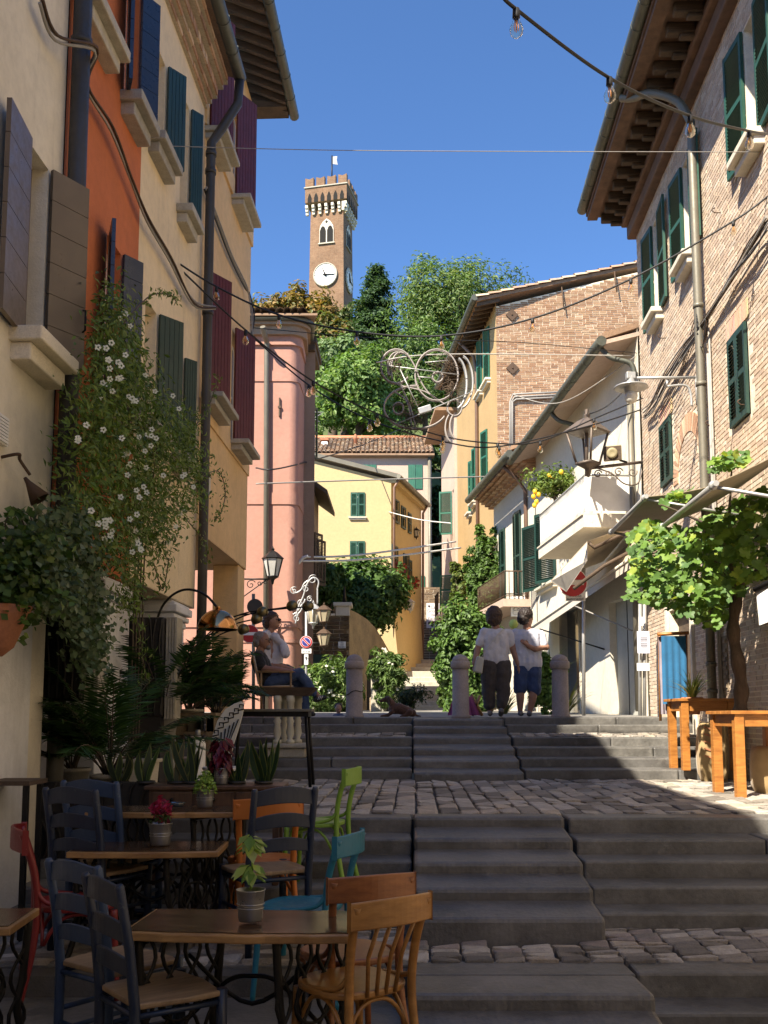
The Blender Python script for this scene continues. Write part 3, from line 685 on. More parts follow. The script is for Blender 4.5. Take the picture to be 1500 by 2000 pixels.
# cable bundles along the left row
T = thing('cable_bundle', 'twisted pale cable bundle running down across the cream and orange walls', 'cable', L.pt(sA, 2.5))
for k in range(3):
    b = MB(); pts = []
    for (px, py) in ((75, 0), (105, 70), (150, 98), (165, 165), (215, 250), (250, 340), (285, 425), (330, 505), (375, 592), (398, 602)):
        s_, z_ = L.hit(px, py, .08); pts.append(L.pt(s_, z_ + rnd.uniform(-.02, .02) + k * .022 - .02, .09 + .02 * (k % 2) + (.14 if 140 < px < 160 or px > 390 else 0)))
    b.tube(bez(pts, 6), .013, 6); part(b, 'cable', m_wireg if k != 1 else m_rust, T)
T = thing('cable_bundle', 'cable bundle sloping down the peach wall to the corner', 'cable', L.pt(sD - 1, 4))
for k in range(3):
    b = MB(); pts = [L.pt(*L.hit(px, py, .05), .05 + .015 * k) + Vector((0, 0, .018 * k)) for (px, py) in ((399, 370), (425, 440), (450, 505), (478, 562))]
    pts += [P(488, 575 + 8 * k, pts[-1].y + .2), P(497 - 3 * k, 620, pts[-1].y + .25), P(490 + 2 * k, 655, pts[-1].y + .2)]
    b.tube(bez(pts, 6), .012, 6); part(b, 'cable', m_wireg if k else m_wire, T)
# ================================================================ the right brick house
Rf = Fac(4.0, 0, 0.047, 1, -1)
rE = Rf.S(1250, 700); rN = 8.8                     # far corner, near end
HB = thing('brick_house', 'tall pale brick house with green louvred shutters and a deep timber eave', 'house', Rf.pt(rE - 3, -.9))
RT = Rf.Z(1252, 432)                                # underside of the eave at the wall
def rw(pa, pb, pya, pz0, pz1, px_): return (Rf.S(pb, pya), Rf.S(pa, pya), Rf.Z(px_, pz0), Rf.Z(px_, pz1))
W1 = (Rf.S(1486, 250), Rf.S(1459, 250), Rf.Z(1470, 290), Rf.Z(1470, 20)); W2 = (Rf.S(1353, 450), Rf.S(1337, 450), Rf.Z(1340, 520), Rf.Z(1345, 300)); W3 = (Rf.S(1291, 560), Rf.S(1278, 560), Rf.Z(1284, 620), Rf.Z(1284, 420))
W4 = (Rf.S(1462, 700), Rf.S(1427, 700), Rf.Z(1445, 828), Rf.Z(1445, 643)); W5 = (Rf.S(1314, 880), Rf.S(1293, 880), Rf.Z(1303, 948), Rf.Z(1303, 820))
holes = [W1, W2, W3, W4, W5]
door = (rE - 3.0, rE - 1.6, -.35, 1.75); holes.append(door)
b = MB(); Rf.wall(b, rN, rE, -2.4, RT + .5, holes, .2, -.003); Rf.box(b, rE - .01, rE, -2.4, RT + .5, -7, -.003); part(b, 'mortar_wall', m_mortar, HB)
b = MB(); Rf.box(b, -12, 8.79, -2.4, RT + .4, -7, .0); part(b, 'added_near_range', M_plaster('taupe_plaster', (.42, .34, .25)), HB)   # unseen plain range added beside the viewer, taupe set to limit bounced light
body(Rf, HB, rN, rE - .02, -2.4, RT + .4, -.22, -7, m_dark)
pal = [(0.54, 0.42, 0.31), (0.56, 0.44, 0.33), (0.51, 0.39, 0.29), (0.59, 0.48, 0.37), (0.54, 0.41, 0.30), (0.49, 0.37, 0.28), (0.60, 0.50, 0.40)]
def bricks(fac, house, s0, s1, z0, z1, holes, bl, bh, pal, rg, nobj, near_first, thick=.012, jn=.012, mat=None, keep=None):
    lst = []; row = 0; z = z0
    while z < z1:
        s = s0 - (bl / 2 if row % 2 else 0) - rg.uniform(0, .03)
        while s < s1:
            L_ = bl * rg.choice([1, 1, 1, 1, .5, .96]); a, e = max(s, s0), min(s + L_ - jn, s1)
            if e - a > .05 and not any(h[0] - .001 < e and a < h[1] + .001 and h[2] - .001 < z + bh and z < h[3] + .001 for h in holes) and (keep is None or keep((a + e) / 2, z + bh / 2)): lst.append((a, e, z, z + bh - jn))
            s += L_
        z += bh; row += 1
    lst.sort(key=lambda q: q[0] if near_first else -q[0])
    def colr():
        c = rg.choice(pal); k = rg.uniform(.88, 1.08); return tuple(min(.9, x * k) for x in c)
    ms = []
    if nobj:
        for k in range(24):
            mb = MB(); mb.cc = colr(); mb.box(0, 1, 0, 1, 0, 1); ms.append(mb.mesh('brick', mat or m_brick))
    far = MB(); cnt = 0
    base = MATR[house.name].inverted()
    for (a, e, za, zb) in lst:
        p = fac.pt((a + e) / 2, za)
        t = thick * rg.uniform(.3, 1.6)
        if cnt < nobj and visible(fac.pt((a + e) / 2, (za + zb) / 2)):
            o = bpy.data.objects.new('brick', ms[rg.randrange(24)]); COL.objects.link(o); o.parent = house; cnt += 1
            M = base @ fac.M(a, za, -.02) @ Matrix.Diagonal((e - a, t + .02, zb - za, 1)); o.matrix_local = M
        else:
            far.cc = colr(); fac.box(far, a, e, za, zb, -.02, t)
    part(far, 'far_bricks', mat or m_brick, house, kind='stuff')
def project(p):
    f = Vector((0, CP, SP)); u = Vector((0, -SP, CP)); k = p.dot(f)
    return 750 + FPX * p.x / k, YC - FPX * p.dot(u) / k
def visible(p):
    x, y = project(p); return -5 < x < 1505 and -5 < y < 1200
# an old walled-up arch shows as a ring of upright bricks
as_, az = Rf.S(1345, 900), Rf.Z(1345, 925)
def keep_arch(s, z):
    d = math.hypot(s - as_, z - az); return not (.62 < d < .95 and z > az)
bricks(Rf, HB, 9.5, rE - .004, -.9, RT + .45, holes, .235, .064, pal, random.Random(3), 300, True, .004, .015, keep=keep_arch)
k = 0; nA = 40
for i in range(nA):
    a = math.pi * (i + .5) / nA; b = MB(); c = rnd.choice(BR); q = rnd.uniform(.95, 1.35); b.cc = tuple(x * q for x in c)
    M = Rf.M(as_, az, 0) @ Matrix.Rotation(-a, 4, 'Y'); b.box(.64, .93, -.02, .014, -.026, .026, M); part(b, 'arch_brick', m_brick, HB)
# windows
def louv(fac, wd, s, z0, z1, w, direc, phi, mat): return shutter(fac, wd, s, z0, z1, w, direc, phi, mat, 'louver', d=.03)
for hh in (W1, W2, W3):
    wd = window(Rf, HB, *hh, m_wframe, m_glass, .17)
    b = MB(); Rf.box(b, hh[0], hh[1], hh[2], hh[3], -.205, -.20); part(b, 'reveal_panel', m_ivory, wd)
    sill(Rf, wd, hh[0], hh[1], hh[2], .22, .20, m_trimw, .17)
    louv(Rf, wd, hh[1], hh[2] - .02, hh[3], .55, 1, R(5), m_green); louv(Rf, wd, hh[0], hh[2] - .02, hh[3], .60, -1, R(4), m_green)
for hh in (W4, W5):
    wd = window(Rf, HB, *hh, m_wframe, m_glass, .17); m_ = (hh[0] + hh[1]) / 2
    b = MB(); Rf.box(b, hh[0], hh[1], hh[2], hh[3], -.16, -.15); part(b, 'window_back', m_dark, wd)
    louv(Rf, wd, hh[0], hh[2] + .01, hh[3] - .01, (hh[1] - hh[0]) / 2 - .004, 1, R(0.5), m_greend); louv(Rf, wd, hh[1], hh[2] + .01, hh[3] - .01, (hh[1] - hh[0]) / 2 - .004, -1, R(0.5), m_greend)
    b = MB(); n_ = 14
    for i in range(n_):
        s_ = lerp(hh[0] - .1, hh[1] + .1, i / n_); b.cc = tuple(x * rnd.uniform(.9, 1.2) for x in (.58, .38, .26)); Rf.box(b, s_, s_ + (hh[1] - hh[0] + .2) / n_ - .01, hh[3] + .02, hh[3] + .26, 0.013, .022)
    part(b, 'flat_arch', m_brick, wd)
b = MB(); Rf.box(b, door[0], door[1], door[2], door[3], -.18, -.15); part(b, 'door', m_timber, HB)
for q_ in ((door[0] - .12, door[0] - .02), (door[1] + .02, door[1] + .12)):
    b = MB(); Rf.box(b, q_[0], q_[1], door[2], door[3] + .1, .0, .05); part(b, 'door_jamb', m_ivory, HB)
# eave: cornice, boarded soffit, brackets, gutter
ED = .88
b = MB(); Rf.box(b, rN, rE + .12, RT - .10, RT + .16, -.1, .16); Rf.box(b, rN, rE + .15, RT + .16, RT + .30, -.1, .26); part(b, 'cornice', m_eavewood, HB, bevel=.03)
b = MB(); Rf.box(b, rN, rE + .20, RT + .42, RT + .47, -.5, ED); part(b, 'soffit', m_eavewood, HB)
b = MB(); Rf.box(b, rN, rE + .20, RT + .36, RT + .44, ED - .18, ED + .01); Rf.box(b, rN, rE + .20, RT + .44, RT + .56, ED - .05, ED + .035); part(b, 'fascia', m_eavewood, HB)
s_ = 8.2
while s_ < rE + .06:
    b = MB(); q = [(0, .27), (0.55, .42), (.02, .42)]
    Rf.box(b, s_, s_ + .13, RT + .26, RT + .418, .24, ED - .24); Rf.box(b, s_ + .01, s_ + .12, RT + .20, RT + .259, .24, ED - .42); part(b, 'bracket', m_timber, HB, bevel=.02); s_ += .40
roof_slab(Rf, HB, rN, rE + .20, RT + .52, ED + .02, -4, 1.9, m_rooft)
gutter(Rf, HB, rN, rE + .24, RT + .60, ED + .10, .10)
# downpipe with its swan neck
ps = Rf.S(1384, 700); pts = [(ps + 1.6, RT + .42, ED + .08), (ps + 1.5, RT + .30, ED - .05), (ps + 1.0, RT + .12, ED - .35), (ps + .45, RT - .15, ED - .65)]
pt2 = P(1262, 100, 12.2)
q = [Rf.pt(ps + .9, RT + .45, ED + .06), Rf.pt(ps + .75, RT + .35, ED - .1), Rf.pt(ps + .4, RT + .18, .6), Rf.pt(ps + .12, RT - .15, .28), Rf.pt(ps, RT - .55, .13), Rf.pt(ps, Rf.Z(1380, 600), .12), Rf.pt(ps, Rf.Z(1392, 1000), .12), Rf.pt(ps, -.75, .12)]
b = MB(); b.tube(bez(q[:5], 6) + q[5:], .062, 12)
for z in (Rf.Z(1385, 590), Rf.Z(1390, 745), Rf.Z(1395, 1300), .35): b.tube([Rf.pt(ps, z - .03, .12), Rf.pt(ps, z + .03, .12)], .075, 12)
part(b, 'downpipe', m_piper, HB)
b = MB(); b.tube([Rf.pt(ps - .14, Rf.Z(1390, 690), .05), Rf.pt(ps - .14, .2, .05)], .022, 8); b.tube([Rf.pt(ps - .20, Rf.Z(1390, 640), .04), Rf.pt(ps - .19, .2, .04)], .014, 8); part(b, 'conduit', m_wireg, HB)
b = MB(); vs_, vz = Rf.S(1418, 1300), Rf.Z(1418, 1300)
for i in range(6): Rf.box(b, vs_ - .09, vs_ + .09, vz - .3 + i * .12, vz - .3 + i * .12 + .05, .012, .03)
Rf.box(b, vs_ - .12, vs_ + .12, vz - .34, vz + .4, .0, .016); part(b, 'vent_grille', m_oldstone, HB)
# sagging cable bundle across the brick wall
T = thing('cable_bundle', 'thick bundle of old cables sagging across the pale brick wall', 'cable', Rf.pt(ps, 2.6))
for k in range(9):
    b = MB(); pts = []
    for (px, py) in ((1500, 432), (1470, 480), (1430, 540), (1380, 622), (1340, 680), (1300, 745), (1275, 790), (1258, 812)):
        s_, z_ = Rf.hit(px, py, .1); j = 1.0 if px != 1380 else .25
        pts.append(Rf.pt(s_, z_ + j * (rnd.uniform(-.05, .05) + (k - 4) * .022), .10 + rnd.uniform(-.02, .03)))
    b.tube(bez(pts, 5), rnd.uniform(.007, .014), 6); part(b, 'cable', [m_wireg, m_wire, m_wireg, m_rust][k % 4], T)
for k in range(4):
    b = MB(); pts = [Rf.pt(*Rf.hit(px, py, .08), .08 + .015 * k) for (px, py) in ((1384, 622), (1378, 660 + 6 * k), (1362, 610 + 20 * k), (1330, 720 + 12 * k), (1292, 800 + 9 * k))]
    b.tube(bez(pts, 6), .007, 6); part(b, 'loose_cable', m_wire if k % 2 else m_rust, T)
b = MB()
for k in range(5): b.tube(spiral(Rf.pt(ps, Rf.Z(1380, 622 + 6 * k), .16), .06 + .01 * k, .05, k, 1.2, 16, Rf.a, Vector((0, 0, 1))), .008, 6)
part(b, 'cable_coil', m_wire, T)
# iron hooks and rings
for i, (px, py) in enumerate(((1408, 415), (1395, 830), (1300, 660), (1460, 790))):
    s_, z_ = Rf.hit(px, py); b = MB(); b.tube(bez([Rf.pt(s_, z_, 0), Rf.pt(s_, z_, .08), Rf.pt(s_, z_ + .04, .12), Rf.pt(s_, z_ + .07, .08)], 5), .008, 6); part(b, 'iron_hook', m_rust, HB)
# street lamp on a pale tube bracket
T = thing('street_lamp', 'grey disc street lamp on a white tube arm off the brick wall', 'street lamp', Rf.pt(Rf.S(1378, 760), Rf.Z(1378, 770)))
s_, z_ = Rf.hit(1377, 737); base = Rf.pt(s_, z_, .12); lampp = P(1232, 750, base.y)
b = MB(); b.tube([base, lampp + Vector((0.05, 0, .09))], .022, 8); z2 = Rf.Z(1372, 792); b.tube([Rf.pt(s_, z_ + .02, .12), Rf.pt(s_, z2 - .05, .12)], .025, 8)
e0 = lerp(base, lampp, .5) + Vector((0, 0, .0)); b.tube(bez([lerp(base, lampp, .45) + Vector((0, 0, -.09)), lerp(base, lampp, .18) + Vector((0, 0, -.1)), lerp(base, lampp, .10) + Vector((0, 0, -.22)), lerp(base, lampp, .09) + Vector((0, 0, -.42))], 6), .018, 8)
b.tube([lerp(base, lampp, .45) + Vector((0, 0, -.09)), lerp(base, lampp, .45)], .018, 8); part(b, 'bracket_arm', m_silver, T)
b = MB(); b.lathe([(.05, .12), (.055, .02), (.235, -.04), (.245, -.06), (.22, -.065), (.1, -.05), (.085, -.13)], lampp, 24); part(b, 'lamp_shade', m_grey, T)
b = MB(); b.lathe([(.085, -.13), (.095, -.18), (.075, -.26), (.02, -.29)], lampp, 16); m_opal = M_plain('opal_glass', (.7, .68, .6), .25); part(b, 'lamp_globe', m_opal, T)
b = MB(); b.cbox(lampp + Vector((.0, 0, .12)), (.13, .1, .1)); part(b, 'lamp_head', m_grey, T, bevel=.01)
# ================================================================ ivory house with the balcony
Wf = Fac(4.8, 18.5, -0.068, 1, -1)
H = thing('ivory_house', 'ivory plastered house with a white panelled balcony', 'house', Wf.pt(4, 0))
wE = Wf.S(1050, 1200); wT = Wf.Z(1055, 846, .55); wN = -.6
dW = (Wf.S(1204, 1250), Wf.S(1160, 1250), -.1, Wf.Z(1160, 1150)); dW = (Wf.S(1252, 1300), Wf.S(1192, 1300), -.2, Wf.Z(1222, 1165)); dS = (Wf.S(1136, 1300), Wf.S(1098, 1300), -.1, Wf.Z(1120, 1185))
wu = (Wf.S(1085, 1000), Wf.S(1056, 1000), Wf.Z(1068, 1145), Wf.Z(1068, 1010)); bd = (Wf.S(1218, 900), Wf.S(1185, 900), Wf.Z(1200, 1010), Wf.Z(1200, 790))
b = MB(); Wf.wall(b, wN, wE, -.4, wT + .35, [dW, dS, wu], .2); Wf.box(b, wE - .005, wE, -.4, wT + .3, -6, 0); part(b, 'wall', m_ivory, H)
body(Wf, H, wN, wE - .01, -.4, wT + .3, -.21, -6, m_ivory)
b = MB(); Wf.box(b, dW[0], dW[1], dW[2], dW[3], -.17, -.15); part(b, 'shop_door', M_paint('grey_door', (.40, .40, .36), .5), H)
b = MB(); m_ = lerp(dW[0], dW[1], .62); Wf.box(b, m_ - .015, m_ + .015, dW[2], dW[3], -.16, -.142); part(b, 'door_joint', m_black, H)
b = MB(); Wf.box(b, dS[0], dS[1], dS[2], dS[3], -.17, -.15); part(b, 'shop_window', m_glass, H)
for s_ in (dS[0] - .1, dS[1]):
    b = MB(); Wf.box(b, s_, s_ + .1, dS[2], dS[3] + .08, -.02, .06); part(b, 'shop_jamb', m_trimw, H)
wd = window(Wf, H, *wu, m_wframe, m_glass); sill(Wf, wd, wu[0], wu[1], wu[2], .2, .16, m_trimw)
louv(Wf, wd, wu[1], wu[2], wu[3], (wu[1] - wu[0]) * .55, 1, R(20), m_greend); louv(Wf, wd, wu[0], wu[2], wu[3], (wu[1] - wu[0]) * .5, -1, R(155), m_greend)
# eave
b = MB(); q = [Wf.pt(wN, wT + .02, .62), Wf.pt(wE, wT + .02, .62), Wf.pt(wE, wT + .22, -.1), Wf.pt(wN, wT + .22, -.1)]; b.hexa(q + [p + Vector((0, 0, .08)) for p in q]); part(b, 'soffit', m_blush, H)
roof_slab(Wf, H, wN, wE + .05, wT + .12, .66, -3.5, 1.5, m_rooft); gutter(Wf, H, wN, wE + .05, wT + .08, .70, .10)
for (px, py) in ((1130, 785), (1238, 660)):
    s_ = Wf.S(px, py); b = MB(); b.tube(bez([Wf.pt(s_, wT + .05, .68), Wf.pt(s_ - .1, wT - .2, .5), Wf.pt(s_ - .2, wT - .35, .15), Wf.pt(s_ - .2, wT - .6, .07)], 6), .05, 10); part(b, 'swan_neck', m_gutter, H)
pipe_run(Wf, H, [(Wf.S(1241, 900), wT - .4, .08), (Wf.S(1241, 900), .1, .08)], .055, m_piper)
# balcony
bs0, bs1 = Wf.S(1232, 1000, .05), Wf.S(1054, 1060, .95); bz1 = Wf.Z(1054, 1072, .95); bzt = Wf.Z(1057, 1006, .95)
b = MB(); Wf.box(b, bs0, bs1, bz1 - .24, bz1, -.05, .98); part(b, 'balcony_slab', m_ivory, H)
b = MB(); Wf.box(b, bs0, bs1 + .02, bz1 + .001, bz1 + .03, -.05, 1.01); part(b, 'balcony_edging', m_trimw, H)
n_ = 12
for i in range(n_):
    a, e = lerp(bs0, bs1, i / n_), lerp(bs0, bs1, (i + 1) / n_); b = MB(); Wf.box(b, a + .006, e - .006, bz1 + .08, bzt, .92, .935); part(b, 'balcony_panel', m_whitep, H)
b = MB(); Wf.box(b, bs0 - .012, bs0, bz1 + .08, bzt, 0, .93); part(b, 'balcony_panel', m_whitep, H)
b = MB(); b.tube([Wf.pt(bs0, bzt + .03, .94), Wf.pt(bs1, bzt + .03, .94), Wf.pt(bs1, bzt + .03, 0)], .02, 8); b.tube([Wf.pt(bs0, bzt + .03, .94), Wf.pt(bs0, bzt + .03, 0)], .02, 8)
for i in range(40):
    s_ = lerp(bs0, bs1, (i + .5) / 40); Wf.box(b, s_ - .008, s_ + .008, bzt - .10, bzt + .03, .937, .95); Wf.box(b, s_ - .008, s_ + .008, bz1 + .06, bz1 + .14, .937, .95)
part(b, 'balcony_rail', m_grey, H)
b = MB(); Wf.box(b, Wf.S(1150, 900), Wf.S(1158, 900), bz1, bzt + 1.6, -.001, .02); part(b, 'balcony_door_frame', m_trimw, H)
# lower awning of the shop (pale, seen from below) and its rods
T = thing('shop_awning', 'long beige shop awning sloping out over the ivory shop front', 'awning', Wf.pt(3, 2.4))
m_can = M_fabric('beige_canvas', (.44, .36, .25), .9, 2, .1); m_canw = M_fabric('pale_canvas', (.50, .45, .38), .9, 2, .1)
pa, pb = P(1250, 1078, 16.6), P(1003, 1250, 25.0); ua, ub = Wf.pt(-1.0, pa.z + .62, .06), Wf.pt(6.8, pb.z + .62, .06); Zd = Vector((0, 0, -.17)); th_ = Vector((.01, .01, .012))
b = MB(); b.hexa([pa, pb, ub, ua] + [p + th_ for p in (pa, pb, ub, ua)]); part(b, 'canvas', m_can, T)
b = MB(); b.hexa([pa + Zd, pb + Zd, pb + Zd + th_ * 1.5, pa + Zd + th_ * 1.5, pa, pb, pb + th_ * 1.5, pa + th_ * 1.5]); part(b, 'valance', m_canw, T)
b = MB(); b.tube([pa, pb], .03, 8); part(b, 'front_bar', m_trimw, T)
for t, px, py in ((.42, 1255, 1240), (.72, 1182, 1268)): b = MB(); b.tube([pa.lerp(pb, t) + Zd, Wf.pt(*Wf.hit(px, py), .02)], .016, 6); part(b, 'stay_rod', m_iron if px < 1200 else m_wireg, T)
# ---------------- hanging inn sign
T = thing('hanging_sign', 'white scroll edged hanging sign on an iron bracket', 'sign', P(1028, 1195, 27.5))
YS = 27.5; b = MB(); p0, p1 = P(998, 1204, YS), P(1053, 1165, YS)
b.box(p0.x, p1.x, YS, YS + .03, p0.z, p1.z); part(b, 'board', m_whitep, T, bevel=.01)
b = MB(); X = Vector((1, 0, 0)); Zv = Vector((0, 0, 1)); c = (p0 + p1) / 2; w_, h_ = (p1.x - p0.x) * .40, (p1.z - p0.z) * .38
ln = [c + Vector((w_ * sx * (1 - .08 * math.cos(4 * t)), -.006, h_ * sz * (1 - .08 * math.cos(4 * t)))) for t in [2 * math.pi * k / 48 for k in range(49)] for sx, sz in [(max(-1, min(1, 1.35 * math.cos(t))), max(-1, min(1, 1.35 * math.sin(t))))]]
b.tube(ln, .006, 5, cap=False); part(b, 'border', m_grey, T)
b = MB(); a0, a1 = P(985, 1160, YS), P(1055, 1160, YS); b.tube([a0, a1], .018, 6); b.tube([a1 + Vector((0, 0, .28)), P(1053, 1196, YS)], .022, 6)
for (cx, fl) in ((1036, 1), (1045, -1)): b.tube(spiral(P(cx, 1154, YS), .09, .02, math.pi / 2, 1.4 * fl, 20, X, Zv), .010, 5)
b.tube(bez([P(1030, 1160, YS), P(1040, 1146, YS), P(1054, 1143, YS)], 6), .012, 5); part(b, 'bracket', m_iron, T)
def text(parent, s, loc, size, mat, rot=(math.pi / 2, 0, 0), shear=0.0, name='lettering', align='CENTER'):
    c = bpy.data.curves.new(name, 'FONT'); c.body = s; c.size = size; c.align_x = align; c.shear = shear; c.extrude = 0.0015
    o = bpy.data.objects.new(name, c); COL.objects.link(o); dg = bpy.context.evaluated_depsgraph_get()
    me = bpy.data.meshes.new_from_object(o.evaluated_get(dg)); bpy.data.objects.remove(o)
    me.materials.clear(); me.materials.append(mat); o = bpy.data.objects.new(name, me); COL.objects.link(o)
    M = MATR[parent.name].inverted() @ Matrix.Translation(loc)
    from mathutils import Euler
    o.parent = parent; o.matrix_local = M @ Euler(rot).to_matrix().to_4x4(); return o
m_ink = M_plain('ink', (.03, .03, .035), .7); m_inkg = M_plain('grey_ink', (.22, .22, .24), .7)
text(T, 'Piacere', P(1026, 1179, YS - .01), .16, m_inkg, shear=.3); text(T, 'del', P(1026, 1185, YS - .01), .13, m_inkg, shear=.3); text(T, 'Cont', P(1013, 1193, YS - .01), .16, m_inkg, shear=.3)
# ---------------- low blush house with a tiled eave and a small balcony
Bf = Fac(Wf.pt(wE).x - .02, Wf.pt(wE).y, -0.11, 1, -1)
H = thing('blush_house', 'low pale pink house with brick eave and an iron balcony', 'house', Bf.pt(3, .1))
bE = Bf.S(968, 1300); bT = Bf.Z(960, 1004, .5); bT = zy(1000, 33.7) - .1
d1 = (Bf.S(1019, 1100), Bf.S(1005, 1100), Bf.Z(1012, 1175), Bf.Z(1012, 1000)); d2 = (Bf.S(988, 1100), Bf.S(977, 1100), Bf.Z(982, 1178), Bf.Z(982, 1035))
b = MB(); Bf.wall(b, 0, bE, -.3, bT + .4, [d1, d2], .2); Bf.box(b, bE - .005, bE, -.3, bT + .3, -6, 0); part(b, 'wall', m_ivory, H); body(Bf, H, 0, bE - .01, -.3, bT + .3, -.22, -6, m_blush)
for hh in (d1, d2):
    wd = window(Bf, H, *hh, m_wframe, m_glass); m_ = (hh[0] + hh[1]) / 2
    louv(Bf, wd, hh[0], hh[2], hh[3], m_ - hh[0], 1, R(6), m_greend); louv(Bf, wd, hh[1], hh[2], hh[3], hh[1] - m_, -1, R(6), m_greend)
roof_slab(Bf, H, -.3, bE + .4, bT + .30, .72, -4, 1.8, m_rooft); gutter(Bf, H, -.3, bE + .45, bT + .18, .78, .11)
b = MB()
for k, dd in enumerate((.12, .24, .36, .48, .60)):
    s_ = -.1
    while s_ < bE + .3: c = rnd.choice(BR); q = rnd.uniform(.9, 1.3); b.cc = tuple(x * q for x in c); Bf.box(b, s_, s_ + .115, bT - .15 + k * .075, bT - .15 + k * .075 + .06, -.05, dd); s_ += .14
part(b, 'eave_bricks', m_brick, H, kind='stuff')
pipe_run(Bf, H, [(Bf.S(1030, 950), bT + .1, .7), (Bf.S(1030, 950), bT - .25, .3), (Bf.S(1031, 1000), bT - .6, .07), (Bf.S(1031, 1000), 1.9, .07)], .055, m_pipeb)
bb0, bb1, bbz, bbt = Bf.S(1030, 1170, .1), Bf.S(934, 1190, .75), Bf.Z(934, 1196, .75), Bf.Z(934, 1148, .75)
b = MB(); Bf.box(b, bb0, bb1, bbz - .22, bbz, -.05, .8); part(b, 'balcony_slab', m_blush, H)
b = MB(); n_ = 26; pz_ = [Bf.pt(bb0, bbt, .05), Bf.pt(bb0, bbt, .75), Bf.pt(bb1, bbt, .75), Bf.pt(bb1, bbt, .05)]; b.tube(pz_, .018, 6); b.tube([p - Vector((0, 0, bbt - bbz - .08)) for p in pz_], .014, 6)
for i in range(n_): p = Bf.pt(lerp(bb0, bb1, i / (n_ - 1)), bbz, .75); b.tube([p, p + Vector((0, 0, bbt - bbz))], .012, 5)
for i in range(6): p = Bf.pt(bb0, bbz, lerp(.1, .75, i / 5)); b.tube([p, p + Vector((0, 0, bbt - bbz))], .012, 5)
part(b, 'balcony_railing', m_rust, H)
# ---------------- tall ochre house with the brick gable
YG = 34.5; gx0 = P(971, 800, YG).x
Of = Fac(gx0, YG, -0.087, 1, -1); Gf = Fac(gx0, YG, 1, 0.02, 1)
H = thing('gable_house', 'tall ochre house with a bare brick gable wall', 'house', (gx0 + 2.5, YG + 1, 0))
oE = Of.S(893, 900); oT = Of.Z(971, 592) ; oT = P(971, 590, YG).z
gw = 6.2; gslope = (P(1247, 497, YG).z - P(945, 572, YG).z) / (P(1247, 497, YG).x - P(945, 572, YG).x); gz = lambda s: P(971, 586, YG).z + gslope * s - .25
b = MB(); b.poly([Gf.pt(0, 0), Gf.pt(gw, 0), Gf.pt(gw, gz(gw)), Gf.pt(0, gz(0))], -Gf.n * .3); part(b, 'gable_mortar', m_mortar, H)
gp = [(0.32, 0.185, 0.105), (0.34, 0.205, 0.12), (0.29, 0.16, 0.09), (0.37, 0.25, 0.155), (0.27, 0.145, 0.08), (0.33, 0.20, 0.115)]
bricks(Gf, H, .0, gw, 4.5, 18.5, [], .27, .078, gp, random.Random(5), 0, True, .012, .016, keep=lambda s, z: z < gz(s) - .05 and z > 4.6)
ow = []
for (pl, pr, y1, y0) in ((947, 957, 655, 757), (934, 942, 676, 777), (942, 953, 853, 955), (924, 930, 882, 985), (917, 921, 905, 1005)):
    ow.append((Of.S(pr, (y0 + y1) / 2), Of.S(pl, (y0 + y1) / 2), Of.Z(pl, y0), Of.Z(pl, y1)))
b = MB(); Of.wall(b, 0.002, oE, 0, oT + .2, ow, .2); Of.box(b, 0.0, .3, 0, oT - .1, -.01, .004); part(b, 'wall', m_ochre, H); body(Of, H, .32, oE, 0, oT, -.25, -gw, m_dark)
for hh in ow:
    wd = window(Of, H, *hh, m_wframe, m_glass); m_ = (hh[0] + hh[1]) / 2; sill(Of, wd, hh[0], hh[1], hh[2], .22, .2, m_trimw)
    louv(Of, wd, hh[0], hh[2], hh[3], m_ - hh[0], 1, R(14), m_greenb); louv(Of, wd, hh[1], hh[2], hh[3], hh[1] - m_, -1, R(14), m_greenb)
roofp = lambda s, d: Of.pt(s, oT + .05 - d * gslope, d)
b = MB(); q = [roofp(-.35, .78), roofp(oE + .4, .78), roofp(oE + .4, -gw - .5), roofp(-.35, -gw - .5)]; b.hexa(q + [p + Vector((0, 0, .12)) for p in q]); part(b, 'roof', m_rooft, H)
s_ = -.25
while s_ < oE + .3:
    b = MB(); q = [roofp(s_, .74), roofp(s_ + .1, .74), roofp(s_ + .1, -.1), roofp(s_, -.1)]; q = [p - Vector((0, 0, .15)) for p in q]; b.hexa(q + [p + Vector((0, 0, .14)) for p in q]); part(b, 'rafter', m_timber, H); s_ += .42
b = MB(); rows_of_tiles(b, roofp(-.45, .8) + Vector((0, 0, .12)), roofp(1.5, .8) + Vector((0, 0, .12)), roofp(-.45, -gw - .4) + Vector((0, 0, .12)), 16, 7, rnd, .14); part(b, 'verge_tiles', m_tile, H, kind='stuff')
gutter(Of, H, -.4, oE + .4, oT - .02, .86, .12)
pipe_run(Of, H, [(Of.S(934, 700), oT - .1, .8), (Of.S(934, 720), oT - .7, .2), (Of.S(934, 740), oT - 1.2, .08), (Of.S(936, 1000), 3.2, .08)], .07, m_pipeb)
for (px, py) in ((1000, 615), (1001, 719)):
    p = P(px, py, YG - .04); b = MB(); b.cbox(p, (.33, .04, .33), Matrix.Rotation(R(45), 3, 'Y')); b.ball(p - Vector((0, .03, 0)), .03, 8, 6); part(b, 'anchor_plate', m_rust, H)
for (px, py, py2) in ((1097, 560, 605), (1200, 530, 570)):
    b = MB(); b.tube([P(px, py, YG - .05), P(px + 5, py2, YG - .12)], .025, 6); part(b, 'iron_peg', m_rust, H)
T = thing('cable_run', 'grey cables on the brick gable turning a square corner', 'cable', P(1000, 900, YG - .1))
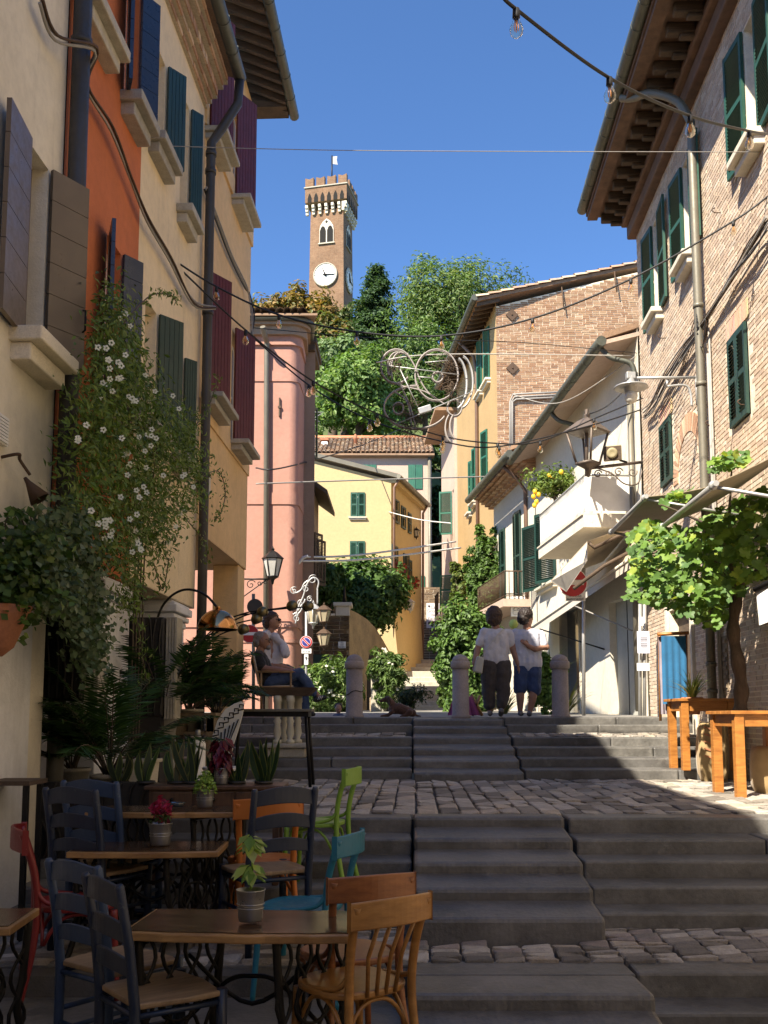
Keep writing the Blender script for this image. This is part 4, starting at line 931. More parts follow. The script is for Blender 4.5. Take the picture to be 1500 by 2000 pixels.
for k in range(3):
    b = MB(); b.tube([P(1108, 765 + 5 * k, YG - .08), P(1002 + 3 * k, 770 + 5 * k, YG - .08), P(996 + 2.5 * k, 785, YG - .08), P(996 + 2.5 * k, 930, YG - .08)], .035, 6); part(b, 'cable', m_wireg, T)
# ---------------- narrow ochre house further up the alley
Nf = Fac(Of.pt(oE).x - .12, Of.pt(oE).y + .05, -0.05, 1, -1)
H = thing('narrow_house', 'narrow ochre and pink house beyond the gable house', 'house', Nf.pt(1.5, .5))
nE = 5.5; nT = zy(835, 46); nh = [(.4, .9, zy(1040, 44), zy(955, 44)), (.4, .9, zy(1180, 44), zy(1120, 44))]
b = MB(); Nf.wall(b, 0, nE, 0, nT, nh); Nf.box(b, -.01, 0, 0, nT, -5, 0); part(b, 'wall', m_blush, H); body(Nf, H, 0.02, nE, 0, nT, -.22, -5, m_dark)
for hh in nh:
    wd = window(Nf, H, *hh, m_wframe, m_glass); louv(Nf, wd, hh[1], hh[2], hh[3], .6, 1, R(70), m_greenb)
b = MB(); Nf.box(b, -.2, nE, nT, nT + .15, -5, .9); part(b, 'roof', m_rooft, H)
b = MB(); sz_ = zy(1195, 43.5); Nf.box(b, 1.0, 2.6, sz_ - .25, sz_, 0, .7); part(b, 'balcony_slab', m_ivory, H)
b = MB()
for i in range(9): Nf.box(b, 1.0 + i * .2, 1.02 + i * .2, sz_, sz_ + 1.0, .66, .68)
Nf.box(b, 1.0, 2.62, sz_ + 1.0, sz_ + 1.04, .65, .69); part(b, 'balcony_railing', m_rust, H)
# ================================================================ pink house with the rounded corner
YP = 26.0
H = thing('pink_house', 'salmon pink house with a rounded corner and white string courses', 'house', P(540, 1400, YP + 1))
x0, x1 = P(300, 1000, YP).x, P(562, 1000, YP).x; pT = P(540, 668, YP).z; rr = P(579, 1000, YP).x - x1 + .03
prof = [Vector((x0, YP, 0)), Vector((x1, YP, 0))] + [Vector((x1 + rr * math.sin(a), YP + rr - rr * math.cos(a), 0)) for a in [math.pi / 2 * k / 10 for k in range(1, 11)]] + [Vector((x1 + rr + .05, YP + 1.6, 0)), Vector((x0, YP + 1.6, 0))]
def extr(prof, z0, z1, mat, name, H, off=0, smooth=False):
    b = MB(); n = len(prof); b.add([p + Vector((0, 0, z0)) for p in prof] + [p + Vector((0, 0, z1)) for p in prof], [(i, (i + 1) % n, n + (i + 1) % n, n + i) for i in range(n)], smooth)
    b.add([p + Vector((0, 0, z1)) for p in prof], [list(range(n))]); b.add([p + Vector((0, 0, z0)) for p in prof], [list(range(n))[::-1]]); return part(b, name, mat, H)
def grow(prof, d):
    out = []
    for i, p in enumerate(prof):
        a = prof[i - 1]; c = prof[(i + 1) % len(prof)]; t = (c - a).normalized(); out.append(p + Vector((t.y, -t.x, 0)) * d)
    return out
extr(prof, -.3, pT, m_pink, 'wall', H)
for py, hh, dd in ((745, .30, .03), (985, .32, .03), (1225, .16, .04), (1255, .1, .03)):
    z_ = zy(py, YP); extr(grow(prof, dd), z_, z_ + hh, m_pink, 'string_course', H)
z_ = zy(675, YP); extr(grow(prof, .08), z_, z_ + .25, m_pink, 'cornice', H); extr(grow(prof, .30), z_ + .50, z_ + .66, m_brown, 'eave', H); extr(grow(prof, .20), z_ + .25, z_ + .5, m_brown, 'eave_moulding', H)
b = MB(); gp_ = grow(prof, .34)[1:13]; b.tube([p + Vector((0, 0, z_ + .66)) for p in [grow(prof, .34)[0]] + gp_], .085, 10); part(b, 'gutter', m_gutter, H)
b = MB(); rows_of_tiles(b, Vector((x0, YP - .55, z_ + .72)), Vector((x1 + .5, YP - .55, z_ + .72)), Vector((x0, YP + 1.5, z_ + 1.25)), 5, 20, rnd, .13); part(b, 'roof_tiles', m_tile, H, kind='stuff')
b = MB(); q = [Vector((x0, YP - .5, z_ + .66)), Vector((x1 + .8, YP - .5, z_ + .66)), Vector((x1 + .5, YP + 1.6, z_ + 1.22)), Vector((x0, YP + 1.6, z_ + 1.22))]; b.hexa(q + [p + Vector((0, 0, .06)) for p in q]); part(b, 'roof', m_rooft, H)
b = MB(); q = P(521, 700, YP - .1); b.tube(bez([P(513, 638, YP - .6), P(517, 655, YP - .4), P(521, 668, YP - .15), P(521, 690, YP - .09)], 5) + [P(519, 1390, YP - .09)], .075, 10); part(b, 'downpipe', m_piper, H)
b = MB(); b.cbox(P(546, 795, YP - .03), (.04, .05, .52)); b.cbox(P(546, 795, YP - .05), (.09, .04, .06)); part(b, 'wall_anchor', m_rust, H)
# brown side range of the pink house with the big eave
Qx = x1 + rr + .1; Qf = Fac(Qx, YP + 1.4, 0.018, 1, 1)
H = thing('brown_house', 'shaded brown house with a deep eave behind the pink house', 'house', Qf.pt(3, .2))
q0 = zy(690, YP + 2); q1 = zy(885, YP + 4)
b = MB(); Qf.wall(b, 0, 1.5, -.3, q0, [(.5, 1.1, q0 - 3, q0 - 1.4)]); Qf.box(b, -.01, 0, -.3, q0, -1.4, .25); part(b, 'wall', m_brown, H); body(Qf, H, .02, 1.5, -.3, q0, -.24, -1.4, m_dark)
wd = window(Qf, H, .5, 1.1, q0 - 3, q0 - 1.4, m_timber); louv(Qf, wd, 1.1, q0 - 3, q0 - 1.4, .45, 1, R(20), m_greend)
b = MB(); Qf.box(b, -.25, 1.6, q0, q0 + .16, -1.4, .30); Qf.box(b, -.2, 1.5, q0 - .2, q0 - .002, -1, .25); part(b, 'eave', m_timber, H)
zl = zy(1000, 31.7); Q2 = 1.5; Q3 = 4.3
b = MB(); oph = [(1.9 + 1.2 * k, 2.6 + 1.2 * k, zl - 2.5, zl - 1.0) for k in range(2)] + [(2.0 + 1.2 * k, 2.7 + 1.2 * k, zl - 5, zl - 3.3) for k in range(2)]
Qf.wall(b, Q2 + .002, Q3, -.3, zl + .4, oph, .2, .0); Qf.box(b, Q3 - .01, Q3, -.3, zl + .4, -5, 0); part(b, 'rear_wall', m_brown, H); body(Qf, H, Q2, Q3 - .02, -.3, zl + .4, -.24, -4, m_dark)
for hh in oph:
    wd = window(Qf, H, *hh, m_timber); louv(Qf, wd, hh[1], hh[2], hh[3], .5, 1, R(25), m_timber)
b = MB(); q = [Qf.pt(Q2 - .2, zl - .1, .52), Qf.pt(Q3 + .3, zl - .1, .52), Qf.pt(Q3 + .3, zl + .5, -.3), Qf.pt(Q2 - .2, zl + .5, -.3)]; b.hexa(q + [p + Vector((0, 0, .14)) for p in q]); part(b, 'deep_eave', m_timber, H)
# ================================================================ yellow house in the middle
YY = 40.0; yx = P(764, 1000, YY).x
H = thing('yellow_house', 'pale yellow house with green shutters above the alley stair', 'house', (yx - 2, YY + 2, .4))
Yf = Fac(yx, YY, -1, 0.0, -1); Ys = Fac(yx, YY, 1.47, 5.4, 1)
yT = P(770, 938, YY).z
yw = 7.0; ysl = (P(612, 898, YY).z - P(770, 938, YY).z) / (P(770, 938, YY).x - P(612, 898, YY).x)
ya = (P(716, 1000, YY).x, P(686, 1000, YY).x); fh = [(yx - P(713, 900, YY).x, yx - P(685, 900, YY).x, P(700, 1010, YY).z, P(700, 962, YY).z), (yx - P(713, 900, YY).x, yx - P(684, 900, YY).x, P(700, 1136, YY).z, P(700, 1057, YY).z)]
b = MB(); Yf.wall(b, 0, yw, -.2, yT, fh, .16); b.poly([Yf.pt(0, yT), Yf.pt(yw, yT), Yf.pt(yw, yT + ysl * yw)], -Yf.n * .2)
part(b, 'front_wall', m_yellow, H)
# battered foot of the corner
b = MB(); fx = P(790, 1320, YY).x; b.hexa([(yx - 1.2, YY - .25, -.2), (fx, YY - .05, -.2), Ys.pt(5.4, -.2, .25), (yx - 1.2, YY + 3, -.2), (yx - 1.2, YY + .02, 5.2), (yx - .01, YY + .02, 5.2), Ys.pt(5.4, 5.2, -.02), (yx - 1.2, YY + 3, 5.2)]); part(b, 'battered_base', m_yellow, H)
sL = 5.55; sh = []
for (pl, pr, y1, y0) in ((768, 777, 972, 1018), (783, 790, 987, 1030), (796, 801, 1000, 1040), (764, 774, 1062, 1112), (787, 796, 1080, 1125), (797, 802, 1092, 1130), (770, 775, 1160, 1182)):
    sh.append((Ys.S(pl, 1000), max(Ys.S(pr, 1000), Ys.S(pl, 1000) + .3), Ys.Z(pl, y0), Ys.Z(pl, y1)))
sh = [h for h in sh if h[1] < sL]
b = MB(); Ys.wall(b, 0, sL, -.2, yT, sh, .16); part(b, 'side_wall', m_yellow, H); b = MB(); b.poly([Yf.pt(.05, -.2, -.22), Yf.pt(yw, -.2, -.22), Yf.pt(yw, -.2, -6), Ys.pt(sL - .02, -.2, -.22)], (0, 0, yT + .1)); part(b, 'house_body', m_dark, H)
for hh in fh:
    wd = window(Yf, H, *hh, m_wframe, m_glass, .12); m_ = (hh[0] + hh[1]) / 2; sill(Yf, wd, hh[0], hh[1], hh[2], .12, .12, m_trimw, .08)
    louv(Yf, wd, hh[0], hh[2], hh[3], m_ - hh[0] - .01, 1, R(4), m_green); louv(Yf, wd, hh[1], hh[2], hh[3], hh[1] - m_ - .01, -1, R(4), m_green)
for hh in sh:
    wd = window(Ys, H, *hh, m_timber, m_glass, .12, False); louv(Ys, wd, hh[0], hh[2], hh[3], hh[1] - hh[0], 1, R(3), m_greend)
b = MB(); q = [Yf.pt(-.32, yT + .12 - .3 * ysl, .22), Yf.pt(yw, yT + .12 + ysl * yw, .22), Yf.pt(yw, yT + .12 + ysl * yw, -6), Ys.pt(sL + .2, yT + .12 - .3 * ysl, .32)]; b.hexa(q + [p + Vector((0, 0, .18)) for p in q]); part(b, 'roof', m_piper, H)
b = MB(); Ys.box(b, .0, sL + .15, yT - .12, yT + .06, -.02, .22); part(b, 'side_cornice', m_yellow, H)
gutter(Ys, H, -.15, sL + .2, yT + .12, .36, .10, m_piper)
for s_ in (.06, sL - .1): pipe_run(Ys, H, [(s_, yT + .05, .34), (s_, yT - .3, .12), (s_, 1.6, .07)], .055, m_pipeb)
for (px, py, lab) in ((772, 1114, 'red geraniums in a window box at the upper corner window'), (798, 1140, 'red geraniums in a window box lower along the alley wall')):
    s_, z_ = Ys.hit(px, py); T = thing('window_box', lab, 'flower box', Ys.pt(s_, z_ - .12, .15)); b = MB(); Ys.box(b, s_ - .5, s_ + .6, z_ - .15, z_, .02, .25); part(b, 'trough', m_terra, T)
    b = MB(); rg = random.Random(int(px))
    for i in range(160):
        p = Ys.pt(s_ + rg.uniform(-.5, .6), z_ + rg.uniform(-.15, .28), rg.uniform(.05, .35)); b.cc = rg.choice([(.35, .03, .03), (.3, .02, .05), (.05, .1, .03), (.06, .12, .03)]); d = Vector((rg.uniform(-1, 1), rg.uniform(-1, 1), rg.uniform(-1, 1))) * .09; e = d.orthogonal() * .8; b.quad(p - d, p + e, p + d, p - e)
    part(b, 'geraniums', m_leaf, T, kind='stuff')
# ---------------- blush house behind with the tiled roof
YB = 52.0; H = thing('tiled_house', 'pale pink house with a clay tile roof behind the yellow house', 'house', P(720, 1300, YB + 2))
bx0, bx1 = P(560, 950, YB).x, P(843, 950, YB).x; bzt_ = zy(893, YB); Kf = Fac(bx1, YB, -1, 0, -1)
kh = [(bx1 - P(825, 900, YB).x, bx1 - P(797, 900, YB).x, zy(955, YB), zy(908, YB)), (bx1 - P(735, 900, YB).x, bx1 - P(706, 900, YB).x, zy(955, YB), zy(908, YB)), (bx1 - P(829, 900, YB).x, bx1 - P(808, 900, YB).x, zy(1160, YB), zy(1125, YB))]
b = MB(); Kf.wall(b, 0, bx1 - bx0, 1, bzt_, kh, .15); Kf.box(b, -.005, 0, 1, bzt_, -6, 0); part(b, 'wall', m_blush, H); body(Kf, H, 0.02, bx1 - bx0, 1, bzt_, -.2, -6, m_dark)
for hh in kh:
    wd = window(Kf, H, *hh, m_wframe, m_glass, .1); b = MB(); m_ = (hh[0] + hh[1]) / 2
    for (s_, dr, w_) in ((hh[0], 1, m_ - hh[0] - .01), (hh[1], -1, hh[1] - m_ - .01)): shutter(Kf, wd, s_, hh[2], hh[3], w_, dr, R(2), m_greenb, 'board', 4, True)
b = MB(); Kf.box(b, -.15, bx1 - bx0, bzt_ - .02, bzt_ + .12, -.3, .28); part(b, 'eave', m_brown, H)
ridge = zy(857, YB + 3.8)
e0, e1, r0 = Vector((bx0, YB - .35, bzt_ + .12)), Vector((bx1 + .15, YB - .35, bzt_ + .12)), Vector((bx0, YB + 3.8, ridge))
b = MB(); q = [e0, e1, e1 + (r0 - e0), r0]; b.hexa([p - Vector((0, 0, .1)) for p in q] + q); part(b, 'roof', m_rooft, H)
b = MB(); rows_of_tiles(b, e0 + Vector((0, 0, .01)), e1 + Vector((0, 0, .01)), r0 + Vector((0, 0, .01)), 11, 34, rnd, .12); part(b, 'roof_tiles', m_tile, H, kind='stuff')
b = MB(); b.tube([r0 + Vector((0, 0, .06)), r0 + (e1 - e0) + Vector((0, 0, .06))], .14, 8); part(b, 'ridge', m_terra, H)
cc_ = P(634, 873, YB + 1.8); b = MB(); b.cbox(cc_, (.34, .34, .55)); part(b, 'chimney_stack', m_whitep, H); b = MB(); b.cbox(cc_ + Vector((0, 0, .40)), (.46, .46, .10)); b.cbox(cc_ + Vector((0, 0, .31)), (.28, .28, .1)); part(b, 'chimney_cap', m_terra, H)
b = MB(); cp = P(694, 868, YB + 2.0); b.lathe([(.10, -.25), (.10, .30), (.14, .34), (.10, .40), (.11, .5), (.02, .62)], cp, 12); part(b, 'chimney_pot', m_terra, H)
pipe_run(Kf, H, [(.12, bzt_, .1), (.12, 2, .1)], .09, m_piper)
T = thing('roof_antenna', 'thin white television aerial on the tiled roof', 'antenna', P(614, 880, YB + .2))
b = MB(); b.tube([P(615, 885, YB + .2), P(613, 772, YB + .2)], .035, 6); part(b, 'mast', m_silver, T)
for (a_, c_) in (((600, 805), (632, 805)), ((600, 812), (625, 824)), ((600, 824), (628, 808)), ((604, 774), (622, 774))):
    b = MB(); b.tube([P(*a_, YB + .2), P(*c_, YB + .2)], .02, 5); part(b, 'aerial_rod', m_silver, T)
# ---------------- alley end wall with the white sign
YA = 50.0; T = thing('alley_wall', 'old brown brick wall at the top of the stair', 'wall', P(840, 1290, YA))
b = MB(); p0, p1 = P(800, 1310, YA), P(890, 1150, YA); b.box(p0.x, p1.x + 3, YA, YA + .5, p0.z - 2, p1.z); part(b, 'wall_core', m_mortar, T)
rg = random.Random(8); Af = Fac(p0.x, YA, 1, 0, 1); bricks(Af, T, 0, p1.x - p0.x + 1.5, p0.z - .6, p1.z, [], .42, .13, [(.20, .14, .09), (.25, .175, .11), (.17, .12, .08)], rg, 0, True, .02, .02)
T = thing('inn_sign', 'tall white sign with a red bloom on the brown alley wall', 'sign', P(846, 1228, YA - .1))
b = MB(); a, c = P(833, 1227, YA - .1), P(858, 1178, YA - .1); b.box(a.x, c.x, YA - .1, YA - .04, a.z, c.z); part(b, 'panel', M_paint('pinkish_white', (.70, .64, .66), .5), T)
for (s_, py, sz) in (('La', 1189, .24), ('Grotta', 1196, .23), ('dei', 1203, .20), ('Piaceri', 1210, .21)): text(T, s_, P(846, py, YA - .105), sz, m_inkg)
b = MB(); cx = P(846, 1216, YA - .12); m_redf = M_plain('red_flower', (.35, .03, .05), .7)
for k in range(9): an = math.pi * k / 8; b.tube([cx, cx + Vector((.20 * math.cos(an), 0, .10 * math.sin(an)))], [.03, .008], 5)
part(b, 'bloom', m_redf, T)
for (px, py) in ((838, 1184), (854, 1184), (838, 1217), (855, 1217), (844, 1222)):
    b = MB(); b.cbox(P(px, py, YA - .105), (.10, .012, .10), Matrix.Rotation(R(45), 3, 'Y')); part(b, 'sign_ornament', m_ink, T)
# ================================================================ clock tower
YT = 95.0; H = thing('clock_tower', 'tall brick clock tower with swallowtail battlements on the hill', 'tower', P(645, 620, YT + 2))
def brick_tex(name, c1, c2, mo, sc):
    m, n, l, b = newmat(name); tc = n.new('ShaderNodeTexCoord'); br = n.new('ShaderNodeTexBrick'); mp = n.new('ShaderNodeMapping')
    mp.inputs['Rotation'].default_value = (R(90), 0, 0); l.new(tc.outputs['Object'], mp.inputs[0]); l.new(mp.outputs[0], br.inputs['Vector'])
    br.inputs['Scale'].default_value = sc; br.inputs['Color1'].default_value = rgba(c1); br.inputs['Color2'].default_value = rgba(c2); br.inputs['Mortar'].default_value = rgba(mo); br.inputs['Mortar Size'].default_value = .012
    br.inputs['Brick Width'].default_value = .5; br.inputs['Row Height'].default_value = .14
    a = noise(n, l, .6, 6, .7, 'world'); r = ramp(n, l, a.outputs[0], [(.3, (.72,) * 3), (.7, (1.2,) * 3)])
    f = noise(n, l, 6, 4, .7, 'world'); r2 = ramp(n, l, f.outputs[0], [(.3, (.8,) * 3), (.7, (1.15,) * 3)])
    l.new(mix(n, l, 1, mix(n, l, 1, br.outputs[0], r.outputs[0], 'MULTIPLY'), r2.outputs[0], 'MULTIPLY'), b.inputs['Base Color']); b.inputs['Roughness'].default_value = .95; return m
m_tower = brick_tex('tower_brick', (.20, .105, .058), (.24, .138, .08), (.25, .185, .12), 1.2)
ang = R(24)                                         # the tower is turned: front face and a right face in shade
cA = P(604, 600, YT).x; cB = P(671, 600, YT).x; wt = (cB - cA) / math.cos(R(13)); 
fd = Vector((math.cos(R(13)), -math.sin(R(13)), 0)).normalized(); bk = Vector((-fd.y, fd.x, 0))
# right face visible width
c0 = Vector((cA, YT, 0)); zt0 = P(645, 640, YT).z - 8; zA_ = P(645, 413, YT).z
def tw(u, v, z, g=0): return c0 + fd * u + bk * v + Vector((0, 0, z))
k0 = .22; k1 = 0.0
b = MB(); dW_ = wt
def frus(u0, u1, v0, v1, z0, U0, U1, V0, V1, z1): return [tw(u0, v0, z0), tw(u1, v0, z0), tw(u1, v1, z0), tw(u0, v1, z0), tw(U0, V0, z1), tw(U1, V0, z1), tw(U1, V1, z1), tw(U0, V1, z1)]
b.hexa(frus(-.15, wt + .15, -.15, wt + .15, zt0, 0.05, wt - .05, .05, wt - .05, zA_)); part(b, 'shaft', m_tower, H)
zh = P(645, 400, YT).z; zc_ = P(645, 372, YT).z; gx = .42
b = MB(); b.hexa(frus(-gx, wt + gx, -gx, wt + gx, zh, -gx, wt + gx, -gx, wt + gx, zc_)); part(b, 'parapet', m_tower, H)
b = MB(); b.hexa(frus(-gx - .1, wt + gx + .1, -gx - .1, wt + gx + .1, zc_, -gx - .1, wt + gx + .1, -gx - .1, wt + gx + .1, zc_ + .12)); part(b, 'parapet_band', m_trim, H)
# corbels
for face in range(2):
    for i in range(7):
        t = lerp(-gx + .15, wt + gx - .15, i / 6); b = MB()
        for k, (o, zz) in enumerate(((.16, .0), (.30, .32), (gx, .62))):
            z0_ = zA_ - .45 + zz; 
            if face == 0: b.hexa(frus(t - .13, t + .13, -o, .1, z0_, t - .13, t + .13, -o, .1, z0_ + .31))
            else: b.hexa(frus(wt - .1, wt + o, t - .13, t + .13, z0_, wt - .1, wt + o, t - .13, t + .13, z0_ + .31))
        part(b, 'corbel', m_trimw, H)
# little pointed arches between the corbels
for face in range(2):
    for i in range(6):
        t = lerp(-gx + .15, wt + gx - .15, (i + .5) / 6); hw = (wt + 2 * gx - .3) / 12 * .62; b = MB()
        pts = [(-hw, 0), (hw, 0), (hw, .45), (hw * .6, .75), (0, 1.0), (-hw * .6, .75), (-hw, .45)]
        if face == 0: b.poly([tw(t + a, -gx - .012, zh + z) for a, z in pts], bk * .02)
        else: b.poly([tw(wt + gx + .012, t + a, zh + z) for a, z in pts], -fd * .02)
        part(b, 'corbel_arch', m_dark, H)
# swallowtail merlons
zm = zc_ + .12; mh = P(645, 352, YT).z - zm
for i in range(4):
    for side in range(4):
        t = lerp(-gx + .45, wt + gx - .45, i / 3); hw = .44; pts = [(-hw, 0), (hw, 0), (hw, mh), (0, mh * .84), (-hw, mh)]; b = MB()
        if side == 0: b.poly([tw(t + a, -gx, zm + z) for a, z in pts], bk * .45)
        elif side == 1: b.poly([tw(wt + gx, t + a, zm + z) for a, z in pts], -fd * .45)
        elif side == 2: b.poly([tw(t + a, wt + gx, zm + z) for a, z in pts], -bk * .45)
        else: b.poly([tw(-gx, t + a, zm + z) for a, z in pts], fd * .45)
        if not (side in (1, 2, 3) and i in (0,)): part(b, 'merlon', m_tower, H)
# clock faces
def clock(face):
    rad = P(658, 540, YT).x - P(635, 540, YT).x; zc2 = P(635, 541, YT).z; b = MB()
    C = tw(wt * .48, -.06, zc2) if face == 0 else tw(wt + .06, wt * .5, zc2); U = fd if face == 0 else bk; N = -bk if face == 0 else fd
    ln = arc(C, rad, 0, 2 * math.pi, 32, U, Vector((0, 0, 1)))[:-1]; b.poly(ln, N * .12); o = part(b, 'clock_face', m_whitep, H)
    b = MB(); b.tube(arc(C + N * .1, rad, 0, 2 * math.pi, 40, U, Vector((0, 0, 1))), .09, 6, False); part(b, 'rim', m_trim, o)
    for (an, ln_, w_) in ((R(113), rad * .62, .10), (R(-4), rad * .82, .08)):
        b = MB(); d = U * math.cos(an) + Vector((0, 0, math.sin(an))); b.tube([C + N * .17 - d * rad * .18, C + N * .17 + d * ln_], [w_, w_ * .5], 5); part(b, 'hand', m_iron, o)
    for k in range(12):
        an = R(30 * k); d = U * math.cos(an) + Vector((0, 0, math.sin(an))); b = MB(); b.tube([C + N * .13 + d * rad * .72, C + N * .13 + d * rad * .92], .035, 4); part(b, 'hour_mark', m_inkg, o)
clock(0); clock(1)
# belfry windows: pointed arch with two lights
def belfry(face):
    zb0, zb1 = P(635, 478, YT).z, P(635, 431, YT).z; hw = (P(650, 460, YT).x - P(621, 460, YT).x) / 2; U = fd if face == 0 else bk; N = -bk if face == 0 else fd
    C = tw(wt * .5, -.02, 0) if face == 0 else tw(wt + .02, wt * .5, 0); hh = zb1 - zb0
    def pg(pts, d0, d1, mat, nm, par=H): b = MB(); b.poly([C + U * a + Vector((0, 0, zb0 + z)) + N * d0 for a, z in pts], N * (d1 - d0)); return part(b, nm, mat, par)
    arcp = [(hw * 1.18, hh * .48), (hw * 1.05, hh * .72), (hw * .62, hh * .92), (0, hh * 1.10), (-hw * .62, hh * .92), (-hw * 1.05, hh * .72), (-hw * 1.18, hh * .48)]
    o = pg([(-hw, 0), (hw, 0), (hw, hh * .52), (hw * .9, hh * .70), (hw * .52, hh * .88), (0, hh), (-hw * .52, hh * .88), (-hw * .9, hh * .70), (-hw, hh * .52)], .0, .05, m_trimw, 'belfry_window')
    for sg in (-1, 1):
        a0, a1 = sg * hw * .08, sg * hw * .92; m_ = (a0 + a1) / 2
        pg([(a0, 0), (a1, 0), (a1, hh * .50), (lerp(m_, a1, .6), hh * .64), (m_, hh * .70), (lerp(m_, a0, .6), hh * .64), (a0, hh * .50)], .05, .07, m_dark, 'belfry_light', o)
    pg([(-.05, hh * .80), (.05, hh * .80), (.05, hh * .92), (-.05, hh * .92)], .05, .07, m_dark, 'cross_slot', o); pg([(-.14, hh * .84), (.14, hh * .84), (.14, hh * .88), (-.14, hh * .88)], .052, .072, m_dark, 'cross_slot', o)
    pg([(-hw * 1.15, -.12), (hw * 1.15, -.12), (hw * 1.15, 0), (-hw * 1.15, 0)], 0, .12, m_trim, 'sill', o)
belfry(0); belfry(1)
# roof, flagpole and weather vane
b = MB(); b.hexa(frus(.3, wt - .3, .3, wt - .3, zm, wt * .5 - .1, wt * .5 + .1, wt * .5 - .1, wt * .5 + .1, zm + 1.1)); part(b, 'roof', m_rooft, H)
pc = tw(wt * .5, wt * .5, zm + .9); pt_ = P(650, 311, YT + 2).z; b = MB(); b.tube([pc, Vector((pc.x, pc.y, pt_))], .07, 6); part(b, 'flagpole', m_iron, H)
b = MB(); b.poly([Vector((pc.x, pc.y, pt_ - .1)), Vector((pc.x + .55, pc.y, pt_ - .05)), Vector((pc.x + .5, pc.y, pt_ - .5)), Vector((pc.x + .6, pc.y, pt_ - 1.0)), Vector((pc.x, pc.y, pt_ - .9))], (0, .03, 0)); part(b, 'weather_vane', m_grey, H)
# ================================================================ foliage tools
def leaf_mesh(name, pos, nrm, size, cols, mat, aspect=.5, fold=.18, Minv=None, dirs=None, rs=None):
    rs = rs or np.random.RandomState(1); N = len(pos); pos = np.asarray(pos, float); nrm = np.asarray(nrm, float); nrm /= np.linalg.norm(nrm, axis=1)[:, None] + 1e-9
    d = rs.normal(size=(N, 3)) if dirs is None else np.asarray(dirs, float)
    d = d - nrm * (d * nrm).sum(1)[:, None]; d /= np.linalg.norm(d, axis=1)[:, None] + 1e-9; e = np.cross(nrm, d); s = np.asarray(size)[:, None]
    V = np.stack([pos - d * s * .5, pos + e * s * .5 * aspect + nrm * s * fold, pos + d * s * .5, pos - e * s * .5 * aspect + nrm * s * fold], 1).reshape(-1, 3)
    if Minv is not None:
        A = np.array(Minv); V = V @ A[:3, :3].T + A[:3, 3]
    me = bpy.data.meshes.new(name); me.vertices.add(N * 4); me.vertices.foreach_set('co', V.astype(np.float32).ravel())
    b4 = np.arange(N)[:, None] * 4; idx = np.stack([b4[:, 0], b4[:, 0] + 1, b4[:, 0] + 2, b4[:, 0], b4[:, 0] + 2, b4[:, 0] + 3], 1).ravel()
    me.loops.add(N * 6); me.loops.foreach_set('vertex_index', idx.astype(np.int32)); me.polygons.add(N * 2)
    me.polygons.foreach_set('loop_start', (np.arange(N * 2) * 3).astype(np.int32)); me.polygons.foreach_set('loop_total', np.full(N * 2, 3, np.int32))
    me.update(calc_edges=True)
    at = me.attributes.new('Col', 'FLOAT_COLOR', 'FACE'); c = np.repeat(np.concatenate([cols, np.ones((N, 1))], 1), 2, 0); at.data.foreach_set('color', c.astype(np.float32).ravel())
    me.materials.append(mat); return me
def pick(pal, N, rs, var=.22):
    p = np.array(pal)[rs.randint(len(pal), size=N)]; return np.clip(p * (1 + rs.uniform(-var, var, (N, 1))), 0, 1)
def cloud(c, rad, ncl, nl, cr, rs, shell=.55, low=-1.0, squash=1.0):
    """leaf positions in clusters through an ellipsoid -> pos, outward normals, cluster centres"""
    u = rs.normal(size=(ncl, 3)); u /= np.linalg.norm(u, axis=1)[:, None]; u[:, 2] = np.where(u[:, 2] < low, -u[:, 2] * .3, u[:, 2])
    r = rs.uniform(shell, 1, (ncl, 1)) ** .8; ph = rs.uniform(0, 6.28, 6); az = np.arctan2(u[:, 1], u[:, 0]); wob = 1 + .17 * np.sin(2 * az + ph[0]) * np.cos(2 * u[:, 2] + ph[1]) + .16 * np.sin(4 * u[:, 0] + ph[2]) * np.sin(4 * u[:, 2] + ph[3]) + .10 * np.sin(7 * az + ph[4]) * np.sin(6 * u[:, 2] + ph[5])
    cen = np.array(c) + u * r * np.array(rad) * wob[:, None] * (1 + rs.normal(0, .08, (ncl, 1)))
    n = np.repeat(np.arange(ncl), nl); off = rs.normal(size=(len(n), 3)); L_ = np.linalg.norm(off, axis=1)[:, None]
    off = off / L_ * (rs.uniform(0, 1, (len(n), 1)) ** .45) * cr * np.repeat(rs.uniform(.6, 1.3, (ncl, 1)), nl, 0); off[:, 2] *= squash
    pos = cen[n] + off; nr = off / cr + .55 * u[n] + rs.normal(0, .45, pos.shape); nr[:, 2] += .35
    return pos, nr, cen
def plant_part(me, name, parent, kind=None):
    o = bpy.data.objects.new(name, me); COL.objects.link(o); o.parent = parent
    if kind: o['kind'] = kind
    return o
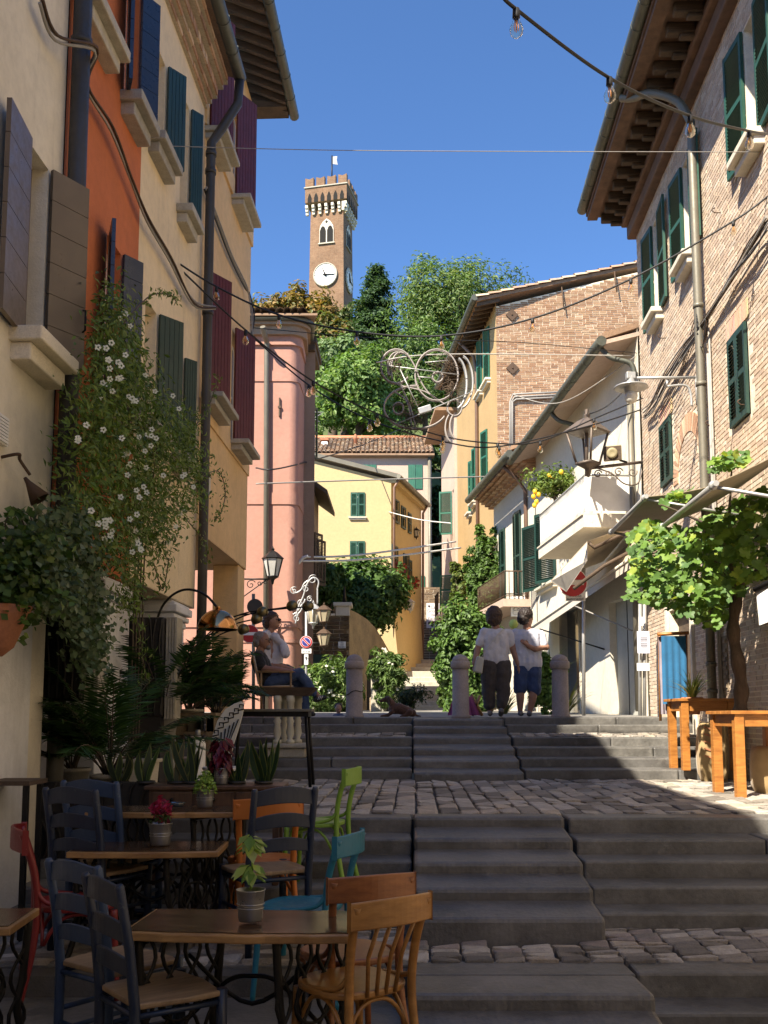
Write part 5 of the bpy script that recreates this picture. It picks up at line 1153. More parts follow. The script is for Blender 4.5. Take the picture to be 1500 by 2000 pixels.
def tree(name, label, base, cen, rad, ncl, nl, cr, ls, pal, seed, trunk_r=.25, mat=None, aspect=.5, shell=.5, squash=1.0, low=-.6, limbs=14, group=None, cat='tree'):
    rs = np.random.RandomState(seed); T = thing(name, label, cat, base, 0, group); Mi = MATR[T.name].inverted()
    pos, nr, cl = cloud(cen, rad, ncl, nl, cr, rs, shell, low, squash)
    me = leaf_mesh('crown', pos, nr, rs.uniform(.7, 1.3, len(pos)) * ls, pick(pal, len(pos), rs), mat or m_leaf, aspect, .15, Mi, rs=rs); plant_part(me, 'crown', T)
    b = MB(); c0 = Vector(cen); bs = Vector(base); fork = bs.lerp(c0, .55); b.tube(bez([bs, bs.lerp(fork, .5) + Vector((trunk_r * .4, 0, 0)), fork, c0 + Vector((0, 0, rad[2] * .3))], 4), [trunk_r * (1 - .75 * i / 12) for i in range(13)], 8); part(b, 'trunk', m_bark, T)
    b = MB()
    for i in range(min(limbs, len(cl))):
        e = Vector(cl[i]); s_ = fork.lerp(c0, rs.uniform(0, .9)); m_ = s_.lerp(e, .5) + Vector((0, 0, -.08 * (e - s_).length)); b.tube(bez([s_, m_, e], 4), [trunk_r * .38 * (1 - .85 * k / 8) for k in range(9)], 5)
    part(b, 'limbs', m_bark, T); return T
GREEN = [(.050, .105, .022), (.065, .13, .028), (.04, .085, .02), (.085, .15, .035)]
# ---------------- trees on the hill
def hill_tree(name, label, px, pyt, pyb, pw, Y, ncl, nl, ls, pal, seed, **k):
    t, bt = P(px, pyt, Y), P(px, pyb, Y); rz = (t.z - bt.z) / 2; rx = pw / 2 / FPX * Y; c = (t.x, Y, (t.z + bt.z) / 2)
    return tree(name, label, (t.x, Y + .2, bt.z - 3.0), c, (rx, rx * .9, rz), ncl, nl, k.pop('cr', rx * .30), ls, pal, seed, k.pop('tr', .4), **k)
hill_tree('chestnut_tree', 'rust tinged broadleaf tree left of the clock tower', 585, 568, 720, 150, 72, 130, 75, .42, [(0.230, 0.135, 0.034), (0.162, 0.121, 0.027), (0.108, 0.115, 0.027), (0.284, 0.176, 0.047)], 11)
hill_tree('chestnut_tree', 'second rust tinged tree lower down above the pink house', 648, 615, 790, 130, 66, 130, 75, .38, [(0.135, 0.115, 0.027), (0.203, 0.135, 0.041), (0.081, 0.101, 0.024), (0.095, 0.121, 0.027)], 12)
hill_tree('broadleaf_tree', 'yellow green leafy tree above the tiled roof', 700, 690, 880, 170, 60, 190, 85, .34, [(0.135, 0.230, 0.047), (0.108, 0.203, 0.041), (0.176, 0.257, 0.068), (0.081, 0.149, 0.034)], 13)
hill_tree('broadleaf_tree', 'pale grey green tree in the middle of the hillside', 672, 660, 780, 120, 63, 100, 80, .34, [(0.162, 0.230, 0.095), (0.135, 0.216, 0.081), (0.108, 0.176, 0.061)], 18)
hill_tree('acacia_tree', 'broad feathery acacia against the sky right of the conifer', 893, 512, 720, 240, 68, 260, 85, .32, [(0.115, 0.189, 0.047), (0.135, 0.216, 0.061), (0.081, 0.142, 0.038), (0.162, 0.203, 0.054)], 14, aspect=.3, cr=1.15)
hill_tree('acacia_tree', 'lower green acacia behind the ornament frame', 830, 640, 860, 210, 64, 210, 80, .32, [(0.095, 0.162, 0.041), (0.121, 0.203, 0.047), (0.074, 0.128, 0.034)], 15, aspect=.35)
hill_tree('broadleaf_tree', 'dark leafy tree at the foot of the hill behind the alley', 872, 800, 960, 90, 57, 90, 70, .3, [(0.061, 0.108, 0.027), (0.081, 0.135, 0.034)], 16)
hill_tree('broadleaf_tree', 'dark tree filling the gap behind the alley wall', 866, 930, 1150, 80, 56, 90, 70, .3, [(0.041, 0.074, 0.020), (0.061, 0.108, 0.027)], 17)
hill_tree('pine_tree', 'small dark pine at the far left of the hillside', 522, 588, 690, 70, 74, 60, 70, .4, [(0.054, 0.108, 0.041), (0.068, 0.135, 0.047)], 19)
hill_tree('broadleaf_tree', 'olive green tree in the shade beside the tower foot', 700, 590, 700, 100, 80, 60, 60, .42, [(0.081, 0.115, 0.027), (0.108, 0.121, 0.034)], 20)
# conifer: stacked whorls of drooping sprays
T = thing('cedar_tree', 'dark blue green conifer with a leaning tip beside the clock tower', 'tree', P(722, 790, 70)); rs = np.random.RandomState(31); Mi = MATR[T.name].inverted(); pp = []; nn_ = []
top = P(737, 522, 70); bot = P(718, 800, 70)
for i in range(46):
    t = (i + .5) / 46; c = top.lerp(bot, t); rad = (.25 + 3.5 * t ** .8) * (1 + .22 * math.sin(i * 2.4))
    for k in range(int(7 + 12 * t)):
        an = rs.uniform(0, 2 * math.pi); e = rad * rs.uniform(.55, 1.1)
        for q in range(46):
            r_ = e * rs.uniform(.25, 1) ** .7; pp.append((c.x + math.cos(an) * r_ + rs.normal(0, .20), c.y + math.sin(an) * r_ + rs.normal(0, .20), c.z - .16 * r_ + rs.normal(0, .13))); nn_.append((math.cos(an) * .6 + rs.normal(0, .4), math.sin(an) * .6 + rs.normal(0, .4), .8))
pp = np.array(pp); me = leaf_mesh('crown', pp, np.array(nn_), rs.uniform(.7, 1.3, len(pp)) * .30, pick([(.05, .095, .045), (.065, .12, .055), (.035, .07, .034), (.085, .14, .065)], len(pp), rs), m_leaf, .45, .15, Mi, rs=rs); plant_part(me, 'crown', T)
b = MB(); b.tube([bot - Vector((0, 0, 3)), bot.lerp(top, .5), top], [.45, .25, .03], 8); part(b, 'trunk', m_bark, T)
# ---------------- trees and shrubs round the square
def shrub(name, label, px, pyt, pyb, pw, Y, ncl, nl, ls, pal, seed, mat=None, flowers=None, base_py=None, tr=.05, aspect=.3, cat='shrub', dep=.8, **k):
    t, bt = P(px, pyt, Y), P(px, pyb, Y); rz = (t.z - bt.z) / 2; rx = pw / 2 / FPX * Y; c = (t.x, Y, (t.z + bt.z) / 2); bz_ = P(px, base_py or pyb, Y).z
    T = tree(name, label, (t.x, Y, bz_), c, (rx, rx * dep, rz), ncl, nl, k.pop('cr', rx * .3), ls, pal, seed, tr, mat or m_leaf, aspect=aspect, cat=cat, low=k.pop('low', -1.0), **k)
    if flowers:
        n_, col, sz = flowers; rs = np.random.RandomState(seed + 500); u = rs.normal(size=(n_, 3)); u /= np.linalg.norm(u, axis=1)[:, None]; u[:, 1] = -np.abs(u[:, 1]); cc = np.array(c) + u * np.array([rx, rx * dep, rz]) * rs.uniform(.7, 1.02, (n_, 1))
        pos = np.repeat(cc, 6, 0) + rs.normal(0, sz * .5, (n_ * 6, 3)); me = leaf_mesh('flowers', pos, rs.normal(size=pos.shape) + np.array([0, -.8, .5]), np.full(len(pos), sz), pick([col], len(pos), rs, .08), m_leaf, .8, .1, MATR[T.name].inverted(), rs=rs); plant_part(me, 'flowers', T, 'stuff')
    return T
OLE = [(.09, .16, .035), (.12, .20, .05), (.07, .125, .028), (.15, .22, .06)]
shrub('oleander_bush', 'white flowering oleander behind the seated couple', 640, 1290, 1402, 130, 25.3, 110, 60, .17, OLE, 41, flowers=(26, (.85, .84, .74), .09), aspect=.22)
shrub('oleander_bush', 'flowering oleander beside the cracked left bollard', 757, 1268, 1372, 74, 27, 80, 50, .18, [(.06, .11, .025), (.09, .15, .035), (.12, .19, .05)], 42, flowers=(14, (.85, .83, .72), .10), base_py=1395, aspect=.25)
shrub('laurel_tree', 'dense dark laurel tree spilling over the old stone wall', 702, 1108, 1232, 172, 34.5, 250, 80, .22, [(.055, .11, .025), (.075, .145, .032), (.10, .18, .045), (.045, .09, .02)], 43, base_py=1390, tr=.13, aspect=.5, cat='tree')
shrub('laurel_tree', 'smaller laurel growing from the balcony corner by the brown house', 640, 1098, 1185, 72, 33, 90, 70, .20, [(.055, .11, .025), (.08, .15, .035)], 44, base_py=1390, tr=.1, aspect=.5, cat='tree')
shrub('olive_tree', 'little potted olive tree behind the lying dog', 800, 1338, 1382, 62, 21, 34, 26, .09, [(.05, .075, .03), (.07, .10, .045), (.03, .05, .02)], 45, base_py=1398, tr=.03, aspect=.4, cat='tree', shell=.3)
shrub('climbing_hedge', 'tall climbing greenery on the ochre house wall', 946, 1030, 1260, 70, 31.5, 220, 70, .15, [(.08, .15, .03), (.11, .19, .045), (.06, .11, .025)], 46, base_py=1390, tr=.08, aspect=.55, dep=.7)
shrub('climbing_hedge', 'broad dense climber between the stair and the walking couple', 915, 1180, 1412, 118, 26, 330, 75, .14, [(.075, .14, .03), (.10, .18, .04), (.13, .22, .05), (.05, .10, .022)], 47, base_py=1398, tr=.08, aspect=.55, dep=.7)
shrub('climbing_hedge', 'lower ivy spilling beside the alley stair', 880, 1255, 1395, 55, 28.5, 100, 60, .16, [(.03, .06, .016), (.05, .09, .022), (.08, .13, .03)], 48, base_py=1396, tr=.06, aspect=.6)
shrub('vine_creeper', 'yellowing creeper hanging on the narrow house', 898, 1090, 1190, 36, 38, 50, 50, .18, [(.12, .17, .04), (.16, .18, .05), (.08, .12, .03)], 49, base_py=1390, tr=.05, aspect=.7)
shrub('hedge_plant', 'bright round leafy bush in a pot beside the right bollard', 1060, 1275, 1390, 70, 19.5, 110, 60, .085, [(.10, .19, .04), (.13, .23, .05), (.08, .15, .03)], 50, base_py=1398, tr=.04, aspect=.6)
shrub('hedge_plant', 'small leafy bush between the walking couple and the shop', 1082, 1300, 1392, 50, 20.5, 60, 50, .09, [(.09, .17, .04), (.12, .21, .05)], 51, base_py=1398, tr=.04, aspect=.6)
# grassy tuft plants (long arching blades)
def blades(T, base, n, ln, w_, pal, rs, spread=.9, droop=.9, name='leaf_blades', mat=None, up=1.0, seg=4):
    b = MB()
    for i in range(n):
        an = rs.uniform(0, 2 * math.pi); tilt = rs.uniform(.1, spread); L_ = ln * rs.uniform(.6, 1.1); d = Vector((math.cos(an), math.sin(an), 0)); p = Vector(base) + d * rs.uniform(0, .05); vs = []
        side = Vector((-d.y, d.x, 0)); v = (d * math.sin(tilt) + Vector((0, 0, math.cos(tilt) * up))).normalized(); c = pal[rs.randint(len(pal))]; k = rs.uniform(.75, 1.25); b.cc = tuple(x * k for x in c)
        for s_ in range(seg + 1):
            t = s_ / seg; ww = w_ * (1 - t ** 1.6) * (.55 + .45 * min(1, t * 4)) + .001; vs += [p - side * ww / 2, p + side * ww / 2 + Vector((0, 0, ww * .15))]; p = p + v * (L_ / seg); v = (v + Vector((0, 0, -droop / seg * (0.6 + t))) + d * .12).normalized()
        b.add(vs, [(2 * s_, 2 * s_ + 1, 2 * s_ + 3, 2 * s_ + 2) for s_ in range(seg)], True)
    return part(b, name, mat or m_leafg, T, kind='stuff')
rs = np.random.RandomState(77)
for (px, py, Y, n_, ln, pal, lab) in ((1108, 1392, 20, 60, .95, [(.17, .17, .05), (.12, .14, .035), (.20, .18, .08)], 'dry arching grass plant behind the right bollard'), (985, 1396, 21, 70, .8, [(.30, .25, .10), (.25, .22, .08), (.18, .18, .06)], 'straw coloured grass clump between the walking couple'), (1075, 1330, 22, 40, .9, [(.14, .19, .05), (.20, .24, .07)], 'tall yucca like plant behind the man in shorts'), (1352, 1362, 12.6, 70, .42, [(.28, .34, .09), (.36, .40, .14), (.20, .27, .06)], 'pale green spider plant behind the orange table')):
    p = P(px, py, Y); T = thing('grass_plant', lab, 'plant', (p.x, p.y, p.z - .02)); blades(T, p, n_, ln, .035 * (Y / 20 if Y > 15 else .6), pal, rs)
    if Y < 15:
        b = MB(); b.lathe([(.09, -.22), (.13, 0), (.14, 0), (.14, -.03)], p, 14); part(b, 'flowerpot', m_terra, T)
# ---------------- jasmine, ivy and hanging plants on the left row
def inpoly(x, y, poly):
    r = False; j = len(poly) - 1
    for i in range(len(poly)):
        xi, yi = poly[i]; xj, yj = poly[j]
        if (yi > y) != (yj > y) and x < (xj - xi) * (y - yi) / (yj - yi) + xi: r = not r
        j = i
    return r
def wall_leaves(poly, n, dmin, dmax, rs, clump=40, spread=.16, sig=9):
    xs = [p[0] for p in poly]; ys = [p[1] for p in poly]; out = []; nr = []
    while len(out) < n:
        x, y = rs.uniform(min(xs), max(xs)), rs.uniform(min(ys), max(ys))
        if not inpoly(x, y, poly): continue
        d = rs.uniform(dmin, dmax); s_, z_ = L.hit(x, y, d); c = L.pt(s_, z_, d)
        for k in range(clump):
            o = Vector(rs.normal(0, spread, 3)); o.z *= 1.2; q = c + o; dd = (q - L.o).dot(L.n)
            if dd < .03: q = q + L.n * (.05 - dd)
            out.append(q); nr.append(L.n * .7 + Vector(rs.normal(0, .5, 3)) + Vector((0, -.25, .45)))
    return np.array(out), np.array(nr)
rs = np.random.RandomState(91)
JAS = [(212, 560), (240, 610), (262, 690), (290, 745), (330, 790), (365, 825), (385, 880), (395, 930), (385, 985), (345, 1030), (330, 1075), (290, 1060), (262, 1110), (262, 1210), (245, 1200), (238, 1100), (205, 1080), (165, 1050), (140, 990), (138, 890), (152, 790), (175, 720), (198, 640)]
T = thing('jasmine_vine', 'dense jasmine vine with white flowers climbing the orange and cream walls', 'vine', L.pt(sB, -1.0, .2)); Mi = MATR[T.name].inverted()
pos, nr = wall_leaves(JAS, 12500, .08, .58, rs, 24, .085)
JP = [(.10, .165, .034), (.13, .21, .045), (.165, .24, .055), (.07, .12, .026), (.20, .25, .075)]
me = leaf_mesh('foliage', pos, nr, rs.uniform(.045, .085, len(pos)), pick(JP, len(pos), rs), m_leaf, .36, .12, Mi, rs=rs, dirs=np.stack([rs.normal(0, .6, len(pos)), rs.normal(0, .6, len(pos)), rs.normal(-.6, .5, len(pos))], 1)); plant_part(me, 'foliage', T, 'stuff')
fl = []; fn = []
for i in range(30):
    while True:
        x, y = rs.uniform(150, 400), rs.uniform(590, 1080)
        if inpoly(x, y, JAS): break
    d = rs.uniform(.5, .78); c = L.pt(*L.hit(x, y, d), d); m_ = rs.randint(1, 5)
    for k in range(m_):
        q = c + Vector(rs.normal(0, .05, 3))
        for a in range(5): an = a * 1.2566; fl.append(q + (Vector((.9, .3, 0)) * math.cos(an) + Vector((0, 0, 1)) * math.sin(an)) * .015); fn.append(Vector((.3, -1, .15)))
me = leaf_mesh('flowers', np.array(fl), np.array(fn), np.full(len(fl), .027), pick([(.85, .85, .80)], len(fl), rs, .05), m_leaf, .7, .05, Mi, rs=rs); plant_part(me, 'flowers', T, 'stuff')
for pts in (((365, 850), (405, 800), (425, 740)), ((380, 940), (425, 920), (440, 960), (432, 1000), (420, 1015)), ((360, 1010), (400, 1060), (405, 1095)), ((235, 640), (290, 580), (330, 575), (345, 590)), ((300, 1100), (318, 1150), (330, 1090)), ((262, 1180), (275, 1260), (285, 1330))):
    b = MB(); q = [L.pt(*L.hit(px, py, .35), .35) for px, py in pts]; ln = bez(q, 10); b.tube(ln, .006, 5); part(b, 'tendril', m_bark, T)
    pos = []; nr = []
    for p in ln:
        for k in range(3): pos.append(p + Vector(rs.normal(0, .035, 3))); nr.append(L.n + Vector(rs.normal(0, .6, 3)))
    me = leaf_mesh('tendril_leaves', np.array(pos), np.array(nr), rs.uniform(.05, .08, len(pos)), pick(JP, len(pos), rs), m_leaf, .4, .1, Mi, rs=rs); plant_part(me, 'tendril_leaves', T, 'stuff')
b = MB()
for k in range(4): q = [L.pt(sB - .2 + .05 * k, -1.0, .12), L.pt(sB - .15 + .04 * k, .4, .1 + .02 * k), L.pt(sB - .3 + .1 * k, 1.6, .15), L.pt(sB - .5 + .25 * k, 3.0, .2)]; b.tube(bez(q, 5), .008, 6)
part(b, 'stems', m_bark, T)
IVY = [(108, 985), (150, 1010), (172, 1070), (180, 1150), (200, 1200), (196, 1270), (178, 1320), (160, 1300), (158, 1230), (130, 1190), (85, 1180), (72, 1120), (95, 1060), (100, 1010)]
T = thing('ivy_plant', 'blue green variegated ivy trailing over the dark carved block', 'plant', L.pt(L.S(120, 1200), .4, .3)); Mi = MATR[T.name].inverted(); pos, nr = wall_leaves(IVY, 5200, .12, .5, rs, 26, .07)
me = leaf_mesh('foliage', pos, nr, rs.uniform(.035, .07, len(pos)), pick([(.075, .12, .06), (.10, .15, .075), (.055, .095, .04), (.14, .18, .10)], len(pos), rs), m_leaf, .85, .12, Mi, rs=rs); plant_part(me, 'foliage', T, 'stuff')
T = thing('hanging_pot', 'large terracotta wall pot with trailing greenery at the left edge', 'flowerpot', P(10, 1285, 6.3)); Mi = MATR[T.name].inverted()
p = P(-2, 1282, 6.35); b = MB(); b.lathe([(.02, 0), (.09, .06), (.17, .26), (.20, .33), (.18, .33), (.14, .25)], (p.x, p.y, p.z), 20); part(b, 'pot', m_terra, T)
pos = []; nr = []
for i in range(95):
    x, y = rs.normal(30, 36), rs.normal(1125, 55)
    if y > 1230: y = 1200
    c = P(x, y, 6.35 + rs.uniform(-.12, .22))
    for k in range(18): pos.append(c + Vector(rs.normal(0, .05, 3))); nr.append(Vector((.5, -.6, .5)) + Vector(rs.normal(0, .5, 3)))
me = leaf_mesh('foliage', np.array(pos), np.array(nr), rs.uniform(.04, .085, len(pos)), pick([(.06, .12, .025), (.08, .15, .035), (.13, .19, .04), (.045, .08, .02)], len(pos), rs), m_leaf, .8, .1, Mi, rs=rs); plant_part(me, 'foliage', T, 'stuff')
for pts in (((30, 1060), (10, 1030), (20, 1000)), ((60, 1080), (45, 1020), (22, 990)), ((60, 1070), (60, 1010), (30, 995))):
    b = MB(); ln = bez([P(x, y, 6.4) for x, y in pts], 6); b.tube(ln, .005, 5); part(b, 'shoot', m_bark, T)
# ---------------- grape vine on the right
def vine_leaf(seed):
    rg = random.Random(seed); b = MB(); pts = []; n = 20
    for i in range(n):
        a = 2 * math.pi * i / n - math.pi / 2; lob = .62 + .30 * abs(math.cos(2.5 * (a + math.pi / 2))) ** .8; r_ = .5 * lob * (1 + rg.uniform(-.08, .08)) * (.55 if i == 0 else 1); pts.append(Vector((r_ * math.cos(a), r_ * math.sin(a) + .06, .05 * math.sin(a * 3 + seed) + .10 * abs(math.cos(a)))))
    b.cc = rg.choice([(.10, .19, .04), (.13, .24, .05), (.19, .30, .06), (.075, .15, .035), (.27, .34, .06), (.09, .17, .06), (.11, .20, .05)])
    b.add([Vector((0, 0, 0))] + pts, [(0, 1 + i, 1 + (i + 1) % n) for i in range(n)], True); return b.mesh('leaf', m_leaf)
VL = [vine_leaf(i) for i in range(14)]
T = thing('grape_vine', 'old grape vine with bright lobed leaves over the right terrace', 'vine', P(1440, 1385, 10.9)); MT = MATR[T.name]; Mi = MT.inverted(); rg = random.Random(5); rs = np.random.RandomState(6)
VP = [(1234, 1045), (1262, 1015), (1300, 1030), (1345, 1035), (1385, 1012), (1420, 985), (1460, 968), (1510, 955), (1510, 1130), (1470, 1130), (1440, 1175), (1400, 1230), (1350, 1210), (1300, 1190), (1260, 1180), (1225, 1170), (1235, 1100), (1228, 1050)]
VT = [(1385, 905), (1420, 885), (1455, 880), (1465, 900), (1430, 915), (1395, 925)]
VS = [(1288, 980), (1310, 965), (1350, 955), (1345, 975), (1300, 995)]
cand = []
def vine_fill(poly, n, y0, y1):
    xs = [p[0] for p in poly]; ys = [p[1] for p in poly]; k = 0
    while k < n:
        x, y = rg.uniform(min(xs), max(xs)), rg.uniform(min(ys), max(ys))
        if inpoly(x, y, poly): Y = rg.uniform(y0, y1); cand.append((P(x, y, Y), Y)); k += 1
vine_fill(VP, 1450, 9.7, 12.2); vine_fill(VT, 70, 10.3, 10.9); vine_fill(VS, 28, 11.0, 11.6)
cand.sort(key=lambda q: q[1]); stuff = MB()
from mathutils import Euler
for i, (p, Y) in enumerate(cand):
    sc = rg.uniform(.085, .175); nrm = Vector((rg.gauss(-.35, .45), rg.gauss(-.55, .45), rg.gauss(.65, .35))).normalized(); q = nrm.to_track_quat('Z', 'Y').to_matrix().to_4x4() @ Matrix.Rotation(rg.uniform(0, 6.28), 4, 'Z')
    M = Matrix.Translation(p) @ q @ Matrix.Scale(sc, 4); me = VL[rg.randrange(14)]
    if i < 300: o = bpy.data.objects.new('leaf', me); COL.objects.link(o); o.parent = T; o.matrix_local = Mi @ M
    else:
        k = me.attributes['Col'].data[0].color; stuff.cc = (k[0], k[1], k[2]); stuff.add([M @ v.co for v in me.vertices], [tuple(f.vertices) for f in me.polygons], True)
part(stuff, 'inner_leaves', m_leaf, T, kind='stuff')
b = MB(); tp = [P(1445, 1400, 10.9), P(1447, 1330, 10.9), P(1432, 1230, 10.95), P(1440, 1150, 10.95), P(1425, 1085, 11.0)]; tk = bez(tp, 8); b.tube(tk, [.085 - .035 * i / len(tk) + .012 * math.sin(i * 1.3) for i in range(len(tk))], 10); part(b, 'trunk', m_bark, T)
for pts in (((1437, 1150), (1390, 1090), (1320, 1070), (1250, 1090)), ((1428, 1100), (1400, 1040), (1350, 1010), (1290, 985)), ((1430, 1110), (1470, 1060), (1510, 1000)), ((1425, 1085), (1425, 1000), (1430, 900)), ((1437, 1160), (1380, 1150), (1300, 1150)), ((1440, 1150), (1470, 1120), (1510, 1090))):
    b = MB(); ln = bez([P(x, y, 10.95) for x, y in pts], 8); b.tube(ln, [.03 - .024 * i / len(ln) for i in range(len(ln))], 6); part(b, 'branch', m_bark, T)
# lemon tree on the balcony
T = shrub('lemon_tree', 'lemon tree with yellow fruit on the white balcony', 1082, 915, 970, 105, 22.6, 60, 34, .12, [(.14, .20, .04), (.19, .24, .05), (.10, .16, .03)], 61, base_py=1015, tr=.05, aspect=.4, cat='tree', shell=.25)
for (px, py) in ((1045, 960), (1042, 970), (1048, 980), (1044, 987), (1096, 922), (1078, 935), (1072, 930), (1052, 966)):
    b = MB(); b.ball(P(px, py, 22.3), .055, 10, 8, (1, 1, 1.2)); m_lem = bpy.data.materials.get('lemon_skin') or M_plain('lemon_skin', (.75, .48, .03), .45); part(b, 'lemon', m_lem, T)
# ================================================================ old garden wall beside the square
YW = 30.0; T = thing('garden_wall', 'old stone garden wall with a capped pier and a sagging rough side', 'wall', P(645, 1395, YW))
gx0_, gx1_ = P(560, 1300, YW).x, P(681, 1300, YW).x; gzt = zy(1203, YW); GWf = Fac(gx0_, YW, 1, 0, 1)
b = MB(); b.box(gx0_, gx1_, YW + .02, YW + .55, -.3, gzt); part(b, 'wall_core', m_mortar, T)
dg_ = (P(610, 1300, YW).x - gx0_, P(643, 1300, YW).x - gx0_, -.3, zy(1278, YW))
bricks(GWf, T, 0, gx1_ - gx0_, .1, gzt, [dg_], .42, .13, [(.30, .23, .15), (.35, .27, .18), (.25, .19, .125), (.38, .31, .22)], random.Random(2), 0, True, .02, .02, m_oldstone)
b = MB(); GWf.box(b, dg_[0], dg_[1], dg_[2], dg_[3], -.1, .005); part(b, 'gate', m_greend, T)
b = MB(); b.box(P(655, 1300, YW).x, gx1_ + .03, YW - .05, YW + .6, gzt, gzt + .30); b.box(P(650, 1300, YW).x, gx1_ + .10, YW - .12, YW + .66, gzt + .30, gzt + .42); part(b, 'pier_cap', m_trimw, T, bevel=.02)
b = MB(); b.box(gx0_, P(654, 1300, YW).x, YW - .06, YW + .6, gzt, gzt + .07); part(b, 'coping', m_trimw, T)
b = MB(); b.tube([Vector((gx1_ - .15, YW + .2, gzt + .42)), Vector((gx1_ - .15, YW + .2, gzt + .95))], [.07, .02], 6); part(b, 'finial', m_iron, T)
pts = []; n_ = 14; e0 = Vector((gx1_ + .02, YW, 0)); e1 = Vector((P(775, 1300, 36.5).x, 36.5, 0)); b = MB(); rg = random.Random(4)
topz = [zy(y, lerp(30, 36.5, i / 6)) for i, y in enumerate((1190, 1199, 1210, 1226, 1250, 1275, 1305))]
for i in range(6):
    a, c = e0.lerp(e1, i / 6), e0.lerp(e1, (i + 1) / 6); za_, zc2 = topz[i], topz[i + 1]; off = Vector((-.5, .06, 0))
    b.hexa([a + Vector((0, 0, -.3)), c + Vector((0, 0, -.3)), c + off + Vector((0, 0, -.3)), a + off + Vector((0, 0, -.3)), a + Vector((0, 0, za_)), c + Vector((0, 0, zc2)), c + off + Vector((0, 0, zc2 + .05)), a + off + Vector((0, 0, za_ + .05))])
m_rough = M_stone('rough_ochre_wall', (.36, .26, .14), .45, 1.6, .95, .12); part(b, 'rough_side', m_rough, T)
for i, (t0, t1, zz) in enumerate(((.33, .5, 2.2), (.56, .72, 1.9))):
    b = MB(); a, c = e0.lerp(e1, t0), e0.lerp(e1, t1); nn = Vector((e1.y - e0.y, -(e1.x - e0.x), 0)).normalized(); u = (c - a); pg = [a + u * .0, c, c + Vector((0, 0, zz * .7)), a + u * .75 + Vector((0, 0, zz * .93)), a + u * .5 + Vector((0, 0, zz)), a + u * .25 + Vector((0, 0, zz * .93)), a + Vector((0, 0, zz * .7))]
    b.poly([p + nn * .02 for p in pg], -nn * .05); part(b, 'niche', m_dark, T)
pl = thing('street_plaque', 'small white street name plaque on the garden wall', 'sign', P(668, 1266, YW - .05))
b = MB(); a, c = P(660.5, 1266, YW - .06), P(675.5, 1253, YW - .06); b.box(a.x, c.x, YW - .07, YW - .045, a.z, c.z); part(b, 'plate', m_whitep, pl)
for s_, py in (('VIA', 1257, ), ('DEI', 1261), ('NOBILI', 1265)): text(pl, s_, P(668, py, YW - .075), .065, m_ink)
# stone posts beside the left bollard
for k, (px, lab) in enumerate(((733, 'dark stone gate post just right of the cracked bollard'), (748, 'dark stone gate post nearer the oleander and dog'))):
    b = MB(); p = P(px, 1365, 27); b.box(p.x - .12, p.x + .12, 27, 27.25, -.1, P(px, 1290 + k * 4, 27).z); single(b, 'gate_post', m_trim, lab, 'post', 'gate posts by the oleander', bevel=.02)
b = MB(); a, c = P(722, 1390, 27.5), P(760, 1362, 27.5); b.box(a.x, c.x + .1, 27.3, 27.9, 0, c.z); single(b, 'low_wall', m_oldstone, 'low rough stone kerb wall under the oleander', 'wall', bevel=.03)
# ================================================================ bollards
def bollard(px, lab, crack=False):
    Y = 15.75; p = P(px, 1398, Y); T = thing('bollard', lab, 'bollard', (p.x, Y, -.012), 0, 'stone bollards along the top step'); r = .137; h = P(px, 1278, Y).z + .012
    b = MB(); b.lathe([(r + .02, -.02), (r + .02, .03), (r, .05), (r - .006, h - .235)], (p.x, Y, -.012), 24); part(b, 'shaft', m_boll, T)
    b = MB(); b.lathe([(r - .004, h - .24), (r + .022, h - .225), (r + .022, h - .125), (r + .005, h - .11)], (p.x, Y, -.012), 24); part(b, 'collar', m_boll, T)
    b = MB(); b.lathe([(r, h - .115)] + [(r * math.cos(a), h - .115 + .115 * math.sin(a)) for a in [k * math.pi / 20 for k in range(1, 10)]] + [(.005, h)], (p.x, Y, -.012), 24); part(b, 'dome', m_boll, T)
    if crack:
        b = MB(); z_ = P(px, 1352, Y).z; b.tube([Vector((p.x + (r + .001) * math.cos(a), Y + (r + .001) * math.sin(a), z_ + .02 * math.sin(a * 3) + .03 * math.cos(a))) for a in [lerp(math.pi * 1.02, math.pi * 1.95, k / 14) for k in range(15)]], .006, 5); part(b, 'crack', m_dark, T)
m_boll = M_stone('bollard_stone', (.34, .29, .27), .2, 5, .8, .01)
bollard(692, 'weathered stone bollard with a crack across it, left of the dog', True); bollard(900, 'stone bollard in front of the pink cloth, left of the walking couple'); bollard(1095, 'stone bollard by the shop front, right of the walking couple')
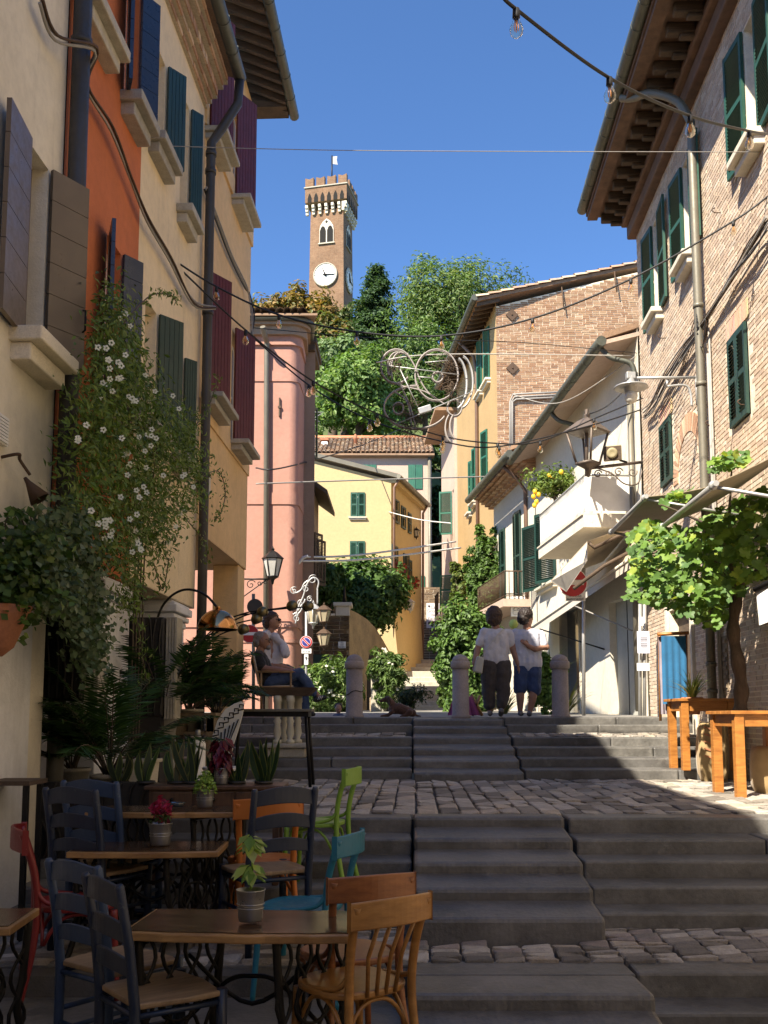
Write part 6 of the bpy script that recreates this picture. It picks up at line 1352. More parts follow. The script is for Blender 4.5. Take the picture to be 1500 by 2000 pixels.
# ================================================================ lanterns
m_lglass = M_paint('lantern_glass', (.42, .36, .24), .25); m_lglassg = M_paint('lantern_grey_glass', (.45, .44, .40), .25)
def lantern(T, top, h, mat, glass, n=6, w_=.5, open_=False):
    """top: point where the roof finial ends; hangs down by h"""
    c = Vector(top); b = MB(); r = h * w_ / 2
    b.lathe([(.004, 0), (.02 * h, -.06 * h), (.05 * h, -.08 * h), (.035 * h, -.12 * h), (r * .45, -.17 * h), (r * 1.0, -.30 * h), (r * 1.12, -.33 * h), (r * 1.0, -.35 * h)], c, n, smooth=False); part(b, 'lantern_roof', mat, T)
    b = MB(); r0, r1 = r * .95, r * .55; z0, z1 = -.35 * h, -.78 * h
    for k in range(n):
        a = 2 * math.pi * k / n; d = Vector((math.cos(a), math.sin(a), 0)); b.tube([c + d * r0 + Vector((0, 0, z0)), c + d * r1 + Vector((0, 0, z1))], .018 * h, 5)
    b.lathe([(r1 * 1.1, z1), (r1 * 1.1, z1 - .03 * h), (r1 * .6, z1 - .07 * h), (.05 * h, z1 - .10 * h), (.03 * h, z1 - .2 * h), (.004, z1 - .22 * h)], c, n); part(b, 'lantern_frame', mat, T)
    if not open_:
        b = MB(); b.lathe([(r0 * .96, z0), (r1 * .96, z1)], c, n, smooth=False); part(b, 'lantern_glass', glass, T)
YPk = 25.2
T = thing('wall_lantern', 'black iron lantern on a scrolled bracket on the pink house', 'lantern', P(533, 1145, YPk))
lantern(T, P(533, 1066, YPk), (P(533, 1066, YPk) - P(533, 1142, YPk)).z, m_iron, m_lglassg, 6, .52)
b = MB(); b.tube([P(470, 1131, YPk), P(534, 1131, YPk)], .022, 6); b.tube([P(476, 1165, YPk), P(520, 1133, YPk)], .014, 6)
for (px, py, r_, t) in ((490, 1142, .13, 1.3), (507, 1139, .07, -1.2), (519, 1137, .07, 1.2)): b.tube(spiral(P(px, py, YPk), r_, .015, .5, t, 20, X, Zv), .012, 5)
part(b, 'bracket', m_iron, T)
T = thing('ornate_lantern', 'silver painted ornate lantern on a foliate bracket by the brown house', 'lantern', P(600, 1225, 25))
b = MB()
for pts in (((578, 1205), (583, 1185), (592, 1165), (600, 1140), (612, 1128), (622, 1135), (620, 1150)), ((571, 1150), (577, 1158), (588, 1152), (594, 1140), (603, 1133)), ((572, 1200), (580, 1195), (590, 1180)), ((577, 1218), (582, 1200), (588, 1192), (596, 1170)), ((620, 1148), (620, 1180))): b.tube(bez([P(x, y, 25) for x, y in pts], 6), .020, 6)
for (px, py, r_) in ((574, 1154, .11), (580, 1208, .10), (598, 1150, .10), (611, 1132, .13), (587, 1178, .09), (605, 1170, .08)): b.tube(spiral(P(px, py, 25), r_, .02, 1, 1.3, 18, X, Zv), .013, 5)
part(b, 'foliate_bracket', m_silver, T); lantern(T, P(612, 1172, 25), .75, m_silver, m_lglass, 8, .55)
T = thing('globe_lantern', 'brown hexagonal lantern standing on the garden wall pole, upper of two', 'lantern', P(633, 1215, 24)); lantern(T, P(633, 1176, 24), .62, m_rust, m_lglass, 6, .62)
T = thing('globe_lantern', 'brown hexagonal lantern below it on the same pole, lower of two', 'lantern', P(633, 1275, 24)); lantern(T, P(633, 1222, 24), .62, m_rust, m_lglass, 6, .58); b = MB(); b.tube([P(600, 1256, 24), P(633, 1256, 24)], .015, 5); part(b, 'bracket', m_iron, T)
T = thing('alley_lantern', 'pale lantern on the yellow alley wall above the stair', 'lantern', P(801, 1200, 42)); lantern(T, P(801, 1166, 42), .72, m_silver, m_lglassg, 6, .6); b = MB(); b.tube([P(784, 1190, 42), P(801, 1190, 42)], .02, 5); part(b, 'bracket', m_silver, T)
T = thing('alley_lantern', 'small dark lantern high on the yellow house side', 'lantern', P(813, 1055, 44)); lantern(T, P(813, 1028, 44), .62, m_iron, m_lglass, 6, .6)
# big open lantern frame with scrolled bracket and the loudspeaker
YL = 17.6; T = thing('lantern_frame', 'empty square iron lantern frame on a scrolled bracket by the balcony', 'lantern', P(1145, 930, YL)); m_lf = M_paint('bronze_iron', (.13, .10, .08), .5, .15, (.2, .16, .12), .3)
lantern(T, P(1146, 800, YL), (P(1146, 800, YL) - P(1146, 930, YL)).z * 1.02, m_lf, None, 4, .62, True)
b = MB(); b.tube([P(1146, 800, YL), P(1146, 930, YL)], .035, 6); b.tube([P(1148, 915, YL), P(1258, 902, YL + .3)], .03, 6); b.tube(bez([P(1165, 914, YL), P(1195, 925, YL), P(1220, 945, YL), P(1245, 945, YL + .2), P(1254, 920, YL + .3)], 6), .014, 6)
for (px, py, r_, t) in ((1168, 926, .08, 1.4), (1188, 924, .06, -1.4), (1208, 922, .085, 1.3), (1235, 922, .09, -1.3)): b.tube(spiral(P(px, py, YL), r_, .015, .3, t, 20, X, Zv), .012, 5)
part(b, 'bracket', m_lf, T)
T = thing('loudspeaker', 'square khaki horn loudspeaker on the lantern bracket', 'loudspeaker', P(1198, 905, YL - .1)); m_khaki = M_paint('khaki_plastic', (.30, .25, .14), .6, .1, (.4, .35, .22))
Ms = Matrix.Translation(P(1196, 885, YL - .1)) @ Matrix.Rotation(R(-22), 4, 'Z') @ Matrix.Rotation(R(8), 4, 'X')
b = MB(); o_ = .17; q = [Vector((x, -.0, z)) for x, z in ((-o_, -o_ * .85), (o_, -o_ * .85), (o_, o_ * .85), (-o_, o_ * .85))]; b.hexa([Ms @ p for p in (q[0], q[1], Vector((.12, .30, -.10)), Vector((-.12, .30, -.10)), q[3], q[2], Vector((.12, .30, .10)), Vector((-.12, .30, .10)))]); part(b, 'horn_box', m_khaki, T, bevel=.02)
b = MB(); b.box(-o_ * .9, o_ * .9, -.006, -.002, -o_ * .75, o_ * .75, Ms); part(b, 'horn_mouth', m_timber, T)
b = MB(); b.lathe([(.10, 0), (.10, .03), (.06, .035), (.02, .02)], (0, 0, 0), 20, (Ms @ Matrix.Rotation(R(90), 4, 'X') @ Matrix.Translation((0, 0, .004)))); part(b, 'horn_ring', m_khaki, T)
b = MB(); b.tube([Ms @ Vector((.1, .2, -.12)), P(1225, 903, YL)], .02, 6); part(b, 'clamp', m_iron, T)
# ================================================================ traffic signs
def disc(T, c, r, mat, name, th=.02, off=0, N=Vector((0, -1, 0))):
    b = MB(); u = Vector((0, 0, 1)).cross(N).normalized(); b.poly(arc(Vector(c) + N * off, r, 0, 2 * math.pi, 36, u, Vector((0, 0, 1)))[:-1], N * th); return part(b, name, mat, T)
m_sr = M_paint('sign_red_face', (.45, .02, .025), .4); m_sb = M_paint('sign_blue_face', (.03, .03, .22), .4)
T = thing('no_parking_sign', 'round blue and red no parking sign with two white panels below', 'sign', P(598, 1300, 24)); c = P(598, 1254, 24.0); r = 12.2 / FPX * 24
disc(T, c, r, m_whitep, 'rim'); disc(T, c, r * .94, m_sr, 'red_ring', .006, .02); disc(T, c, r * .72, m_whitep, 'white_ring', .004, .027); disc(T, c, r * .66, m_sb, 'blue_field', .004, .031)
b = MB(); b.cbox(c - Vector((0, .036, 0)), (r * 1.36, .004, r * .30), Matrix.Rotation(R(45), 3, 'Y')); part(b, 'white_band', m_whitep, T); b = MB(); b.cbox(c - Vector((0, .04, 0)), (r * 1.42, .004, r * .20), Matrix.Rotation(R(45), 3, 'Y')); part(b, 'red_bar', m_sr, T)
b = MB(); a, d = P(589, 1276, 24), P(608, 1267, 24); b.box(a.x, d.x, 24, 24.02, a.z, d.z); part(b, 'text_panel', m_whitep, T); text(T, 'su 2 lati', P(598.5, 1273.5, 23.99), .06, m_ink)
b = MB(); a, d = P(594, 1298, 24), P(602, 1278, 24); b.box(a.x, d.x, 24, 24.02, a.z, d.z); part(b, 'arrow_panel', m_whitep, T)
b = MB(); c2 = P(598, 1285, 23.985); b.tube([c2 - Vector((0, 0, .05)), c2 + Vector((0, 0, .03))], .008, 5); b.tube([c2 + Vector((-.03, 0, 0)), c2 + Vector((0, 0, .035)), c2 + Vector((.03, 0, 0))], .008, 5); part(b, 'arrow', m_ink, T)
b = MB(); b.tube([P(598, 1398, 24.06), P(598, 1195, 24.06)], .03, 8); part(b, 'post', m_grey, T)
T = thing('no_entry_sign', 'red no entry sign beside the blue sign back, behind the lamp cluster', 'sign', P(488, 1400, 20)); c = P(488, 1238, 20); r = 18 / FPX * 20
disc(T, c, r, m_whitep, 'rim'); disc(T, c, r * .95, m_sr, 'red_face', .006, .02); b = MB(); b.cbox(c - Vector((0, .03, 0)), (r * 1.5, .008, r * .34)); part(b, 'white_bar', m_whitep, T)
b = MB(); b.tube([P(495, 1400, 20.1), P(495, 1160, 20.1)], .035, 8); part(b, 'post', m_piper, T); disc(T, P(498, 1185, 20.05), 15.5 / FPX * 20, m_pipe, 'disc_back')
T = thing('no_entry_sign', 'red and white no entry sign half hidden by the shop awning', 'sign', P(1133, 1398, 18.3)); c = P(1118, 1138, 18.3); r = 29 / FPX * 18.3
disc(T, c, r, m_whitep, 'rim'); disc(T, c, r * .95, m_sr, 'red_face', .006, .02); b = MB(); b.cbox(c - Vector((0, .03, 0)), (r * 1.5, .008, r * .34)); part(b, 'white_bar', m_whitep, T)
b = MB(); a, d = P(1105, 1174, 18.3), P(1143, 1160, 18.3); b.box(a.x, d.x, 18.29, 18.31, a.z, d.z + .05); part(b, 'text_panel', m_whitep, T); text(T, 'eccetto', P(1124, 1166, 18.28), .075, m_ink); text(T, 'autorizzati', P(1124, 1172, 18.28), .075, m_ink)
b = MB(); b.tube([P(1140, 1398, 18.4), P(1140, 1110, 18.4)], .035, 8); part(b, 'post', m_grey, T)
T = thing('notice_post', 'grey post with a printed notice sheet by the shop door', 'sign post', P(1258, 1398, 16.6))
for px in (1250, 1259):
    b = MB(); b.tube([P(px, 1398, 16.6), P(px, 1180, 16.6)], .032, 8); part(b, 'post', m_grey, T)
b = MB(); a, d = P(1245, 1276, 16.5), P(1268, 1233, 16.5); b.box(a.x, d.x, 16.49, 16.5, a.z, d.z); m_paper = M_plain('paper', (.62, .62, .72), .8); part(b, 'notice_sheet', m_paper, T)
for k in range(6): b = MB(); z_ = lerp(d.z, a.z, .3 + .07 * k + (.06 if k > 2 else 0)); b.box(lerp(a.x, d.x, .25), lerp(a.x, d.x, .8), 16.484, 16.488, z_, z_ + .008); part(b, 'printed_line', m_inkg, T)
b = MB(); a, d = P(1244, 1310, 16.5), P(1268, 1295, 16.5); b.box(a.x, d.x, 16.49, 16.5, a.z, d.z); part(b, 'white_plate', m_whitep, T)
b = MB(); a, d = P(1248, 1222, 16.5), P(1256, 1205, 16.5); b.box(a.x, d.x, 16.49, 16.5, a.z, d.z); part(b, 'arrow_sticker', m_whitep, T)
# ================================================================ awnings over the right terrace
def awning(lab, Y0, Y1, z, d, rise, mat, arms=True):
    s0_, s1_ = Rf.at(Y0), Rf.at(Y1); T = thing('terrace_awning', lab, 'awning', Rf.pt((s0_ + s1_) / 2, z, d)); b = MB(); n = 6
    for i in range(n):
        ta, tb = i / n, (i + 1) / n; sag = lambda t: -.06 * math.sin(math.pi * t); q = [Rf.pt(s0_, lerp(z, z + rise, ta) + sag(ta), lerp(d, .1, ta)), Rf.pt(s1_, lerp(z, z + rise, ta) + sag(ta), lerp(d, .1, ta)), Rf.pt(s1_, lerp(z, z + rise, tb) + sag(tb), lerp(d, .1, tb)), Rf.pt(s0_, lerp(z, z + rise, tb) + sag(tb), lerp(d, .1, tb))]
        b.add(q + [p + Vector((0, 0, .008)) for p in q], [(0, 1, 2, 3), (7, 6, 5, 4), (0, 4, 5, 1), (1, 5, 6, 2), (3, 7, 4, 0)], False)
    part(b, 'canvas', mat, T); b = MB(); b.tube([Rf.pt(s0_ - .05, z, d), Rf.pt(s1_ + .05, z, d)], .028, 8); part(b, 'front_bar', m_silver, T)
    for s_ in (s0_ + .05, s1_ - .05):
        b = MB(); b.tube([Rf.pt(s_, z - .01, d), Rf.pt(s_, z - .25, .12)], .018, 6); b.ball(Rf.pt(s_, z, d), .045, 8, 6); part(b, 'arm', m_silver, T)
m_taupe = M_fabric('taupe_canvas', (.30, .235, .155), .9, 2, .12)
awning('taupe awning panel over the vine, farther of the two', 11.39, 13.63, 2.62, 1.4, .30, m_taupe); awning('taupe awning panel over the vine, nearer of the two', 8.6, 10.64, 2.10, 1.4, .75, m_taupe)
T = thing('shop_awning', 'grey brown retractable awning with folding arms under the balcony', 'awning', P(1150, 1110, 17.4)); b = MB()
q = [P(1147, 1058, 17.0), P(1076, 1135, 17.9), P(1106, 1156, 17.8), P(1147, 1095, 16.95)]; q0_ = [P(1238, 1042, 16.6)]
b.add([q[0], q[1], q[2], q[3]] + [p + Vector((0, .01, 0)) for p in q], [(0, 1, 2, 3), (7, 6, 5, 4)]); part(b, 'valance', m_canw, T)
b = MB(); b.hexa([q[0], q[1], Wf.pt(1.8, q[1].z + .75, .05), Wf.pt(-.3, q[0].z + .55, .05), q[0] + Zv * .01, q[1] + Zv * .01, Wf.pt(1.8, q[1].z + .76, .05), Wf.pt(-.3, q[0].z + .56, .05)]); part(b, 'canvas', m_can, T)
for pts in (((1150, 1060), (1160, 1070), (1235, 1035), (1275, 1000)), ((1120, 1150), (1180, 1105), (1245, 1070))): b = MB(); b.tube([P(x, y, 17.0) for x, y in pts], .035, 6); part(b, 'folding_arm', m_timber, T)
T = thing('parasol_edge', 'white parasol flap with a dark rib at the right edge', 'parasol', P(1490, 1215, 8.6)); b = MB(); q = [P(1478, 1158, 8.6), P(1540, 1130, 8.3), P(1540, 1200, 8.3), P(1484, 1221, 8.6)]; b.add(q + [p + Vector((0, .015, 0)) for p in q], [(0, 1, 2, 3), (7, 6, 5, 4), (0, 4, 5, 1), (3, 2, 6, 7), (0, 3, 7, 4)]); part(b, 'flap', m_whitep, T); b = MB(); b.tube([P(1474, 1152, 8.6), P(1545, 1118, 8.3)], .03, 8); part(b, 'rib', m_iron, T)
# ================================================================ wires and string lights
m_bulb = M_clear('bulb_glass'); m_fil = M_plain('filament_amber', (.75, .33, .08), .4); m_brass = M_paint('brass_cap', (.55, .40, .18), .35, 0, (0, 0, 0), .9)
def bulb_proto():
    T = thing('string_bulb', 'clear bulb', 'light bulb'); b = MB(); b.lathe([(.017, 0), (.019, -.045), (.015, -.05)], (0, 0, 0), 10); part(b, 'socket', m_black, T, True)
    b = MB(); b.lathe([(.014, -.045), (.016, -.06), (.028, -.085), (.034, -.108), (.030, -.130), (.016, -.145), (.002, -.149)], (0, 0, 0), 16, cap=False); part(b, 'glass', m_bulb, T, True)
    b = MB(); 
    for k in range(4): a = k * 1.57; b.tube([(.004 * math.cos(a), .004 * math.sin(a), -.06), (.012 * math.cos(a), .012 * math.sin(a), -.09), (.008 * math.cos(a), .008 * math.sin(a), -.115)], .0022, 4)
    part(b, 'filament', m_fil, T, True); return T
BP = bulb_proto(); usedb = [False]
def bulb(p, lab, sc=1.0):
    if not usedb[0]: o = BP; usedb[0] = True; o.location = p; o['label'] = lab; o.scale = (sc,) * 3
    else: o = copy_tree(BP, None, p, rnd.uniform(0, 6), lab, (sc,) * 3)
    o['group'] = 'bulbs on the festoon cables'; return o
def wire(name, lab, pts, r, mat, n=10, cat='cable'):
    b = MB(); q = [P(*p) for p in pts]; ln = bez(q, n); b.tube(ln, r, 6); return single(b, name, mat, lab, cat), q
W1 = [(985, -8, 4.5), (1008, 18, 4.6), (1190, 152, 5.3), (1347, 226, 6.2), (1463, 256, 7.3), (1505, 262, 8.6)]
wire('festoon_cable', 'thick black festoon cable crossing the sky at upper right', W1, .010, m_wire)
for (x, y, Y), w_ in zip(W1[1:5], ('first at the top edge', 'second against the sky', 'in front of the swan neck pipe', 'in front of the top shutter')): bulb(P(x, y, Y), 'clear bulb on the upper right festoon, ' + w_, 1.05)
W2 = [(335, 505, 11.2), (423, 560, 11.2), (545, 615, 11.3), (697, 648, 11.4), (862, 656, 11.4), (1040, 622, 11.3), (1232, 545, 11.2), (1432, 432, 11.0), (1510, 375, 10.8)]
wire('festoon_cable', 'long festoon cable sagging across the whole street', W2, .012, m_wire)
for i, (x, y, Y) in enumerate(W2[1:-1]): bulb(P(x, y, Y), 'clear bulb on the long sagging festoon, ' + ['by the red shutter', 'over the pink roof', 'before the conifer', 'before the acacia', 'by the diamond plates', 'on the brick gable', 'by the brick wall'][i], 1.15)
W3 = [(338, 512, 11.2), (480, 645, 12.4), (612, 745, 13.4), (737, 808, 14.2), (865, 852, 15), (972, 866, 15.4), (1055, 862, 15.8), (1160, 818, 16.3), (1255, 778, 16.8)]
wire('festoon_cable', 'festoon cable falling from the cream house towards the balcony', W3, .012, m_wire)
for i, (x, y, Y) in enumerate(W3[1:-1]): bulb(P(x, y, Y), 'clear bulb on the falling festoon, ' + ['by the lower red shutter', 'over the brown eave', 'left of the tiled roof', 'below the ornament', 'before the ochre pipe', 'by the low eave', 'by the lantern frame'][i], 1.35)
W4 = [(490, 655, 15.2), (603, 752, 15.2), (722, 820, 15.2), (864, 862, 15.3), (975, 872, 15.4), (1150, 832, 16.0), (1252, 800, 16.5)]
wire('festoon_cable', 'lower festoon cable below the light ornament', W4, .012, m_wire)
for i, (x, y, Y) in enumerate(W4[1:5]): bulb(P(x, y, Y), 'clear bulb on the lower festoon, ' + ['by the brown eave', 'above the chimney', 'under the ornament rings', 'on the brick gable edge'][i], 1.35)
for k, (pts, r, mt, lab) in enumerate((([(230, 282, 10), (700, 294, 11), (1505, 297, 11)], .005, m_wireg, 'thin steel wire straight across the sky'), ([(492, 640, 15.4), (760, 662, 16), (1000, 668, 17), (1250, 690, 18)], .007, m_wire, 'thin cable just under the sagging festoon'), ([(500, 945, 25), (700, 938, 27), (980, 930, 30)], .02, m_wireg, 'pale cable level across the yellow house eave'), ([(500, 914, 25), (560, 912, 25), (700, 872, 38), (790, 835, 50)], .02, m_wire, 'dark cable rising over the tiled roof'), ([(580, 1088, 27), (700, 1084, 29), (890, 1058, 33)], .03, m_wirew, 'white cable from the pink house, upper one'), ([(590, 1096, 27), (720, 1092, 29), (900, 1070, 33)], .03, m_wirew, 'white cable from the pink house, lower one'), ([(735, 708, 14), (870, 692, 15), (1250, 695, 18.4)], .01, m_wirew, 'pale steel cable holding the ornament at right'), ([(1000, 770, 20), (1100, 785, 19), (1250, 690, 18)], .01, m_wireg, 'grey cable over the ivory eave'), ([(880, 1022, 30), (820, 1015, 36), (760, 1000, 40)], .02, m_wirew, 'short pale cable across the alley'), ([(1148, 810, 17.6), (1190, 790, 17.8), (1250, 730, 18)], .012, m_wire, 'cable tying the lantern frame to the wall'))): wire('overhead_cable', lab, pts, r, mt)
T = thing('cable_hook', 'white bent conduit end on the pink house corner', 'cable', P(585, 1100, 26.5)); b = MB(); b.tube(bez([P(602, 1086, 26.5), P(592, 1090, 26.5), P(582, 1100, 26.5), P(573, 1096, 26.5), P(575, 1080, 26.5)], 6), .045, 6); part(b, 'conduit', m_wirew, T)
# light ornament frame
YO = 14.4; T = thing('light_ornament', 'ring and arc shaped unlit light frame hung over the street', 'ornament', P(835, 845, YO)); m_orn = M_paint('ornament_tube', (.30, .27, .255), .6, .2, (.25, .2, .18))
def oring(cx, cy, rx, ry, a0=0, a1=2 * math.pi, r=.013, name='ring', mat=None, rot=0):
    b = MB(); pts = []
    for k in range(33):
        a = lerp(a0, a1, k / 32); x, y = rx * math.cos(a), ry * math.sin(a); x, y = x * math.cos(rot) - y * math.sin(rot), x * math.sin(rot) + y * math.cos(rot); pts.append(P(cx + x, cy + y, YO))
    b.tube(pts, r, 6, cap=False); q = [p + Vector((0, .05, 0)) for p in pts]; b.tube(q, r, 6, cap=False); part(b, name, mat or m_orn, T)
oring(774, 715, 30, 33, R(40), R(330)); oring(853, 732, 42, 50); oring(855, 736, 10, 10); oring(778, 797, 10, 11); oring(888, 796, 14, 16)
oring(812, 795, 62, 42, R(25), R(275)); oring(775, 718, 18, 30, R(150), R(290), .012); oring(782, 722, 18, 34, R(150), R(290), .012); oring(770, 722, 10, 22, R(150), R(290), .012)
oring(898, 745, 26, 52, R(-75), R(80), name='crescent', mat=m_silver); oring(890, 748, 22, 50, R(-75), R(80), .018, 'crescent', m_silver); oring(890, 835, 20, 32, R(120), R(230), name='crescent'); oring(897, 832, 18, 28, R(120), R(230), .016, 'crescent')
for pts in (((795, 690), (810, 715), (822, 745), (840, 770), (870, 790)), ((765, 745), (790, 755), (830, 765), (860, 785)), ((783, 755), (800, 790), (812, 835)), ((770, 765), (795, 785), (805, 840))): b = MB(); b.tube(bez([P(x, y, YO) for x, y in pts], 6), .012, 6); part(b, 'curve_tube', m_orn, T)
for a_, c_ in (((742, 712), (897, 732)), ((780, 718), (816, 795)), ((766, 832), (922, 765)), ((830, 708), (875, 704)), ((816, 736), (845, 738))): b = MB(); b.tube([P(*a_, YO - .04), P(*c_, YO - .04)], .009, 6); part(b, 'strut', m_silver, T)
b = MB(); b.cbox(P(830, 800, YO - .06), (.20, .06, .10), Matrix.Rotation(R(-18), 3, 'Y')); part(b, 'junction_box', m_grey, T, bevel=.01)
rg = random.Random(9); b = MB()
for k in range(220):
    cx, cy, w_ = rg.choice(((768, 722, 20), (800, 800, 26), (872, 715, 18), (882, 760, 14), (800, 835, 20))); p = P(cx + rg.gauss(0, w_ * .55), cy + rg.gauss(0, w_ * .6), YO + rg.uniform(-.05, .05)); d = Vector((rg.gauss(0, 1), rg.gauss(0, .4), rg.gauss(0, 1))) * .08; b.tube([p - d, p, p + d + Vector((rg.gauss(0, .03), 0, rg.gauss(0, .03)))], .004, 3)
part(b, 'dry_twigs', m_timber, T, kind='stuff')
# ================================================================ right terrace: tables, sacks, towel rack
m_owood = M_wood('orange_pine', (.30, .105, .022), (.52, .22, .05), .45, (4, 4, 28)); m_sack = M_fabric('burlap', (.36, .25, .12), .95, 3, .25)
def pine_table(lab, px0, px1, pyt, pyb, Y, dep, zf):
    a, c = P(px0, pyt, Y), P(px1, pyt, Y); zt_ = a.z; T = thing('pine_table', lab, 'table', ((a.x + c.x) / 2, Y + dep / 2, zf), 0, 'orange pine tables'); b = MB()
    for k in range(5): b.box(a.x - .04, c.x + .04, Y - .03 + (dep + .06) * k / 5 + .003, Y - .03 + (dep + .06) * (k + 1) / 5 - .003, zt_ - .035, zt_)
    part(b, 'table_top', m_owood, T, bevel=.004)
    for (x0_, x1_, y0_, y1_) in ((a.x + .02, c.x - .02, Y + .02, Y + .045), (a.x + .02, c.x - .02, Y + dep - .045, Y + dep - .02), (a.x + .02, a.x + .045, Y + .046, Y + dep - .046), (c.x - .045, c.x - .02, Y + .046, Y + dep - .046)): b = MB(); b.box(x0_, x1_, y0_, y1_, zt_ - .16, zt_ - .036); part(b, 'apron', m_owood, T)
    for lx in (a.x, c.x - .09):
        for ly in (Y - .005, Y + dep - .09): b = MB(); b.box(lx, lx + .095, ly, ly + .095, zf, zt_ - .036); part(b, 'leg', m_owood, T, bevel=.004)
    return T
pine_table('orange pine table farther back, in front of the drainpipe', 1330, 1435, 1364, 1500, 12.45, .62, -.676); pine_table('orange pine table nearer, at the right edge', 1434, 1560, 1388, 1555, 9.95, .75, -.815)
def sack(lab, px, py0, py1, Y, w_, zf, seed):
    rg = random.Random(seed); a, c = P(px, py0, Y), P(px, py1, Y); h = a.z - zf; prof = []; b = MB(); n = 20; rows = 12; T = thing('burlap_sack', lab, 'sack', (a.x, Y, zf), 0, 'burlap sacks under the pine tables'); vs = []
    for j in range(rows + 1):
        t = j / rows; r_ = w_ * (.46 + .06 * math.sin(math.pi * t)) * (1 if t < .96 else .85) * (.82 + .18 * min(1, t * 6))
        for i in range(n):
            an = 2 * math.pi * i / n; rr_ = r_ * (abs(math.cos(an)) ** 4 + abs(math.sin(an)) ** 4) ** -.25 * (1 + .035 * math.sin(5 * an + seed + 3 * t) + rg.uniform(-.012, .012)); vs.append((a.x + rr_ * math.cos(an), Y + rr_ * .8 * math.sin(an), zf + h * t + .008 * rg.uniform(-1, 1)))
    b.add(vs, [(j * n + i, j * n + (i + 1) % n, (j + 1) * n + (i + 1) % n, (j + 1) * n + i) for j in range(rows) for i in range(n)] + [tuple(rows * n + i for i in range(n))], True); part(b, 'sack_body', m_sack, T)
    b = MB(); b.tube([Vector((a.x + w_ * .30, Y - w_ * .42, zf + h * (1 - k / 9))) + Vector((rg.uniform(-.006, .006), 0, 0)) for k in range(10)], .014, 6); part(b, 'stitched_seam', m_sack, T)
    if seed == 1:
        for k in range(5): b = MB(); b.cbox(Vector((a.x - w_ * .30, Y - w_ * .415, zf + h * (.92 - .12 * k))), (.09, .012, .018), Matrix.Rotation(R(20), 3, 'Y')); part(b, 'red_print', m_terra, T)
sack('burlap sack with faint red print under the farther pine table', 1390, 1412, 1516, 12.3, .36, -.815, 1); sack('plain burlap sack behind the thin table leg', 1432, 1412, 1512, 12.6, .34, -.815, 2); sack('burlap sack at the right edge under the nearer table', 1500, 1458, 1552, 10.5, .36, -.815, 3)
T = thing('towel_rack', 'wooden rack hung with a long blue and grey cloth', 'rack', P(1320, 1410, 13.6)); m_bt = M_fabric('blue_cloth', (.015, .12, .26), .9, 3, .15); m_gt = M_fabric('grey_cloth', (.28, .24, .28), .9, 3, .15)
def drape(x0, x1, y0, y1, Y, mat, nm, seed):
    b = MB(); vs = []; n, k = 14, 10
    for j in range(k + 1):
        for i in range(n + 1): p = P(lerp(x0, x1, i / n) + (4 * j / k), lerp(y0, y1, j / k), Y); vs.append(p + Vector((0, .018 * math.sin(i * 1.7 + seed) * (.3 + j / k), 0)))
    vs2 = [p + Vector((0, .012, 0)) for p in vs]; m_ = len(vs); F = [(j * (n + 1) + i, j * (n + 1) + i + 1, (j + 1) * (n + 1) + i + 1, (j + 1) * (n + 1) + i) for j in range(k) for i in range(n)]
    b.add(vs + vs2, F + [tuple(q + m_ for q in f[::-1]) for f in F], True); part(b, nm, mat, T)
drape(1286, 1310, 1243, 1395, 13.65, m_gt, 'grey_cloth', 0); drape(1292, 1340, 1242, 1375, 13.55, m_bt, 'blue_cloth', 2)
b = MB(); b.tube([P(1284, 1239, 13.6), P(1345, 1236, 13.6)], .025, 6); part(b, 'top_rail', m_owood, T)
for px in (1288, 1340): b = MB(); b.tube([P(px, 1238, 13.75), P(px + 2, 1408, 13.75)], .02, 6); part(b, 'upright', m_owood, T)
# ================================================================ chairs
def floorz(Y): return -1.60 - 0.30 * (6.05 - Y) / 16.05 if Y < 5.97 else (-1.455 if Y < 6.85 else (-1.335 if Y < 7.15 else (-1.21 if Y < 7.48 else (-1.081 if Y < 7.79 else (-.957 if Y < 8.17 else -.83)))))
m_navy = M_paint('navy_chair_paint', (.009, .018, .042), .42, .3, (.05, .06, .075)); m_bluelit = M_paint('lit_blue_paint', (.022, .046, .10), .42, .3, (.07, .10, .14)); m_redc = M_paint('red_chair_paint', (.17, .012, .012), .4, .12, (.35, .08, .06))  # lit blue is the navy with light put into the colour
m_turq = M_paint('turquoise_chair_paint', (.010, .14, .22), .4, .1, (.10, .32, .42)); m_limec = M_paint('lime_chair_paint', (.17, .32, .04), .4, .1, (.32, .50, .15)); m_orac = M_paint('orange_chair_paint', (.50, .15, .025), .4, .1, (.55, .25, .1))
m_must = M_wood('honey_bentwood', (.26, .115, .028), (.42, .20, .055), .32, (5, 5, 20)); m_brnc = M_wood('red_brown_bentwood', (.20, .07, .028), (.34, .13, .045), .35, (5, 5, 20)); m_seatw = M_wood('worn_seat_wood', (.16, .10, .055), (.34, .23, .13), .5, (20, 3, 3))
def rail_arc(b, x0, x1, y, z, h, th, bow=.035, arch=.03, n=10):
    """curved back slat: bowed backwards and arched at the top"""
    vs = []
    for i in range(n + 1):
        t = i / n; x = lerp(x0, x1, t); yy = y - bow * math.sin(math.pi * t); a = arch * math.sin(math.pi * t); vs += [(x, yy - th / 2, z - h / 2 + a * .6), (x, yy + th / 2, z - h / 2 + a * .6), (x, yy + th / 2, z + h / 2 + a), (x, yy - th / 2, z + h / 2 + a)]
    fs = [(4 * i + k, 4 * i + (k + 1) % 4, 4 * (i + 1) + (k + 1) % 4, 4 * (i + 1) + k) for i in range(n) for k in range(4)] + [(0, 1, 2, 3), tuple(4 * n + k for k in (3, 2, 1, 0))]; b.add(vs, fs, False)
